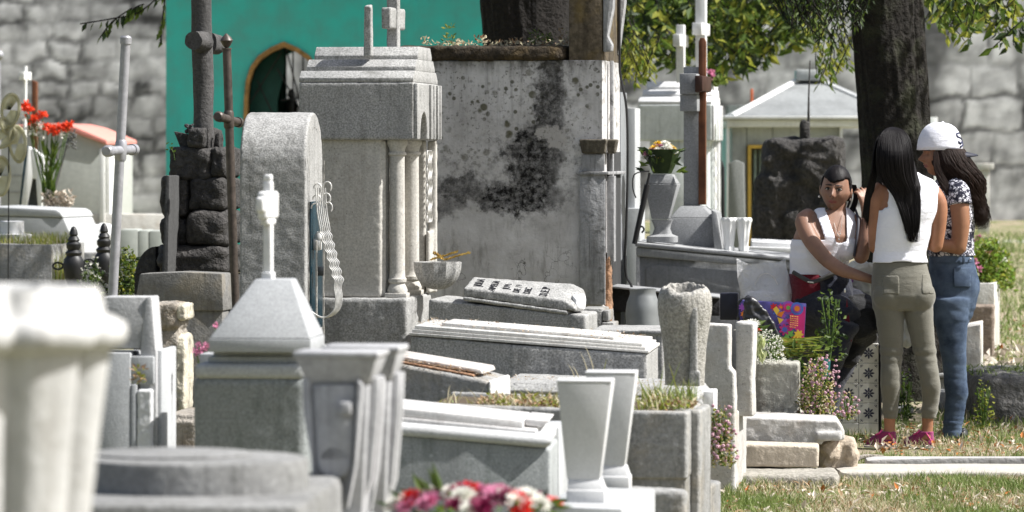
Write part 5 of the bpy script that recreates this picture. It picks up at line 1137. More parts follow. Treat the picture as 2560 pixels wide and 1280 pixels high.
# ---------------------------------------------------------------- right-hand blocks
def right_blocks():
    D = 17.2; t = T('open_box_grave', 'pale cement grave standing as two upright leaves beside the white gypsophila', 'grave', 1832, None, D, rz=-9); X, Z = t.x, t.z
    PCM = stone('pitted_pale_cement', (.50, .49, .47), .12, 70, (.25, .21, .17), .3, .003, pits=.6, warm=(.40, .35, .29))
    bm = NB(); prism(bm, [(X(1745), Z(1030)), (X(1838), Z(1030)), (X(1836), Z(930)), (X(1824), Z(920)), (X(1824), Z(812)), (X(1745), Z(808))], 0, .10, .004); prism(bm, [(X(1740), 0), (X(1838), 0), (X(1838), Z(1031)), (X(1740), Z(1031))], .003, .5, .01); t.add('front_leaf', bm, PCM)
    bm = NB(); prism(bm, [(X(1830), Z(1048)), (X(1872), Z(1048)), (X(1870), Z(960)), (X(1875), Z(812)), (X(1828), Z(808))], .17, .34, .005); t.add('rear_leaf', bm, PCM)
    simple('lichen_block', 'square lichen stained cement block under the white gypsophila flowers', 'block', 1998, 18.6, [([(1870, 1050), (1998, 1052), (1998, 908), (1870, 902)], 0, .30), (rect(1880, 2030, 1036, G(18.6)), -.03, .35)], stone('lichen_cement', (.38, .37, .33), .2, 40, (.12, .10, .08), .8, .005, warm=(.5, .48, .42)), rz=-5)
    worn(bpy.data.objects['lichen_block'], .007, .008, .05)
    s = simple('chipped_step', 'chipped blue-grey marble step lying above the beige kerb block', 'step', 2105, 18.1, [([(1842, 1112), (2056, 1112), (2056, 1104), (2112, 1100), (2112, 1078), (2096, 1052), (1850, 1042)], 0, .4), (rect(2040, 2103, 1080, 1102), -.02, .2)], stone('stained_marble', (.50, .49, .47), .12, 60, (.30, .28, .27), .5, .003, warm=(.44, .38, .31)), rz=-3)
    worn(s.root, .007, .008, .05)
    s = simple('beige_kerb_block', 'beige rectangular stone kerb block lying across the path edge', 'block', 2046, 17.8, [([(1826, 1168), (2046, 1170), (2046, 1116), (1826, 1110)], 0, .22)], stone('beige_stone', (.52, .455, .37), .12, 50, (.38, .32, .25), .4, .004), rz=-5, py=1170)
    worn(s.root, .007, .007, .07)
    r_ = T('broken_rock', 'broken brown rock lying at the right end of the beige kerb block', 'rock', 2090, 1178, 18.2, rz=0, single=True); bm = NB(); rock(bm, r_.x(2050), r_.x(2145), -.02, .28, -.01, r_.z(1098), 31, .22, 5, 10); o = r_.add('x', bm, BRICKP); worn(o, .008, .02, .09, 1)
    r_ = T('thin_branch', 'short dry branch lying on the path kerb by the broken rock', 'branch', 2180, 1150, 18.6, rz=0, single=True); bm = NB(); tube(bm, [(r_.x(2120), -.1, r_.z(1165)), (r_.x(2150), -.02, .012), (r_.x(2190), 0, .016), (r_.x(2218), 0, .012)], [.006, .012, .011, .006], 8, sub=3, jit=.2); r_.add('x', bm, CEMB)
    # path kerbs: two long strips
    for nm, lab, D_, px0, top, hh, dpth, tone in (('path_kerb', 'long pale cement kerb strip in front of the grass path', 17.86, 2100, 1179, .06, .50, (.46, .43, .38)), ('rear_kerb', 'low grey cement kerb right behind the pale kerb strip at the feet of the women', 18.42, 2165, 1144, .09, .12, (.44, .43, .42))):
        t = T(nm, lab, 'kerb', px0, None, D_, rz=-.6, single=True); bm = NB(); zt = t.z(top)
        L_ = 3.2; segs = 9
        for k in range(1): rock(bm, 0, L_, 0, dpth, -.15, zt, D_, .0, 26, 24)
        for v in bm.verts: v.co.z += .012*noise.noise(Vector((v.co.x*2, v.co.y*4, D_))); v.co.y += .02*noise.noise(Vector((v.co.x*1.6, 3, D_)))
        t.add('x', bm, stone(nm+'_stone', tone, .1, 40, (.33, .30, .26), .35, .004))
    t = T('rubble_kerb', 'rough grey broken kerb stone at the left end of the pale kerb strip', 'kerb', 1830, None, 17.5, rz=-2, single=True); bm = NB(); rock(bm, 0, t.m(270), 0, .45, -.1, t.z(1186), 77, .03, 16, 14); o = t.add('x', bm, CEMB2); worn(o, .009, .014, .08)
BRICKP = stone('brown_rock', (.44, .37, .29), .2, 30, (.25, .20, .15), .4, .01); CEMB2 = stone('rough_grey_kerb', (.34, .32, .28), .25, 40, (.14, .13, .10), .5, .008)
right_blocks()
# ---------------------------------------------------------------- platform behind with granite cross, vases
def platform():
    D = 21.8; t = T('long_raised_tomb', 'long grey raised tomb with moulded top slab carrying the granite cross', 'tomb', 2010, None, D, rz=-5); X, Z = t.x, t.z
    BG = stone('smooth_grey_stone', (.30, .305, .31), .12, 70, (.15, .15, .15), .4, .002)
    bm = NB(); prism(bm, [(X(1598), 0), (X(2010), 0), (X(2010), Z(668)), (X(1598), Z(638))], 0, .8, .006); t.add('body', bm, BG)
    bm = NB(); prism(bm, [(X(1592), Z(641)), (X(2010), Z(676)), (X(2010), Z(656)), (X(1592), Z(618))], -.03, .83, .008); prism(bm, [(X(1590), Z(617)), (X(2010), Z(655)), (X(2010), Z(646)), (X(1590), Z(606))], -.045, .85, .006); t.add('top_slab', bm, stone('grey_slab_top', (.38, .385, .39), .12, 70, (.2, .2, .2), .35, .002))
    bm = NB(); prism(bm, [(X(1616), Z(760)), (X(1990), Z(770)), (X(1990), Z(690)), (X(1640), Z(662)), (X(1616), Z(672))], -.008, -.0005, .003); t.add('side_panel', bm, BG)
    bm = NB(); prism(bm, [(X(1592), 0), (X(1612), 0), (X(1600), Z(640)), (X(1592), Z(640))], -.02, .1, .004); t.add('corner', bm, stone('broken_white_corner', (.55, .55, .55), .1, 40, (.1, .1, .1), .6, .006))
    c = T('granite_cross', 'tall square granite cross on a flared base above the long raised tomb', 'cross', 1742, 622, 22.2, rz=-10); X, Z = c.x, c.z; k = .092
    bm = NB(); frus(bm, (X(1655), X(1803), 0, .42), 0, (X(1672), X(1785), .03, .36), Z(545), .006); frus(bm, (X(1673), X(1784), .031, .36), Z(544.5), (X(1695), X(1752), .09, .26), Z(516), .006); c.add('base', bm, GRANC)
    bm = NB(); box(bm, X(1702), X(1742), .12, .21, Z(515), Z(166), .004); c.add('shaft', bm, GRANC)
    bm = NB(); box(bm, X(1700), X(1743), .0, .119, Z(278), Z(236), .004); box(bm, X(1700), X(1743), .211, .33, Z(278), Z(236), .004); box(bm, X(1700.5), X(1742.5), -.02, .118, Z(235.5), Z(184), .004); c.add('arm', bm, GRANC)
    s = T('leaning_plate', 'thin grey stone plate leaning on the right side of the granite cross base', 'slab', 1806, 622, 22.1, rz=-10, single=True); bm = NB(); prism(bm, [(s.x(1786), 0), (s.x(1806), 0), (s.x(1792), s.z(532)), (s.x(1778), s.z(524))], .0, .2, .004); s.add('x', bm, BG)
    w = T('wooden_crucifix', 'brown varnished wooden cross leaning against the granite cross', 'cross', 1752, 512, 22.25, rz=-10); X, Z = w.x, w.z
    bm = NB(); prism(bm, [(X(1743), 0), (X(1761), 0), (X(1761), Z(104)), (X(1757), Z(94)), (X(1748), Z(94)), (X(1743.5), Z(104))], .05, .09, .003); w.add('post', bm, WOOD)
    bm = NB(); prism(bm, [(X(1744.5), Z(232)), (X(1764), Z(228)), (X(1764), Z(190)), (X(1744.5), Z(190))], -.13, .26, .006); w.add('crossbar', bm, WOODD)
    p = T('pedestal_vase', 'grey tapering stone vase on a turned foot beside the granite cross', 'vase', 1652, 606, 21.95, rz=-8); X, Z = p.x, p.z
    bm = NB(); lathe(bm, [(p.m(38), 0), (p.m(38), p.m(14)), (p.m(24), p.m(20)), (p.m(19), p.m(34)), (p.m(22), p.m(46)), (p.m(27), p.m(56))], 0, .08, 28, sq=5); p.add('foot', bm, GRANC)
    bm = NB(); frus(bm, (X(1628), X(1670), .02, .13), Z(548), (X(1612), X(1694), -.01, .17), Z(460), .006); frus(bm, (X(1613), X(1692), -.008, .168), Z(459.5), (X(1622), X(1680), .01, .14), Z(436), .004); p.add('body', bm, GRANC)
    f = flowers('bouquet of yellow, white, pink and maroon flowers in the pedestal vase', 1655, 425, 22.0, 88, 70, [PY, PW, PY, PP, PW, PM], 40, .034, True, .08, lf_=1.2)
    bm = NB(); lathe(bm, [(f.m(22), -.02), (f.m(30), f.m(8)), (f.m(42), f.m(42)), (f.m(44), f.m(52))], 0, 0, 20, .06, 7); f.add('leafy_wrap', bm, LEAFD)
    r_ = T('leaning_dark_rod', 'dark metal tube leaning against the pedestal vase', 'rod', 1586, 610, 21.6, rz=0); bm = NB(); X, Z = r_.x, r_.z
    tube(bm, [(X(1586), 0, 0), (X(1618), 0, Z(462))], [.014, .016], 12); tube(bm, [(X(1618), 0, Z(462)), (X(1624), 0, Z(432))], .007, 8); r_.add('tube', bm, IRON); bm = NB(); tube(bm, [(X(1624), 0, Z(428)), (X(1600), 0, Z(430)), (X(1584), 0, Z(440)), (X(1582), 0, Z(470)), (X(1590), 0, Z(495))], .0035, 6, sub=4); tube(bm, [(X(1592), 0, Z(575)), (X(1604), 0, Z(566)), (X(1610), 0, Z(574)), (X(1604), 0, Z(582))], .005, 6, sub=4); r_.add('wire', bm, IRON)
    for px, lab in ((1823, 'left one of two small white fluted vases beside the granite cross base'), (1859, 'right one of two small white fluted vases beside the granite cross base')):
        v = T('small_fluted_vase', lab, 'vase', px, 628, 22.0, rz=0, group='small white fluted vases'); m = v.m; bm = NB()
        lathe(bm, [(m(12), 0), (m(13), m(10)), (m(11), m(14)), (m(15), m(50)), (m(18.5), m(72)), (m(20), m(74)), (m(20.5), m(80)), (m(18), m(84)), (m(14), m(84)), (m(13), m(60)), (.001, m(58))], 0, 0, 64, .06, 8, cap=False); v.add('body', bm, WHITEP)
    # dark slab and grey metal pail between
    simple('dark_ledge', 'dark wet looking stone ledge behind the broken vase', 'slab', 1800, 20.9, [([(1525, 780), (1800, 790), (1800, 740), (1690, 730), (1525, 716)], 0, .4)], stone('black_wet_stone', (.05, .05, .055), .3, 50, (.02, .02, .02), .5, .003), rz=-6)
    simple('thin_pale_ledge', 'thin pale stone edge lying on the dark ledge behind the broken vase', 'slab', 1800, 20.8, [([(1530, 721), (1800, 747), (1800, 741), (1530, 715)], -.02, .3)], GRANC, rz=-6)
    j = T('galvanised_pail', 'dull grey shouldered metal pail on the slab left of the broken vase', 'pail', 1607, 828, 19.6, rz=0, single=True); bm = NB(); m = j.m
    lathe(bm, [(m(42), 0), (m(43), m(50)), (m(40), m(72)), (m(34), m(88)), (m(32), m(96)), (m(34), m(106)), (m(30), m(106)), (m(28), m(60))], 0, 0, 36); j.add('x', bm, plain('brushed_zinc', (.20, .21, .21), .5, .4, .15, .15, 8))
    simple('stepped_block', 'small grey stepped stone foot at the base of the plastered tomb', 'block', 1535, 19.9, [(rect(1450, 1505, 772, 840), 0, .3), (rect(1506, 1522, 776, 802), 0, .2), (rect(1506, 1535, 806, 840), -.03, .2)], CEM, rz=-8, py=840)
    # tiled headstone behind pilaster: pale tiles with dark blue dots
    q = T('tiled_pillar', 'pale tiled pillar with dark blue dots beside the plastered tomb front', 'pillar', 1562, None, 21.9, rz=-8); X, Z = q.x, q.z
    bm = NB(); q.pr(bm, [(1510, G(21.9)), (1552, G(21.9)), (1552, 230), (1510, 230)], 0, .3, .003); q.add('tiles', bm, TILEG)
    bm = NB()
    for i in range(14): lathe(bm, [(.011, 0), (.011, .003), (.006, .004)], 0, 0, 10); vs = bm.verts[:] if 0 else None
    bm.free(); bm = NB()
    for i in range(14): ball(bm, (X(1535+(i % 2)*0-2), -.002, Z(480+i*24)), .011, 1, (1, .4, 1))
    q.add('blue_dot', bm, plain('navy_dot', (.01, .012, .05), .4))
    simple('white_edge_slab', 'tall narrow white slab edge between the plastered tomb and the far white tomb', 'slab', 1592, 25.5, [(rect(1562, 1588, 270, G(25.5)), 0, .3), (rect(1562, 1604, 520, G(25.5)), -.1, .2)], FINEG)
GRANC = stone('cross_granite', (.29, .295, .30), .22, 120, (.25, .25, .25), .2, .001)
TILEG = plain('pale_tiles', (.24, .25, .26), .35, .4, 0, .1)
platform()
# ---------------------------------------------------------------- far right: canopy tomb, lava mound
def far_right():
    D = 40; t = T('hipped_roof_tomb', 'white marble mausoleum with a low hipped roof and ochre framed doorway', 'mausoleum', 1815, None, D, rz=0); X, Z = t.x, t.z
    WM = stone('soft_white_marble', (.40, .42, .415), .08, 30, (.36, .38, .36), .5, .001)
    bm = NB(); t.pr(bm, rect(1830, 1866, 300, G(D)), 0, 2, .01); t.pr(bm, rect(1932, 2100, 300, G(D)), 0.0, 2, .01); t.pr(bm, rect(1867, 1931, 300, 364), 0.0, 2, .01); t.pr(bm, [(1867, G(D)), (1931, G(D)), (1931, 365), (1867, 365)], .5, .6, .0); t.add('wall', bm, WM)
    bm = NB(); t.pr(bm, rect(1815, 2250, 300, 318), -.15, 2.2, .01); t.pr(bm, rect(1808, 2260, 290, 299), -.22, 2.3, .01); t.add('cornice', bm, stone('bright_white_cornice', (.72, .73, .72), .05, 30, (.5, .5, .5), .3, .001))
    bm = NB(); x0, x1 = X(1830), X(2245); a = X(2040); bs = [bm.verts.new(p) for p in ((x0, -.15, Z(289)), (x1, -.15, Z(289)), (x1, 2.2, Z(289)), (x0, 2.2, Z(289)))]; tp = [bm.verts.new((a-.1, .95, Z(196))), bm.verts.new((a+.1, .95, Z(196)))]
    bm.faces.new((bs[0], bs[1], tp[1], tp[0])); bm.faces.new((bs[1], bs[2], tp[1])); bm.faces.new((bs[2], bs[3], tp[0], tp[1])); bm.faces.new((bs[3], bs[0], tp[0])); bm.faces.new(bs[::-1]); t.add('roof', bm, stone('tree_shaded_roof', (.25, .26, .26), .1, 30, (.18, .19, .19), .5, .001))  # roof's base colour greyed to stand in for tree shade
    bm = NB(); tube(bm, [(x0, -.15, Z(290)), (a-.1, .95, Z(195))], .03, 6); tube(bm, [(x1, -.15, Z(290)), (a+.1, .95, Z(195))], .03, 6); t.add('hip_ridge', bm, WHITEP)
    bm = NB(); box(bm, a-.14, a+.14, .8, 1.1, Z(198), Z(170), .02); t.add('finial_block', bm, WM)
    bm = NB(); t.pr(bm, rect(1869, 1877, 365, G(D)), -.06, .04, .004); t.pr(bm, rect(1869, 1931, 362, 371), -.061, .041, .004); t.pr(bm, rect(1923, 1931, 372, G(D)), -.06, .04, .004); t.add('door_frame', bm, YELB)
    bm = NB(); t.pr(bm, rect(1886, 1893, 375, G(D)), .1, .2, .004); t.pr(bm, rect(1900, 1904, 375, G(D)), .1, .2, .004); t.add('door_bar', bm, plain('pale_green_paint', (.35, .45, .42), .6))
    bm = NB(); t.pr(bm, rect(2098, 2104, 318, G(D)), -.1, .0, .004); t.pr(bm, rect(1815, 1822, 318, G(D)), -.1, .0, .004); t.add('porch_post', bm, WHITEP)
    simple('grey_obelisk', 'small grey obelisk in front of the hipped roof mausoleum', 'obelisk', 1862, 34, [([(1818, G(34)), (1866, G(34)), (1860, 408), (1840, 400), (1822, 408)], 0, .15)], stone('mid_grey_stone', (.25, .26, .25), .15, 50, (.15, .15, .15), .3, .001), rz=-4)
    simple('orange_pole', 'thin orange pole behind the hipped roof of the mausoleum', 'pole', 1880, 45, [(rect(1876, 1883, 222, G(45)), 0, .05)], plain('orange_paint', (.5, .10, .03), .7), rz=0)
    simple('far_grey_house', 'dull grey tomb wall with a pale top behind the hipped roof mausoleum', 'tomb', 1900, 46, [(rect(1820, 1980, 262, G(46)), 0, .6)], CEM, rz=0)
    m = T('far_lava_mound', 'broad black volcanic stone mound behind the seated woman', 'grave monument', 2000, None, 28, rz=-5); X, Z = m.x, m.z; bm = NB()
    rows = [(1912, 2010, 348, 420), (1990, 2104, 346, 415), (1905, 1985, 395, 470), (1975, 2104, 400, 475), (1890, 1975, 440, 530), (1960, 2040, 455, 540), (2030, 2106, 460, 535), (1884, 1960, 505, 600), (1950, 2050, 520, 605), (2040, 2112, 520, 610), (1880, 2000, 590, 720), (1990, 2116, 590, 720), (1880, 2000, 700, 860), (1990, 2116, 700, 860)]
    for i, (a, b, c, d) in enumerate(rows): rock(bm, X(a-4), X(b+4), U(-.02, .04), .5, Z(d+4), Z(c-4), 60+i, .14, 5, 6)
    rock(bm, X(1895), X(2100), .08, .6, -.02, Z(375), 99, .05, 6, 6); worn(m.add('stone_mound', bm, LAVA, ang=60), .012, .016, .07, 0)
    bm = NB(); rock(bm, X(1998), X(2024), .1, .22, Z(352), Z(300), 3, .15, 4, 4); tube(bm, [(X(2020), .15, Z(345)), (X(2021), .15, Z(240)), (X(2024), .15, Z(150))], [.012, .006, .004], 8); m.add('cross_stub', bm, LAVA)
    simple('low_white_slab', 'low white marble slab tomb between the mound and the seated woman', 'slab', 2060, 25, [([(1880, G(25)), (2060, G(25)), (2060, 612), (1880, 604)], 0, .9), ([(1870, 636), (2060, 640), (2060, 622), (1870, 616)], -.06, .0), ([(1868, G(25)), (2060, G(25)), (2060, 642), (1868, 638)], -.04, .0)], MARB, rz=-3)
    simple('black_post', 'slim black post between the white tomb and the grey obelisk', 'post', 1810, 31, [([(1800, G(31)), (1812, G(31)), (1810, 420), (1804, 400)], 0, .06)], IRON)
    simple('white_far_grave', 'pale gravestone with a flat cap by the far wall, right of the capped woman', 'gravestone', 2480, 46, [([(2448, G(46)), (2474, G(46)), (2474, 425), (2448, 425)], 0, .15), (rect(2440, 2484, 408, 424), -.05, .2)], CEMW, rz=0)
    simple('white_gate_post', 'white post top showing between the tree and the white cap', 'post', 2345, 46, [(rect(2322, 2344, 293, G(46)), 0, .1)], WHITEP, rz=0)
    simple('far_stone_row', 'low dusty stone row on the grass near the far wall at right', 'kerb', 2600, 44, [([(2500, G(44)), (2700, G(44)), (2700, 650), (2500, 655)], 0, .8)], CEMW, rz=0)
YELB = plain('yellow_frame_paint', (.55, .36, .07), .7, .3, 0, .2, 20)
far_right()
# ---------------------------------------------------------------- tiled tomb the woman sits on, blocks behind legs, planter
def seat_tomb():
    D = 20.75; t = T('tiled_tomb', 'low tomb faced with white tiles bearing dark blue flower motifs, used as a seat', 'tomb', 2200, None, D, rz=-3); X, Z = t.x, t.z
    zt = Z(800); bm = NB(); box(bm, X(1985), X(2196), .008, .55, 0, zt, .008); t.add('body', bm, stone('dark_stained_render', (.09, .085, .08), .2, 40, (.04, .04, .04), .5, .004))
    TW = plain('white_glazed_tile', (.62, .61, .56), .3, .5, 0, .07, 10); NV = plain('navy_glaze', (.012, .016, .045), .3, .5); ts = t.m(50)
    x0 = X(2097); z1 = t.z(858); tiles = NB(); mot = NB()
    for i in range(2):
        for j in range(6):
            ax = x0+i*ts; az = z1-j*ts
            if az < -.02: continue
            box(tiles, ax+.0012, ax+ts-.0012, -.002, .0075, max(az-ts, 0)+.0012, az-.0012, .0012, 1)
            cx_, cz_ = ax+ts/2, az-ts/2
            if cz_ < .02: continue
            def petal_(cx2, cz2, r, an, asp=.35):
                vs = [mot.verts.new((cx2+r*cos(q)*cos(an)-r*asp*sin(q)*sin(an), -.0032, cz2+r*cos(q)*sin(an)+r*asp*sin(q)*cos(an))) for q in [2*pi*k/10 for k in range(10)]]; mot.faces.new(vs)
            for k in range(8): an = 2*pi*k/8; petal_(cx_+ts*.17*cos(an), cz_+ts*.17*sin(an), ts*.115, an, .42)
            petal_(cx_, cz_, ts*.05, 0, 1)
            for sx_ in (-1, 1):
                for sz_ in (-1, 1):
                    an = math.atan2(sz_, sx_); petal_(cx_+sx_*ts*.37, cz_+sz_*ts*.37, ts*.075, an, .32); petal_(cx_+sx_*ts*.31, cz_+sz_*ts*.40, ts*.04, an, .4); petal_(cx_+sx_*ts*.40, cz_+sz_*ts*.31, ts*.04, an, .4)
    tl = t.add('wall_tiles', tiles, TW); mk('tile_motif', mot, NV, tl)
    bm = NB(); box(bm, x0-.014, x0-.001, -.0, .0078, 0, z1, .001, 1); t.add('tile_edge', bm, IRON)
    bm = NB(); box(bm, x0+2*ts+.004, X(2204), -.006, .3, 0, z1, .003); t.add('dark_edge', bm, IRON)
    bm = NB(); box(bm, X(1975), X(2206), -.03, .6, zt+.0015, zt+.035, .006); t.add('top_slab', bm, CEM)
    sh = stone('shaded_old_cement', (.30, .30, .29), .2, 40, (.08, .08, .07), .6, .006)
    simple('low_grey_tomb', 'low grey cement grave seen between the standing legs of the women', 'grave', 2420, 23.2, [(rect(2215, 2425, 946, G(23.2)), 0, .6), (rect(2210, 2430, 934, 945), -.03, .62)], sh, rz=-4)
    simple('dark_box_grave', 'darker box grave behind the knees of the woman in leggings', 'grave', 2330, 24.2, [(rect(2200, 2345, 852, G(24.2)), 0, .5), (rect(2195, 2350, 838, 851), -.03, .5)], sh, rz=-4)
    simple('small_grey_step', 'small grey cement step low between the two standing women', 'step', 2400, 22.2, [(rect(2212, 2285, 1020, G(22.2)), 0, .3), (rect(2340, 2470, 980, G(22.2)), 0.02, .3)], sh, rz=-3)
    simple('pale_block', 'pale cement block catching sunlight right of the blue jeans', 'block', 2408, 23.6, [([(2380, G(23.6)), (2450, G(23.6)), (2450, 812), (2380, 826)], 0, .7)], CEMW, rz=-8)
    b = simple('brick_block', 'reddish brown rough brick block in front of the white planter', 'block', 2480, 26.2, [(rect(2415, 2484, 764, G(26.2)), 0, .3)], stone('rough_red_brown', (.26, .21, .17), .25, 30, (.15, .10, .07), .5, .01), rz=-8); worn(b.root, .01, .015, .08)
    t = T('white_planter', 'white rectangular planter box holding the flowering bush', 'planter', 2486, None, 27.2, rz=-11); X, Z = t.x, t.z
    bm = NB(); box(bm, -.26, 0, 0, .04, 0, Z(708), .006); box(bm, -.04, .0, .041, .5, 0, Z(708), .006); box(bm, -.26, -.22, .041, .5, 0, Z(708), .006); box(bm, -.219, -.041, .45, .5, 0, Z(708), .006); t.add('box', bm, CEMW); bm = NB(); box(bm, -.218, -.042, .042, .448, 0, Z(722), 0); t.add('soil', bm, plain('soil', (.09, .07, .05), .95, .1))
    bush('rose_bush', 'bright yellow green rose bush with pale pink blooms in the white planter', 2462, 722, 27.6, 150, 128, 1500, [LEAFG, LEAFG, LEAFY, LEAFM], .045, .024, [PP, PW, PP], 9, 'bush', .03)
    # old mound in the shade at the right edge
    t = T('weathered_grave_mound', 'cracked grey cement grave slab in shade at the right edge, grass on top', 'grave', 2470, None, 21.6, rz=-3, single=True); bm = NB(); rock(bm, t.x(2436), t.x(2760), 0, 1.0, -.1, t.z(936), 51, .06, 12, 12); o = t.add('x', bm, stone('cracked_cement', (.18, .175, .165), .2, 25, (.09, .085, .08), .7, .012)); worn(o, .014, .03, .12)
seat_tomb()
# ---------------------------------------------------------------- weeds with pink globes, gypsophila etc.
def pinkweed(name, label, px, py, D, w_, h_, n_, nf):
    t = bush(name, label, px, py, D, w_, h_, n_, [LEAFM, LEAFY, DRYL, STRAW], .016, .011, None, 0, 'weeds'); bm = NB()
    for _ in range(nf):
        a, b = U(-1, 1), U(.1, 1); ball(bm, (a*t.m(w_)/2*(1.1-.4*b)+t.m(w_)*.08, U(-.08, .0), b*t.m(h_)*1.03), U(.005, .0085), 1)
    t.add('blossoms', bm, petal('dusty_pink_globes', (.50, .30, .36), .2)); return t
pinkweed('pink_globe_weed', 'tall weed with tiny pink globe flowers right of the lichen stained block', 2042, 1056, 18.6, 110, 165, 1300, 110)
pinkweed('small_pink_globe_weed', 'smaller pink globe weed growing between the thin slab and the kerb block', 1802, 1165, 15.5, 72, 150, 650, 60)
pinkweed('foot_weed', 'sparse pink weed at the foot of the tiled tomb', 2120, 1050, 18.9, 50, 70, 120, 26)
t = bush('dark_weed', 'tall dark leafy weed rising before the seated woman in dark trousers', 2075, 900, 19.3, 80, 190, 170, [LEAFD, LEAFM], .034, .02)
t = bush('slender_weed', 'slender green weed beside the grey grave at right', 2458, 1075, 20.9, 60, 130, 170, [LEAFM, LEAFY], .025, .013, None)
bush('shade_weed', 'small leafy weed growing between the feet of the two standing women', 2262, 1090, 21.6, 60, 170, 260, [LEAFD, LEAFM], .03, .016)
g = T('white_gypsophila', 'cloud of tiny white gypsophila blossoms on the lichen stained block', 'flowers', 1915, 910, 18.5, rz=0); bm = NB(); L = Leaves()
for _ in range(420):
    a = U(-1, 1); b = rnd.random(); ball(bm, (g.m(42)*a+g.m(10)*(1-b), U(-.06, .1), g.m(88)*b*(1-.35*a*a)-.0), U(.0022, .0045), 1)
for _ in range(150): 
    a = U(-1, 1); b = rnd.random(); L.leaf((g.m(40)*a, U(-.04, .1), g.m(76)*b*(1-.35*a*a)), (U(-1, 1), U(-1, 1), U(0, 1)), .05, .005, None, 0)
for _ in range(60): L.leaf((g.m(U(-38, -5)), -.05, g.m(U(0, 55))), (U(-.5, .5), U(-.5, 0), 1), .05, .018, None, 1)
g.add('blossoms', bm, PW); L.build('stems', [STEM, PC], g.root)
flowers('dark red rose heads on the block by the black plastic bag', 1878, 880, 18.8, 46, 92, [PR, PM], 6, .032, True, .05, up=1)
d = flowers('white daisies with yellow centres beside the dark red roses', 1882, 850, 18.7, 92, 62, [PW], 4, .040, False, .04)
L = Leaves()
t = T('cut_greenery', 'bundle of cut green stems and leaves below the colourful bag', 'greenery', 1990, 880, 18.9, rz=0)
for _ in range(120):
    y = U(-.06, .06); z_ = U(-.02, .07); L.leaf((t.m(U(-80, 20)), y, z_), (1, U(-.3, .3), U(-.2, .1)), U(.06, .14), .008, None, rnd.choice([0, 2, 2]))
for _ in range(160): L.leaf((t.m(U(-90, 75)), U(-.08, .08), t.m(U(-45, 30))), (U(-1, 1), U(-1, 1), U(-.6, .6)), U(.03, .07), .022, None, rnd.choice([0, 0, 1]))
L.build('leaves', [LEAFM, LEAFD, LEAFY], t.root)
bush('dark_foliage', 'dark leaves filling the corner under the cut green stems', 1960, 1000, 19.1, 150, 110, 500, [LEAFD, LEAFM], .05, .03, stems=False)
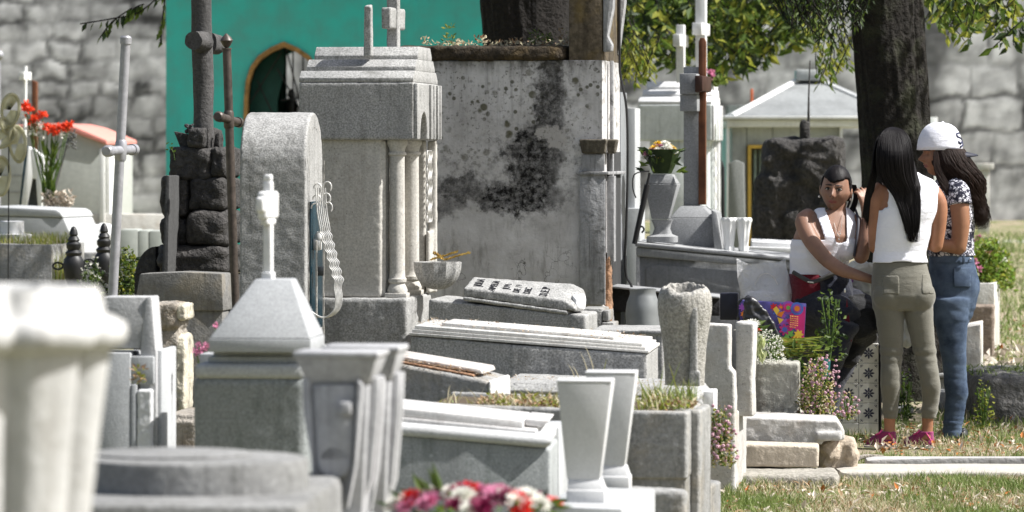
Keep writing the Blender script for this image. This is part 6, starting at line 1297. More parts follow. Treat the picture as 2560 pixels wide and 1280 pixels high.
# ---------------------------------------------------------------- bags
def bags():
    t = T('white_plastic_bag', 'open translucent white plastic bag standing beside the seated woman', 'bag', 1912, 812, 20.3, rz=0); X, Z = t.x, t.z
    bm = NB(); n_ = 28; rings = []
    outline = [(1848, 1976, 812), (1850, 1980, 770), (1848, 1984, 725), (1844, 1978, 700), (1842, 1962, 670), (1841, 1962, 658)]
    for (a, b, yy) in outline:
        cx_, hw = (X(a)+X(b))/2, (X(b)-X(a))/2; rg = []
        for i in range(n_):
            q = 2*pi*i/n_; p = Vector((cx_+hw*cos(q), .085*sin(q)*(1 if yy > 700 else .6), Z(yy)+(.004*sin(q*3)+.006*sin(q*5+1)+.022*abs(cos(q))**5 if yy < 665 else 0)))
            k = noise.noise(p*14)*.014; rg.append(bm.verts.new(p+Vector((k, k, 0))))
        rings.append(rg)
    for A, B in zip(rings, rings[1:]):
        for i in range(n_): bm.faces.new((A[i], A[(i+1) % n_], B[(i+1) % n_], B[i]))
    bm.faces.new(rings[0][::-1]); n = NT('translucent_plastic'); n.out((.80, .80, .82), .35, .5); n.b.inputs['Alpha'].default_value = .55; n.bump(n.noise(14, 4, .6, None, 1.5), .03)
    o = t.add('bag', bm, n.m, ang=180); s_ = o.modifiers.new('s', 'SUBSURF'); s_.levels = 1; s_.render_levels = 2
    bm = NB(); rock(bm, X(1862), X(1966), -.045, .045, .01, Z(728), 4, .05, 8, 6); t.add('contents', bm, plain('pale_lilac_contents', (.74, .73, .78), .8, .2, 0, .05, 6))
    bm = NB(); tube(bm, [(X(1885), -.07, Z(712)), (X(1895), -.075, Z(692)), (X(1912), -.075, Z(682)), (X(1930), -.075, Z(690)), (X(1942), -.07, Z(710))], .0022, 6, sub=4); t.add('handle', bm, plain('pale_handle', (.6, .58, .55), .6))
    t = T('patterned_gift_bag', 'gift bag with bright pink, purple and orange folk pattern', 'bag', 1980, 860, 19.9, rz=-3, tilt=3); X, Z = t.x, t.z
    base = plain('purple_blue_card', (.06, .05, .19), .45, .4, 0, .5, 30)
    bm = NB(); box(bm, X(1842), X(2010), 0, .11, 0, Z(758), .002); bg = t.add('bag', bm, base)
    k_ = [0]
    def disc(px, py, r, mat, nm, petals=0, asp=1):
        bm = NB(); k_[0] += 1; y = -.0006*(k_[0] % 7+1)-.0008; vs = []
        N_ = 40
        for i in range(N_):
            q = 2*pi*i/N_; rr = t.m(r)*(1+(.28*cos(petals*q) if petals else 0)); vs.append(bm.verts.new((X(px)+rr*cos(q), y, Z(py)+rr*asp*sin(q))))
        bm.faces.new(vs); t_ = mk(nm, bm, mat, bg)
    PKc, ORc, YLc, PUc, BLc, GRc, RDc = [plain(n_, c, .45, .4, 0, .12) for n_, c in (('print_magenta', (.62, .03, .20)), ('print_orange', (.75, .20, .02)), ('print_yellow', (.78, .52, .06)), ('print_purple', (.30, .08, .42)), ('print_blue', (.08, .16, .55)), ('print_green', (.15, .38, .08)), ('print_red', (.55, .02, .03)))]
    bm = NB(); prism(bm, [(X(1990), Z(842)), (X(2009), Z(842)), (X(2009), Z(766)), (X(1998), Z(764))], -.001, -.0005, 0); mk('edge_strip', bm, PKc, bg)
    bm = NB(); prism(bm, [(X(1960), Z(856)), (X(2008), Z(856)), (X(2008), Z(842)), (X(1985), Z(838))], -.0014, -.0009, 0); mk('edge_strip', bm, RDc, bg)
    disc(1966, 770, 17, PUc, 'circle'); disc(1966, 770, 11, PKc, 'circle'); disc(1966, 770, 5, GRc, 'circle'); disc(1988, 771, 16, BLc, 'circle'); disc(1988, 771, 11, PUc, 'circle'); disc(1988, 771, 7, ORc, 'circle')
    disc(1983, 804, 19, PKc, 'flower', 6, 1.15)
    for (a, b, r, m_) in ((1948, 770, 8, PKc), (1948, 770, 4, ORc), (1955, 790, 6, PUc), (1955, 808, 11, PUc), (1960, 825, 12, PKc), (1960, 825, 7, BLc), (1972, 838, 12, GRc), (1995, 835, 10, YLc), (1940, 782, 10, BLc), (1930, 770, 8, RDc), (1852, 775, 8, PUc), (1865, 768, 6, GRc), (1856, 792, 7, ORc)): disc(a, b, r, m_, 'flower', 7, 1)
    for (pts, m_) in (([(1936, 768), (1945, 778), (1938, 790), (1928, 775)], YLc), ([(1944, 782), (1958, 778), (1950, 795), (1938, 790)], ORc), ([(1940, 795), (1956, 800), (1946, 812)], YLc), ([(1980, 848), (1990, 826), (1986, 856)], YLc)):
        bm = NB(); prism(bm, [(X(a), Z(b)) for a, b in pts], -.0062, -.0052, 0); mk('zigzag', bm, m_, bg)
    for j in range(6):    # three rows of wavy orange writing on the magenta flower, as small strokes
        bm = NB(); yy = 790+j*5.4; tube(bm, [(X(1972+i*2.1), -.0066, Z(yy+(1.2 if i % 2 else -1.2)+i*.15)) for i in range(11 if j < 5 else 8)], .0011, 4); mk('writing_line', bm, YLc, bg)
    t = T('black_plastic_bag', 'crumpled black plastic bag leaning on the patterned gift bag', 'bag', 1890, 860, 19.7, rz=0, single=True); X, Z = t.x, t.z; bm = NB()
    V = [(1858, 860, .0), (1955, 862, 0), (1946, 830, -.01), (1925, 790, -.02), (1895, 756, .0), (1872, 738, .02), (1864, 742, .02), (1862, 775, 0), (1856, 815, 0)]
    prism(bm, [(X(a), Z(b)) for a, b, _ in V], -.03, .07, .02, seg=4); tube(bm, [(X(1846), 0, Z(800)), (X(1846), 0, Z(762)), (X(1856), 0, Z(746)), (X(1872), 0, Z(744))], .006, 7, sub=4)
    n = NT('black_plastic'); n.out((.028, .028, .032), .38, .5); o = t.add('x', bm, n.m, ang=180); worn(o, .005, .035, .05, 1)
    t = T('dark_parcel', 'dark parcel standing on the ledge left of the plastic bags', 'parcel', 1845, 800, 20.4, rz=-5, single=True); bm = NB(); box(bm, t.x(1800), 0, 0, .1, 0, t.z(733), .006); t.add('x', bm, plain('dark_navy_card', (.018, .018, .03), .5))
    t = T('printed_white_bag', 'white printed carrier bag held between the women', 'bag', 2160, 755, 20.42, rz=0); X, Z = t.x, t.z; bm = NB(); rock(bm, X(2118), X(2200), -.02, .14, Z(765), Z(655), 14, .2, 3, 8); b = t.add('bag', bm, plain('white_printed_plastic', (.36, .38, .36), .4, .5, 0, .1, 9)); worn(b, .006, .02, .05, 1)
    bm = NB(); 
    for (a, b_, r) in ((2118, 700, 4), (2128, 702, 5), (2150, 690, 4), (2160, 698, 3)): ball(bm, (X(a), -.035, Z(b_)), t.m(r), 1, (1, .5, 1))
    t.add('print', bm, plain('red_blue_print', (.2, .08, .3), .5, .3, 0, .9, 60))
    t = T('clear_plastic_bag', 'pale clear plastic bag hanging behind the grey leggings', 'bag', 2265, 880, 20.5, rz=0, single=True); bm = NB(); X, Z = t.x, t.z; rock(bm, X(2244), X(2284), 0, .12, Z(866), Z(745), 23, .2, 3.5, 7); o = t.add('x', bm, plain('clear_plastic', (.42, .44, .46), .3, .5, 0, .15, 12)); worn(o, .007, .02, .05, 1)
    t = T('teal_pot', 'teal plastic pot hidden among the weeds at the seated woman feet', 'pot', 2055, 945, 19.4, rz=0, single=True); bm = NB(); lathe(bm, [(t.m(18), 0), (t.m(22), t.m(50)), (t.m(20), t.m(50)), (t.m(16), t.m(5))], 0, 0, 24); t.add('x', bm, plain('teal_plastic', (.01, .10, .11), .4))
bags()
# ---------------------------------------------------------------- grass and fallen leaves on the ground
def ground_cover():
    L = Leaves(); n_ = 0
    while n_ < 30000:
        D = 15.2+2.6*rnd.random()**.9 if rnd.random() < .86 else U(18.6, 21.5)
        x = U(.6, 2.6)*D/17 if D < 18.6 else U(1.6, 3.0)
        f = noise.noise(Vector((x*1.1, D*1.1, 3))); 
        if rnd.random() > .55+f*1.3: continue
        z = .012; gr = noise.noise(Vector((x*1.7, D*1.2, 8))) > U(-.28, .25)
        L.blade((x, D, z), U(.015, .05)*(1.3 if gr else 1), U(.003, .005), (U(-.03, .03), U(-.03, .03), 0), rnd.choice([0, 0, 3]) if gr else rnd.choice([1, 1, 2, 3])); n_ += 1
    # sparse, larger tufts further back, right side and left side
    for _ in range(9000):
        D = U(21, 46); x = U(2340, 2620)
        L.blade((W(x, 0, D).x, D, gz(D)), U(.02, .07), .010, (U(-.03, .03), U(-.03, .03), 0), rnd.choice([0, 0, 1, 3]))
    for _ in range(3500):
        D = U(30, 48); x = U(-40, 420); L.blade((W(x, 0, D).x, D, gz(D)), U(.03, .10), .014, (U(-.03, .03), U(-.03, .03), 0), rnd.choice([0, 0, 1, 3]))
    for _ in range(700):
        x = U(2440, 2600); L.blade((W(x, 0, 21.9).x+U(-.1, .3), U(21.65, 22.5), .255+U(-.02, .01)), U(.02, .05), .008, (U(-.05, .05), U(-.03, .03), 0), rnd.choice([0, 0, 3]))
    o = L.build('lawn_grass', [GRASS, STRAW, DRYL, LEAFM]); tag(o, 'short patchy green and straw coloured grass around the graves', 'grass', None, 'stuff')
    L = Leaves()
    for _ in range(2600):
        k = rnd.random()
        if k < .5: D = U(15.6, 17.8); x = U(.7, 2.8)*D/17
        elif k < .8: D = U(19.3, 21.3); x = U(1.75, 2.9)
        else: D = U(21.5, 30); x = W(U(2350, 2600), 0, D).x
        L.leaf((x, D, gz(D)+U(.012, .03)), (U(-1, 1), U(-1, 1), U(-.2, .5)), U(.02, .06), U(.012, .028), (0, 0, 1), rnd.choice([0, 1, 1, 1, 1, 0, 1, 2] if D < 18 else [0, 0, 1, 1, 2]))
    for _ in range(240):
        D = U(23, 27); L.leaf((W(U(2400, 2600), 0, D).x, D, gz(D)+.03), (U(-1, 1), U(-1, 1), U(0, .8)), U(.04, .08), .05, None, 1)
    o = L.build('leaf_litter', [DRYL, DRYP, plain('orange_dead_leaf', (.35, .12, .03), .8, .2)]); tag(o, 'dry brown and pale fallen leaves scattered over the grass', 'leaf litter', None, 'stuff')
ground_cover()
# ---------------------------------------------------------------- people
def solid(bm, vox=.007, it=3):
    bmesh.ops.recalc_face_normals(bm, faces=bm.faces); me = bpy.data.meshes.new('tmp'); bm.to_mesh(me); bm.free()
    o = bpy.data.objects.new('tmp', me); COL.objects.link(o)
    m = o.modifiers.new('r', 'REMESH'); m.mode = 'VOXEL'; m.voxel_size = vox; m.use_smooth_shade = True
    s = o.modifiers.new('s', 'SMOOTH'); s.iterations = it; s.factor = .5
    dg = bpy.context.evaluated_depsgraph_get(); e = bpy.data.meshes.new_from_object(o.evaluated_get(dg)); bpy.data.objects.remove(o)
    r = bmesh.new(); r.from_mesh(e); bpy.data.meshes.remove(e); return r
def ell(bm, sec, n=28, p=2.3):
    """stacked ellipses (cx, cy, cz, rx, ry[, yaw]) in metres"""
    rings = []
    for s_ in sec:
        cx_, cy_, cz_, rx, ry = s_[:5]; yw = s_[5] if len(s_) > 5 else 0; rg = []
        for i in range(n):
            a = 2*pi*i/n; k = (abs(cos(a))**p+abs(sin(a))**p)**(-1/p); u, v = rx*k*cos(a), ry*k*sin(a)
            rg.append(bm.verts.new((cx_+u*cos(yw)-v*sin(yw), cy_+u*sin(yw)+v*cos(yw), cz_)))
        rings.append(rg)
    for A, B in zip(rings, rings[1:]):
        for i in range(n): bm.faces.new((A[i], A[(i+1) % n], B[(i+1) % n], B[i]))
    bm.faces.new(rings[0][::-1]); bm.faces.new(rings[-1]); return bm
def shell(src, keep, off, name, mat, t, wr=None, thick=.003):
    """garment: the kept faces of a body surface pushed outwards, with thickness and folds"""
    bm = src.copy(); bm.normal_update()
    dl = [f for f in bm.faces if not keep(f.calc_center_median())]; bmesh.ops.delete(bm, geom=dl, context='FACES')
    for _ in range(2):
        ed = [v for v in bm.verts if v.is_boundary]; new = {}
        for v in ed:
            nb = [e.other_vert(v).co for e in v.link_edges if e.is_boundary]
            if len(nb) == 2: new[v] = v.co*.4+(nb[0]+nb[1])*.3
        for v, c in new.items(): v.co = c
    nrm = {v: v.normal.copy() for v in bm.verts}
    for v in bm.verts: v.co += nrm[v]*(off+(wr(v.co) if wr else 0))
    o = t.add(name, bm, mat, ang=180); m = o.modifiers.new('thickness', 'SOLIDIFY'); m.thickness = thick; m.offset = 1; return o
def hand(bm, w, d, nrm, s=1., curl=.5, side=1, spread=.12):
    """palm with four unequal bent fingers and a thumb leaving its side; d = direction of the fingers, nrm = back of the hand"""
    w, d, nrm = Vector(w), Vector(d).normalized(), Vector(nrm); x = d.cross(nrm).normalized()*side; nrm = x.cross(d).normalized()*side
    for k in range(4):
        o = w+x*(k-1.5)*.019*s; tube(bm, [w+x*(k-1.5)*.010*s, w.lerp(o+d*.085*s, .5)+x*0, o+d*.085*s], [.014*s, .015*s, .012*s], 10)
        L_ = (.066, .076, .072, .055)[k]*s; fd = (d+x*(k-1.5)*spread).normalized(); p = o+d*.082*s; P = [p]; a = 0
        for j, f in enumerate((.45, .32, .23)):
            a += curl*(.5+.25*j)+.05*k; p = p+(fd*cos(a)-nrm*sin(a))*L_*f; P.append(p)
        tube(bm, P, [.0095*s, .0088*s, .0080*s, .0062*s], 8, sub=2)
    b = w-x*.022*s+d*.018*s; P = [b, b-x*.022*s+d*.026*s-nrm*.006*s, b-x*.030*s+d*.052*s-nrm*.014*s, b-x*.026*s+d*.074*s-nrm*.02*s]; tube(bm, P, [.014*s, .012*s, .0098*s, .0075*s], 8, sub=2)
def headshape(bm, M, w_=.074, h_=.108, dp=.092, mi_lip=1, mi_brow=2):
    n0 = len(bm.verts); f0 = len(bm.faces); bmesh.ops.create_icosphere(bm, subdivisions=6, radius=1); bm.verts.ensure_lookup_table(); bm.faces.ensure_lookup_table()
    g = lambda a, c, s_: math.exp(-((a-c)/s_)**2)
    for v in bm.verts[n0:]:
        x, y, z = v.co; fr = max(0, -y)
        sx = 1-.34*max(0, -z-.1)**1.2-.05*g(z, .3, .3)*abs(x); sx *= 1+.04*g(z, -.15, .2)
        X, Y, Z = x*sx, y, z
        if z < -.3: Y = y*(1-.12*(-z-.3))-.10*max(0, -z-.5)*(fr > .1)
        Y += .09*fr*g(z, .15, .9)                      # flatter face
        Y -= .30*g(x, 0, .13)*(g(z, -.20, .12)*.9+.45*g(z, -.04, .16))*(fr > .3)   # nose
        Y -= .08*g(abs(x), .12, .07)*g(z, -.26, .06)*(fr > .3)
        Y += .12*(g(abs(x), .36, .16)*g(z, .06, .10))*(fr > .3)                    # eye sockets
        Y -= .05*g(z, .20, .07)*g(abs(x), .30, .28)*(fr > .3)                      # brow
        Y -= .10*g(x, 0, .22)*(g(z, -.44, .045)+.9*g(z, -.54, .05))*(fr > .3)      # lips
        Y += .05*g(x, 0, .2)*g(z, -.49, .018)*(fr > .3)+.05*g(x, 0, .25)*g(z, -.64, .06)*(fr > .3)
        Y -= .07*g(x, 0, .2)*g(z, -.82, .12)*(fr > .1)                             # chin
        Y -= .04*g(abs(x), .48, .2)*g(z, -.22, .2)*(fr > .3)                       # cheeks
        v.co = M @ Vector((X*w_, Y*dp, Z*h_))
    Mi = M.inverted()
    for f in bm.faces[f0:]:
        c = Mi @ f.calc_center_median(); x, z, y = c.x/w_, c.z/h_, c.y/dp
        if y < -.4:
            if abs(x) < .27 and -.585+.35*abs(x)**1.5 < z < -.415-.10*abs(x)-.03*g(x, 0, .05): f.material_index = mi_lip
            if .12 < abs(x) < .58 and .235-.30*(abs(x)-.36)**2-.02 < z < .235-.35*(abs(x)-.36)**2+.055-.05*abs(x): f.material_index = mi_brow
    return bm
def skinm(name, c):
    n = NT(name); a = n.mix(n.ramp(n.noise(11, 5, .6), .35, .7), tuple(x*.85 for x in c), tuple(min(1, x*1.15) for x in c)); n.bump(n.noise(260, 3), .0006)
    m = n.out(a, .48, .4); n.b.inputs['Subsurface Weight'].default_value = .12; n.b.inputs['Subsurface Radius'].default_value = (.02, .008, .004); return m
def cloth(name, c, var=.12, rough=.85, bumpd=.002, sheen=.2):
    n = NT(name); a = n.mix(n.ramp(n.noise(6, 5, .6), .3, .7), tuple(x*(1-var) for x in c), tuple(min(1, x*(1+var)) for x in c)); n.bump(n.math('ADD', n.noise(420, 2), n.math('MULTIPLY', n.noise(26, 3, .5, n.co((1, 1, 2.4))), 2.2)), bumpd); m = n.out(a, rough, .2); n.b.inputs['Sheen Weight'].default_value = sheen; return m
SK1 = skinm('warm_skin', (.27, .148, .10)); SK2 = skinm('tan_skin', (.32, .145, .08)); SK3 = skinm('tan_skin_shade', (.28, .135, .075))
LIP = plain('lips', (.24, .075, .065), .4, .4, 0, .1); BROW = plain('eyebrow', (.018, .010, .008), .7); 
def hairm(name, c, r=.38):
    n = NT(name); n.out(n.mix(n.ramp(n.noise(40, 3, .6, n.co((5, 5, .6))), .35, .65), tuple(x*.6 for x in c), tuple(x*1.6 for x in c)), r, .16); return n.m
HB = hairm('black_hair', (.008, .0065, .007), .55); HBR = hairm('dark_brown_hair', (.020, .011, .008), .5)
WC = cloth('white_cotton', (.84, .84, .90), .03); OL = cloth('olive_grey_stretch', (.145, .138, .112), .10, .7, .0012, .3)
def denim():
    n = NT('blue_denim'); a = n.noise(5, 5, .6); c = n.mix(n.ramp(a, .35, .68), (.028, .045, .08), (.105, .145, .215)); w_ = n.n('ShaderNodeTexWave'); w_.inputs['Scale'].default_value = 90; w_.inputs['Distortion'].default_value = 2
    n.l(n.co((1, 1, 1.2)), w_.inputs[0]); c = n.mix(n.ramp(n.noise(9, 5, .6, n.co((1, 1, 1.6))), .45, .7, 0, .45), c, (.14, .19, .27)); n.bump(n.math('ADD', w_.outputs['Fac'], n.math('MULTIPLY', n.noise(18, 3, .5, n.co((1, 1, 1.3))), 5)), .0012); return n.out(c, .85, .2)
def tee():
    n = NT('black_white_print'); v = n.vor(46, 'DISTANCE_TO_EDGE', n.co((1, 1, 1.25))); z = n.noise(34, 3, .6, None, 1.2); m_ = n.math('MAXIMUM', n.ramp(v, .05, .12, 1, 0), n.ramp(z, .50, .54)); c = n.mix(m_, (.62, .61, .66), (.02, .02, .035)); n.bump(n.noise(26, 3), .002); return n.out(c, .85, .2)
def fold(amp, sx=4, sz=16, seed=0):
    return lambda c: amp*noise.noise(Vector((c.x*sx+seed, c.y*sx, c.z*sz)))+amp*.5*noise.noise(Vector((c.x*sx*3, c.y*8+seed, c.z*sz*2.3)))
def strands(bm, guides, num, rad=.0022, spread=.5, wav=0, fr=30, n=4, jit=.006):
    """guides: list of curves (lists of points, equal count); strands interpolate between neighbouring guides"""
    for k in range(num):
        i = rnd.randrange(len(guides)-1); f = rnd.random(); A, B = guides[i], guides[i+1]; o = Vector((U(-jit, jit), U(-jit, jit), 0)); ph = U(0, 6.3); en = U(.82, 1.0); P = []
        m = len(A)
        for j in range(m):
            p = Vector(A[j]).lerp(Vector(B[j]), f)+o*(j/m); P.append(p)
        if en < .95: P[-1] = P[-2].lerp(P[-1], en-.3)
        Q = []
        for j in range(m-1):
            p0, p1, p2, p3 = P[max(j-1, 0)], P[j], P[j+1], P[min(j+2, m-1)]
            for q in range(4):
                t_ = q/4; v = .5*((2*p1)+(p2-p0)*t_+(2*p0-5*p1+4*p2-p3)*t_*t_+(3*p1-p0-3*p2+p3)*t_**3); w_ = wav*((j+t_)/m)
                Q.append(v+Vector((w_*sin(v.z*fr+ph), w_*.8*cos(v.z*fr+ph*1.3), 0)))
        Q.append(P[-1]); N_ = len(Q); tube(bm, Q, [rad*(1 if i_ < N_-5 else max(.15, (N_-i_)/6)) for i_ in range(N_)], n, False)
def standing_white():
    D = 20.0; t = T('person', 'woman with long straight black hair, white sleeveless top and olive grey leggings', 'person', 2255, None, D, rz=0); X, Z, m = t.x, t.z, t.m
    def S_(px0, px1, py, y, ry, yaw=0): return (X((px0+px1)/2), y, Z(py), m(px1-px0)/2, ry, yaw)
    def core():
        bm = NB()
        ell(bm, [S_(2184, 2330, 772, 0, .085), S_(2180, 2333, 740, 0, .108), S_(2181, 2326, 705, 0, .106), S_(2184, 2316, 665, 0, .090), S_(2188, 2310, 630, 0, .080), S_(2192, 2318, 590, .0, .082), S_(2196, 2334, 540, .0, .092), S_(2198, 2344, 500, .0, .094), S_(2200, 2345, 475, .0, .085), S_(2212, 2330, 455, .0, .070), S_(2232, 2300, 442, .0, .052), S_(2244, 2284, 432, .0, .04)])
        for a, b in ((2221, 1), (2296, 2)): ball(bm, (X(a), -.045, Z(740)), .082, 3, (.95, .75, .95))
        for leg in ([(2220, 740, 40, .09), (2224, 790, 39, .088), (2228, 840, 34, .076), (2229, 890, 28.5, .062), (2227, 925, 27, .058), (2226, 965, 27, .058), (2226, 1005, 21, .046), (2226, 1045, 17, .037)], [(2294, 740, 40, .09), (2297, 790, 39, .088), (2305, 840, 34, .076), (2314, 890, 28, .062), (2321, 930, 27, .058), (2326, 965, 27, .058), (2327, 1005, 22, .046), (2321, 1045, 18, .037)]):
            ell(bm, [(X(a), .0-.012*(i in (4, 5)), Z(b), m(r)*(.92 if b < 760 else .86), ry*.88) for i, (a, b, r, ry) in enumerate(leg)])
        return bm
    C = solid(core(), .007, 8)
    def body():
        bm = core()
        tube(bm, [(X(2262), .0, Z(455)), (X(2252), -.01, Z(430)), (X(2242), -.0, Z(405))], [.052, .046, .045], 16)
        for P, R_ in (([(2212, -.0, 470), (2194, -.005, 500), (2190, -.0, 560), (2190, .01, 618)], [.050, .047, .041, .036]), ([(2326, -.0, 478), (2346, -.0, 510), (2346, .0, 560), (2340, .01, 616)], [.048, .045, .040, .035])): tube(bm, [(X(a), b, Z(c)) for a, b, c in P], R_, 18, sub=3)
        ball(bm, (X(2190), .012, Z(616)), .0365, 3); ball(bm, (X(2340), .012, Z(614)), .0355, 3)
        tube(bm, [(X(2190), .012, Z(616)), (X(2198), .14, Z(605)), (X(2208), .25, Z(590))], [.036, .031, .023], 14, sub=2); hand(bm, (X(2208), .25, Z(590)), (.3, 1, .15), (0, 0, 1), 1, .5, 1)
        tube(bm, [(X(2340), .012, Z(614)), (X(2318), .14, Z(606)), (X(2300), .25, Z(594))], [.035, .030, .023], 14, sub=2); hand(bm, (X(2300), .25, Z(594)), (-.4, 1, .1), (0, 0, 1), 1, .5, -1)
        for a, b in ((2224, 2220), (2319, 2314)):
            tube(bm, [(X(a), 0, Z(1035)), (X(a), .0, Z(1070)), (X(b), .0, Z(1098))], [.030, .0275, .034], 14); tube(bm, [(X(b), .0, Z(1098)), (X(b-22), .03, Z(1104)), (X(b-42), .05, Z(1108))], [.032, .032, .022], 12)
        return bm
    B = solid(body(), .006, 2); M = Matrix.Translation((X(2232), .005, Z(385))) @ Matrix.Rotation(R(180-40), 4, 'Z'); headshape(B, M)
    t.add('body', B, [SK2, LIP, BROW], ang=180)
    def top(c):
        px, py = t.px+c.x*S(D), t.py-c.z*S(D)
        if py > 657+3*sin(px*.03) or py < 437: return False
        if py < 520 and (px < 2207+max(0, (py-455))*.20 or px > 2344): return False
        if px < 2222 and 455 < py < 525: return px > 2207+14*(1-((py-490)/36)**2)
        return True
    shell(C, top, .009, 'sleeveless_top', WC, t, fold(.007, 3, 10, 3)); 
    shell(C, lambda c: (t.py-c.z*S(D)) > 652 and c.z > Z(1046), .0045, 'leggings', OL, t, lambda c: .0022*noise.noise(Vector((c.x*5, c.y*5, c.z*26)))+(.003*abs(sin(c.z*75)) if c.z < Z(1012) or Z(905) < c.z < Z(870) else 0))
    for a0, a1, b0, b1 in ((2203, 2243, 688, 736), (2300, 2330, 684, 736)):
        shell(C, lambda c: c.y < -.02 and a0 < t.px+c.x*S(D) < a1 and b0 < t.py-c.z*S(D) < b1-4*(1-abs((t.px+c.x*S(D)-(a0+a1)/2)/20)) , .0046, 'back_pocket', OL, t, None, .0012)
    for (a, dxx) in ((2220, 0), (2314, 0)):
        bm = NB(); q = lambda dx, dy, dz: (X(a)+dx, dy, dz)
        ell(bm, [(X(a)-.035, .02, .012, .080, .038, -.35), (X(a)-.032, .018, .035, .079, .037, -.35), (X(a)-.014, .01, .062, .055, .036, -.3), (X(a)+.002, .0, .082, .038, .034, -.2)], 26, 2.2); sh = solid(bm, .005, 2)
        for v in sh.verts: v.co += Vector((0, 0, .003*noise.noise(v.co*60)))
        o = t.add('shoe', sh, SHOE, ang=180)
        bm = NB(); ell(bm, [(X(a)-.036, .02, .0, .084, .040, -.35), (X(a)-.036, .02, .014, .086, .041, -.35)], 26, 2.2); mk('sole', bm, SOLE, o)
        bm = NB(); tube(bm, [(X(a)+.045, -.012, .02), (X(a)+.03, -.03, .03), (X(a)+.0, -.032, .075)], .003, 6, sub=2); tube(bm, [(X(a)-.06, .0, .066), (X(a)-.045, -.02, .075), (X(a)-.03, -.01, .09)], .004, 6, sub=2); mk('lace', bm, LACE, o)
    bm = NB(); hc = Vector((X(2232), .005, Z(382)))
    ball(bm, (hc.x, hc.y, hc.z+.004), 1, 4, (.084, .098, .120)); 
    ell(bm, [(X(2272), -.075, Z(600), .012, .008), (X(2274), -.085, Z(560), .030, .016), (X(2270), -.090, Z(510), .052, .022), (X(2258), -.085, Z(465), .080, .032), (X(2240), -.055, Z(430), .100, .06), (X(2234), -.02, Z(395), .096, .088), (X(2233), 0, Z(360), .08, .09)], 24, 2)
    H = solid(bm, .006, 3)
    for v in H.verts: k = noise.noise(Vector((v.co.x*60, v.co.y*30, v.co.z*4))); v.co += Vector((0, -.004*k, 0)) if v.co.z < hc.z else v.co.normalized()*0
    ho = t.add('hair', H, HB, ang=180)
    bm = NB(); G_ = []
    for i in range(9):
        f = i/8; x0 = -.085+.17*f; yb = -.062-.045*sin(pi*f)
        G_.append([(hc.x+x0*.12, .01, hc.z+.127), (hc.x+x0*.55, -.045, hc.z+.112), (hc.x+x0*.88, -.085, hc.z+.070), (hc.x+x0*1.05, yb-.04, hc.z-.01), (X(2238)+x0*1.05, yb-.03, Z(440)), (X(2262)+x0*.75, -.105, Z(490)), (X(2272)+x0*.48, -.108, Z(545)), (X(2277)+x0*.28, -.10, Z(606-8*abs(f-.6)))])
    strands(bm, G_, 460, .0017, n=4, jit=.011)
    G2 = [[(hc.x-.02-.008*i, -.01, hc.z+.118), (hc.x-.066-.004*i, -.01+.0*i, hc.z+.075), (hc.x-.088-.004*i, -.02-.012*i, hc.z), (X(2190-5*i), -.03-.012*i, Z(430)), (X(2180-6*i), .0-.03, Z(490)), (X(2172-5*i), .0-.02, Z(540)), (X(2168-3*i), .0, Z(575-12*i))] for i in range(4)]
    strands(bm, G2, 120, .0017, n=4); mk('hair_strands', bm, HB, ho, ang=180)
SHOE = cloth('magenta_knit', (.27, .03, .125), .25, .75, .003); SOLE = plain('pale_sole', (.55, .52, .55), .6); LACE = plain('hot_pink_lace', (.70, .06, .26), .6)
standing_white()
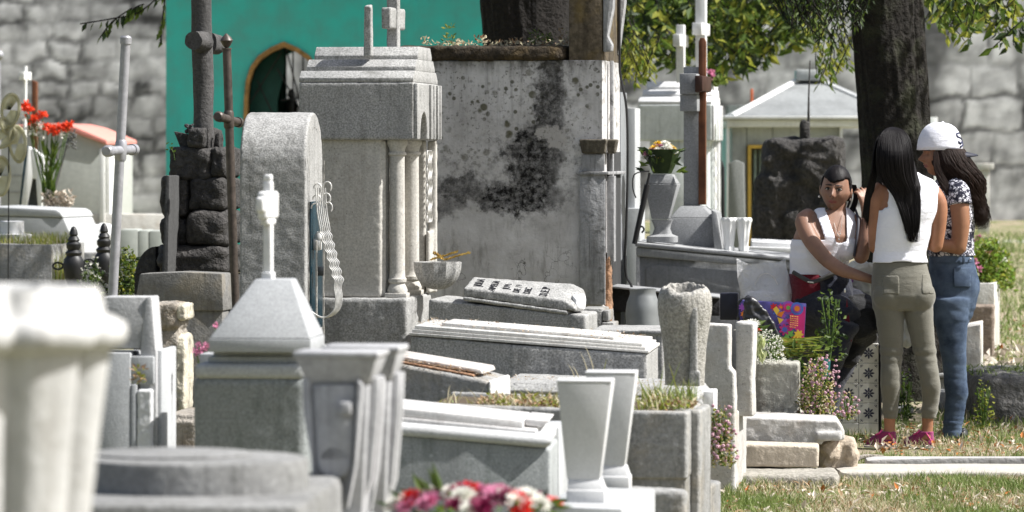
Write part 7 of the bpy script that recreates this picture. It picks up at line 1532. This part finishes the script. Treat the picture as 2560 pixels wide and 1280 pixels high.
def standing_cap():
    D = 20.45; t = T('person', 'woman in white cap with dark curly hair, black and white printed top and blue jeans', 'person', 2385, None, D, rz=0); X, Z, m = t.x, t.z, t.m
    def S_(px0, px1, py, y, ry, yaw=0): return (X((px0+px1)/2), y, Z(py), m(px1-px0)/2, ry, yaw)
    def core():
        bm = NB()
        ell(bm, [S_(2338, 2414, 815, 0, .09), S_(2334, 2427, 790, 0, .10), S_(2330, 2437, 765, 0, .115), S_(2326, 2444, 735, 0, .125), S_(2325, 2446, 705, 0, .13), S_(2325, 2436, 665, 0, .12), S_(2326, 2428, 630, 0, .11), S_(2328, 2430, 590, 0, .112), S_(2330, 2434, 540, 0, .125), S_(2334, 2432, 500, 0, .13), S_(2338, 2426, 470, 0, .12), S_(2348, 2410, 448, 0, .08), S_(2356, 2394, 436, 0, .05)])
        ball(bm, (X(2408), -.03, Z(712)), .085, 3, (.80, .9, .9)); 
        for leg in ([(2378, 745, 49, .085), (2377, 800, 46, .082), (2381, 850, 38, .072), (2384, 900, 32, .062), (2388, 945, 31, .058), (2390, 985, 29, .056), (2386, 1030, 26, .05), (2380, 1070, 24, .047), (2380, 1092, 25, .047)], [(2392, 745, 42, .085), (2394, 800, 36, .082), (2392, 850, 30, .072), (2396, 900, 26, .062), (2398, 945, 25, .058), (2396, 985, 24, .056), (2392, 1030, 22, .05), (2388, 1070, 21, .047), (2388, 1088, 22, .047)]):
            yy = -.07 if leg[0][2] > 44 else .09
            ell(bm, [(X(a)-.006, yy, Z(b), m(r)*(.93 if b < 760 else .86), ry*.88) for a, b, r, ry in leg])
        return bm
    C = solid(core(), .007, 9); bm = core()
    tube(bm, [(X(2378), 0, Z(450)), (X(2368), 0, Z(425)), (X(2358), 0, Z(400))], [.05, .045, .045], 16)
    tube(bm, [(X(a), b, Z(c)) for a, b, c in ((2385, -.10, 472), (2390, -.135, 505), (2394, -.145, 560), (2388, -.14, 618))], [.050, .050, .046, .040], 18, sub=3)
    ball(bm, (X(2389), -.139, Z(616)), .040, 3); tube(bm, [(X(2390), -.138, Z(616)), (X(2350), -.14, Z(612)), (X(2312), -.10, Z(600))], [.038, .032, .023], 14, sub=2); hand(bm, (X(2312), -.10, Z(600)), (-1, .2, .1), (0, 0, 1), 1, .5, 1)
    tube(bm, [(X(a), b, Z(c)) for a, b, c in ((2380, .10, 472), (2380, .14, 505), (2380, .15, 560), (2375, .13, 612))], [.048, .046, .04, .036], 14, sub=3); tube(bm, [(X(2375), .13, Z(610)), (X(2320), .12, Z(605))], [.036, .024], 12); hand(bm, (X(2320), .12, Z(605)), (-1, 0, 0), (0, 0, 1), 1, .4, -1)
    for yy, a in ((-.07, 2380), (.09, 2388)):
        tube(bm, [(X(a), yy, Z(1070)), (X(a), yy, .05), (X(a-22), yy-.0, .028), (X(a-40), yy, .018)], [.033, .036, .030, .02], 12, sub=2)
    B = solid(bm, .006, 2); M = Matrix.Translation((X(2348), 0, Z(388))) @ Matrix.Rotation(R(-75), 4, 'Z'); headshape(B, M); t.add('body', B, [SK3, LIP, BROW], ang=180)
    TE = tee(); s = S(D)
    def py_(c): return t.py-c.z*s
    shell(C, lambda c: py_(c) < 640 and py_(c) > 440, .010, 'printed_top', TE, t, fold(.006, 4, 12, 5))
    bm = NB(); tube(bm, [(X(2380), -.09, Z(462)), (X(2389), -.125, Z(480)), (X(2392), -.142, Z(512))], [.052, .060, .060], 18, sub=3); sl_ = solid(bm, .006, 2); t.add('sleeve', sl_, TE, ang=180)
    bm = NB(); tube(bm, [(X(2380), .09, Z(462)), (X(2380), .125, Z(480)), (X(2380), .145, Z(512))], [.052, .058, .058], 18, sub=3); t.add('sleeve', solid(bm, .006, 2), TE, ang=180)
    def jw(c):
        py = py_(c); k = .005*noise.noise(Vector((c.x*7+c.z*4, c.y*6, c.z*16)))
        if py > 860: k += .005*abs(noise.noise(Vector((c.x*9+c.z*12, c.y*6, c.z*15))))
        if py > 1040: k += .010*abs(noise.noise(Vector((c.x*5, c.y*5, c.z*60))))
        if 700 < py < 800: k += .005*noise.noise(Vector((c.x*14+c.z*18, c.y*5, c.z*12)))
        return abs(k)
    DN = denim(); j = shell(C, lambda c: py_(c) > 636 and py_(c) < 1090, .004, 'jeans', DN, t, jw)
    shell(C, lambda c: c.y < -.03 and 2376 < t.px+c.x*s < 2418 and 668 < py_(c) < 716, .0075, 'back_pocket', DN, t, None, .0015)
    bm = NB(); ell(bm, [(X(2379), 0, Z(654), m(112)/2, .129), (X(2378), 0, Z(638), m(109)/2, .124)], 40, 2.3); bw = mk('waistband', bm, DN, j)
    bm = NB(); box(bm, X(2399), X(2405), -.136, -.128, Z(658), Z(636), .002); mk('belt_loop', bm, DN, j); bm = NB(); ball(bm, (X(2420), -.105, Z(646)), .006, 2); mk('rivet', bm, BRASS, j)
    for yy, a in ((-.07, 2380), (.09, 2388)):
        bm = NB(); ell(bm, [(X(a)-.03, yy, .0, .12, .042), (X(a)-.03, yy, .012, .12, .043)], 28, 2.4); tube(bm, [(X(a)+.05, yy, .02), (X(a)+.03, yy, .045)], [.035, .036], 14); t.add('flat_shoe', solid(bm, .006, 1), plain('black_leather', (.015, .015, .017), .45), ang=180)
    # cap: dome, brim to the right, emblem
    cc = Vector((X(2349), 0, Z(377))); bm = NB(); Rm = Matrix.Rotation(R(6), 4, 'Y'); n_ = 40; rings = []
    for j_ in range(13):
        a = pi/2*j_/12; rg = []
        for i in range(n_):
            q = 2*pi*i/n_; r = cos(a)**.75; p = Vector((.116*r*cos(q)-.012*sin(a), .092*r*sin(q), .140*sin(a)**.95)); p += Vector((.0, 0, .012*cos(q)*cos(a)+.016*math.exp(-((q-pi)**2)*.8)*0)); p *= 1-.010*abs(sin(3*q))**12*(a > .1)
            rg.append(bm.verts.new(cc+Rm @ p+Vector((0, 0, .004))))
        rings.append(rg)
    for A, B_ in zip(rings, rings[1:]):
        for i in range(n_): bm.faces.new((A[i], A[(i+1) % n_], B_[(i+1) % n_], B_[i]))
    bm.faces.new(rings[-1]); CW = cloth('white_cap_cotton', (.78, .78, .84), .03)
    cap = t.add('cap', bm, CW, ang=180); cap.modifiers.new('th', 'SOLIDIFY').thickness = .004
    bm = NB(); vs0, vs1 = [], []
    for i in range(17):
        q = -1.15+2.3*i/16; a = cc+Rm @ Vector((.112*cos(q), .090*sin(q), .010)); b = cc+Rm @ Vector((.112*cos(q)+.085*max(0, cos(q*1.3))**.5, .092*sin(q), -.002-.030*sin(q)**2)); vs0.append(bm.verts.new(a)); vs1.append(bm.verts.new(b))
    for i in range(16): bm.faces.new((vs0[i], vs1[i], vs1[i+1], vs0[i+1]))
    br = mk('brim', bm, plain('navy_brim', (.012, .014, .03), .6), cap, ang=180); br.modifiers.new('th', 'SOLIDIFY').thickness = .006; br.modifiers['th'].offset = 0
    bm = NB(); ball(bm, cc+Rm @ Vector((0, 0, .146)), .008, 2, (1, 1, .6)); mk('cap_button', bm, CW, cap)
    bm = NB()    # dark emblem on the front panel
    e = lambda dz, dy: cc+Rm @ Vector((.1225*math.sqrt(max(0, 1-(dz/.155)**2-(dy/.1)**2))-.006, dy, dz))
    tube(bm, [e(.098, -.02), e(.094, -.048), e(.080, -.052), e(.074, -.028), e(.06, -.022), (e(.048, -.042)), e(.056, -.058)], .0055, 6, sub=3); tube(bm, [e(.062, .0), e(.040, -.02), e(.03, -.05)], .005, 6, sub=3); mk('emblem', bm, plain('navy_emblem', (.015, .02, .06), .7), cap)
    # hair
    bm = NB(); ell(bm, [(X(2452), -.0, Z(556), .012, .02), (X(2436), -.0, Z(530), .018, .03), (X(2426), -.01, Z(490), .034, .065), (X(2404), -.02, Z(450), .060, .09), (X(2378), -.01, Z(415), .082, .098), (X(2362), -.0, Z(385), .085, .088), (X(2360), 0, Z(370), .08, .08)], 30, 2); H = solid(bm, .006, 2)
    for v in H.verts: v.co += Vector((noise.noise(v.co*22), noise.noise(v.co*22+Vector((5, 0, 0))), 0))*.018
    ho = t.add('hair', H, HBR, ang=180); bm = NB(); G_ = []
    for i in range(12):
        f = i/11; th = R(-150+200*f); cx_ = cos(th); sy = sin(th)
        G_.append([(X(2366)+.09*cx_, .09*sy, Z(372)), (X(2378)+.11*cx_, .125*sy, Z(410)), (X(2404)+.105*cx_, .125*sy, Z(450)), (X(2418)+.065*cx_, .09*sy, Z(490)), (X(2434)+.040*cx_, .06*sy, Z(530)), (X(2440)+.030*cx_, .04*sy, Z(568+U(-16, 10)))])
    strands(bm, G_, 800, .0016, wav=.032, fr=46, n=4, jit=.035)
    G3 = [[(X(2330+3*i), -.09, Z(378)), (X(2330+6*i), -.115, Z(420)), (X(2345+7*i), -.135, Z(460)), (X(2370+9*i), -.15, Z(495)), (X(2392+8*i), -.15, Z(520+6*i))] for i in range(4)]
    strands(bm, G3, 150, .0016, wav=.012, fr=45, n=4, jit=.012)
    G4 = [[(X(2455+i), -.02, Z(500)), (X(2466+i*2), -.03, Z(520)), (X(2474-i*2), -.03, Z(545+i*3)), (X(2462+i*4), -.02, Z(560))] for i in range(3)]; strands(bm, G4, 12, .0011, wav=.012, fr=60, n=3, jit=.02)
    mk('hair_strands', bm, HBR, ho, ang=180)
standing_cap()
def seated():
    D = 20.3; t = T('person', 'seated woman in white tank top looking at the camera, hand at her ear', 'person', 2060, None, D, rz=0); X, Z, m = t.x, t.z, t.m; s = S(D)
    P_ = lambda a, y, b: (X(a), y, Z(b))
    def S_(px0, px1, py, y, ry, yaw=0): return (X((px0+px1)/2), y, Z(py), m(px1-px0)/2, ry, yaw)
    def torso():
        bm = NB(); yw = .18
        ell(bm, [S_(1980, 2112, 790, .05, .12), S_(1976, 2112, 750, .04, .13), S_(1977, 2100, 710, .03, .115, yw), S_(1979, 2096, 680, .02, .105, yw), S_(1979, 2108, 650, .01, .108, yw), S_(1980, 2130, 620, .0, .116, yw), S_(1984, 2144, 590, -.005, .115, yw), S_(1996, 2150, 560, -.0, .092, yw), S_(2018, 2140, 540, .0, .070, yw), S_(2046, 2120, 524, .0, .052, yw)])
        ball(bm, P_(2052, -.055, 620), .062, 3, (1, .9, .95)); ball(bm, P_(2112, -.05, 618), .060, 3, (1, .9, .95)); return bm
    def legs():
        bm = NB()
        tube(bm, [P_(2030, .02, 760), P_(2075, -.10, 775), P_(2112, -.20, 800)], [.10, .088, .068], 20, sub=3); tube(bm, [P_(2104, -.20, 800), P_(2072, -.17, 880), P_(2054, -.14, 960), P_(2046, -.12, 1045)], [.068, .060, .046, .036], 20, sub=3)
        tube(bm, [P_(2070, .10, 760), P_(2130, .0, 770), P_(2172, -.06, 795)], [.10, .088, .066], 20, sub=3); tube(bm, [P_(2172, -.06, 795), P_(2124, -.05, 870), P_(2080, -.08, 960), P_(2066, -.08, 1050)], [.066, .058, .042, .034], 20, sub=3); return bm
    TO = solid(torso(), .006, 4); bm = torso(); l_ = legs(); me = bpy.data.meshes.new('x'); l_.to_mesh(me); bm.from_mesh(me)
    tube(bm, [P_(2086, .0, 548), P_(2092, -.008, 522), P_(2096, -.004, 500)], [.052, .044, .044], 16, sub=2)
    tube(bm, [P_(2026, -.0, 540), P_(2008, -.05, 556), P_(2026, -.13, 604), P_(2062, -.19, 650)], [.043, .047, .042, .036], 20, sub=4); ball(bm, P_(2062, -.19, 650), .036, 3); tube(bm, [P_(2060, -.19, 648), P_(2092, -.22, 670), P_(2132, -.23, 684), P_(2180, -.22, 698)], [.036, .035, .027, .020], 18, sub=4); hand(bm, P_(2180, -.22, 698), (1, .1, -.12), (0, 0, 1), 1, .5, -1)
    tube(bm, [P_(2128, .0, 548), P_(2146, -.02, 570), P_(2150, -.06, 610), P_(2148, -.10, 642)], [.040, .042, .040, .037], 20, sub=4); ball(bm, P_(2148, -.10, 640), .037, 3); tube(bm, [P_(2148, -.10, 642), P_(2160, -.10, 600), P_(2166, -.075, 560), P_(2162, -.05, 528)], [.038, .036, .029, .021], 18, sub=4); hand(bm, P_(2162, -.05, 528), (-.12, .12, 1), (.5, -.8, 0), .92, .55, -1)
    for a, y in ((2046, -.12), (2066, -.08)): tube(bm, [P_(a, y, 1040), P_(a, y, 1085), (X(a-4), y-.06, .04), (X(a-8), y-.14, .03)], [.036, .036, .034, .026], 12, sub=2)
    B = solid(bm, .0055, 2); M = Matrix.Translation(P_(2089, -.015, 474)) @ Matrix.Rotation(R(-14), 4, 'Z') @ Matrix.Rotation(R(5), 4, 'Y') @ Matrix.Rotation(R(3), 4, 'X'); W_, H_, DP = .0745, .112, .092; headshape(B, M, W_, H_, DP)
    # ears
    for sx_ in (-1, 1):
        c = M @ Vector((sx_*W_*.99, .008, -.008)); ball(B, c, .030, 3, (.38, .55, 1))
    bo = t.add('body', B, [SK1, LIP, BROW], ang=180)
    for sx_ in (-1, 1):
        c = M @ Vector((sx_*W_*.37, -DP*.745, H_*.055)); bm = NB(); ball(bm, c, .0125, 3, (1.15, .8, .62)); e = mk('eye', bm, plain('eye_white', (.40, .36, .33), .3, .5, 0, .02), bo, ang=180)
        bm = NB(); ball(bm, c+M.to_3x3() @ Vector((.0005, -.0066, -.0003)), .0062, 2, (1, .75, 1)); mk('iris', bm, plain('dark_iris', (.012, .007, .005), .2, .6), e, ang=180)
        bm = NB(); tube(bm, [M @ Vector((sx_*W_*.37+dx, -DP*.745-.0105+abs(dx)*.28, H_*.055+.0078-abs(dx)**1.5*5.0)) for dx in (-.0155, -.009, 0, .009, .0155)], [.0012, .0022, .0026, .0022, .0012], 6, sub=2); mk('eyelash', bm, BROW, e, ang=180)
        bm = NB(); ball(bm, M @ Vector((sx_*W_*1.08, -.006, -.042)), .0065, 2); t.add('earring', bm, PEARL)
        bm = NB(); ball(bm, M @ Vector((sx_*.0085, -DP*1.17, -H_*.262)), .0028, 1); mk('nostril', bm, BROW, bo)
    def inb(px, py):
        if py > 690: return False
        # neckline and straps
        nl = (px-2066)/(2130-2066)
        inn = 2054+(py-502)*.30
        if py < 606 and inn < px < 2112: return False
        if py < 598 and not (inn-25 < px <= inn or 2112 <= px < 2136): return False
        return True
    shell(TO, lambda c: inb(t.px+c.x*s, t.py-c.z*s) and (c.y < .02 or t.py-c.z*s > 575 or True), .006, 'tank_top', WC, t, lambda c: .006*noise.noise(Vector((c.x*4, 1, c.z*26)))*(1 if c.z < Z(610) else .2), .003)
    LG = solid(legs(), .007, 3); shell(LG, lambda c: c.z > Z(1062), .010, 'trousers', DARKJ, t, fold(.008, 6, 12, 4), .004)
    shell(TO, lambda c: (t.py-c.z*s) > 684, .010, 'red_shirt', REDC, t, fold(.010, 6, 9, 2), .004)
    bm = NB(); ell(bm, [S_(2040, 2140, 800, -.02, .15), S_(2036, 2136, 740, -.02, .14), S_(2034, 2125, 700, -.02, .125), S_(2044, 2115, 686, -.02, .11)], 28, 2.2); J = solid(bm, .008, 2)
    for v in J.verts: v.co += Vector((noise.noise(v.co*18), noise.noise(v.co*16+Vector((4, 0, 0))), 0))*.02
    t.add('tied_jacket', J, DARKJ, ang=180)
    bm = NB(); ell(bm, [S_(2100, 2112, 925, -.1, .03), S_(2090, 2170, 870, -.08, .07), S_(2084, 2206, 815, -.08, .12), S_(2090, 2196, 770, -.06, .13), S_(2098, 2150, 735, -.04, .11)], 26, 2.2); J = solid(bm, .008, 2)
    for v in J.verts: v.co += Vector((noise.noise(v.co*15), noise.noise(v.co*13+Vector((4, 0, 0))), noise.noise(v.co*12+Vector((0, 4, 0)))*.5))*.035
    t.add('draped_jacket', J, BLKC, ang=180)
    bm = NB(); prism(bm, [(X(2100), Z(800)), (X(2112), Z(850)), (X(2120), Z(848)), (X(2108), Z(740))], -.235, -.225, .003); t.add('red_lining', bm, REDC)
    bm = NB(); tube(bm, [P_(1978, -.12, 678), P_(2010, -.145, 697), P_(2028, -.15, 702), P_(2060, -.15, 690), P_(2090, -.14, 676)], [.010, .011, .010, .012, .012], 8, sub=4); st = t.add('waist_strap', bm, plain('grey_strap', (.05, .048, .045), .6)); bm = NB(); tube(bm, [P_(2013, -.158, 702), P_(2028, -.162, 704)], .004, 6); mk('buckle', bm, PEARL, st)
    bm = NB(); box(bm, X(2100), X(2104), -.25, -.245, Z(727), Z(717), .001); t.add('zip_pull', bm, PEARL)
    bm = NB(); tube(bm, [P_(2138, -.0, 522), P_(2143, -.07, 550), P_(2138, -.11, 590), P_(2130, -.12, 640)], [.006, .007, .007, .006], 8, sub=4); t.add('shoulder_strap', bm, plain('slate_strap', (.045, .045, .06), .6))
    bm = NB(); tube(bm, [P_(2078, -.055, 538), P_(2084, -.10, 566), P_(2093, -.118, 590), P_(2100, -.10, 560), P_(2104, -.06, 535)], .0011, 5, sub=4); nk = t.add('necklace', bm, PEARL); bm = NB()
    for (a, b) in ((2093, 590), (2090, 586), (2096, 584), (2093, 579), (2092, 597)): ball(bm, P_(a, -.122, b), .0042, 1)
    mk('pendant', bm, PEARL, nk)
    for k, (a, b) in enumerate(((2166, 556), (2167, 552))): pass
    bm = NB(); tube(bm, [P_(2166+13*cos(q), -.07+.026*sin(q), 566+2*cos(q)) for q in [2*pi*i/14 for i in range(15)]], .0022, 5, False); t.add('bracelet', bm, PEARL)
    for a, y in ((2046, -.12), (2066, -.08)):
        bm = NB(); tube(bm, [(X(a), y+.02, .05), (X(a-4), y-.06, .035), (X(a-8), y-.15, .03)], [.042, .040, .032], 14, sub=2); t.add('shoe', bm, IRON, ang=180)
    # hair pulled back, centre swoop, tail behind the ear
    bm = NB(); n0 = 0; bmesh.ops.create_icosphere(bm, subdivisions=5, radius=1)
    for v in bm.verts:
        x, y, z = v.co; hl = .40-.10*math.exp(-((x+.1)/.3)**2)+.16*abs(x)**2    # hairline height over the face
        k = 1.09 if z > .3 else 1.07
        if y < .15 and z < hl and not (abs(x) > .80 and z > -.1 and y > -.25): k = .86
        if z < -.55: k = .8
        v.co = M @ Vector((x*W_*1.0*k, (y*DP+.006)*k, z*H_*k+.004))
    hr = solid(bm, .004, 3)
    for v in hr.verts: v.co += Vector((noise.noise(Vector((v.co.x*12, v.co.y*60, v.co.z*14))), 0, noise.noise(Vector((v.co.x*80, v.co.y*40, v.co.z*10)))))*.002
    ho = t.add('hair', hr, HB, ang=180); bm = NB(); G_ = []
    def on(x, y, z, k=1.075):
        v = Vector((x, y, z)).normalized(); return M @ Vector((v.x*W_*k, (v.y*DP+.004)*k, v.z*H_*k+.002))
    for i in range(9):
        f = i/8; x0 = -.85+1.6*f
        G_.append([on(x0, -.62+.25*abs(x0), .50+.10*(1-abs(x0))), on(x0*.85+.05, -.25, .95), on(x0*.6+.25, .25, .85), on(x0*.3+.6, .6, .4), on(.85, .55, -.15, 1.15), on(.80, .40, -.75, 1.2), on(.66-.1*f, .25, -1.1, 1.3)])
    strands(bm, G_, 420, .0016, n=4, jit=.006)
    G5 = [[M @ Vector((.068+.009*i, .03, .03)), M @ Vector((.088+.007*i, .035, -.02)), M @ Vector((.086+.006*i, .03, -.07)), M @ Vector((.066+.008*i, .02, -.115)), M @ Vector((.040+.010*i, .015, -.150))] for i in range(4)]; strands(bm, G5, 330, .002, n=4, jit=.01)
    mk('hair_strands', bm, HB, ho, ang=180)
PEARL = plain('silver', (.75, .72, .68), .25, .6, .6, .05); DARKJ = cloth('dark_navy_fabric', (.012, .014, .026), .3, .85, .004); REDC = cloth('crimson_cloth', (.13, .008, .018), .3, .85, .003); BLKC = cloth('black_cloth', (.009, .009, .010), .3, .85, .004)
seated()
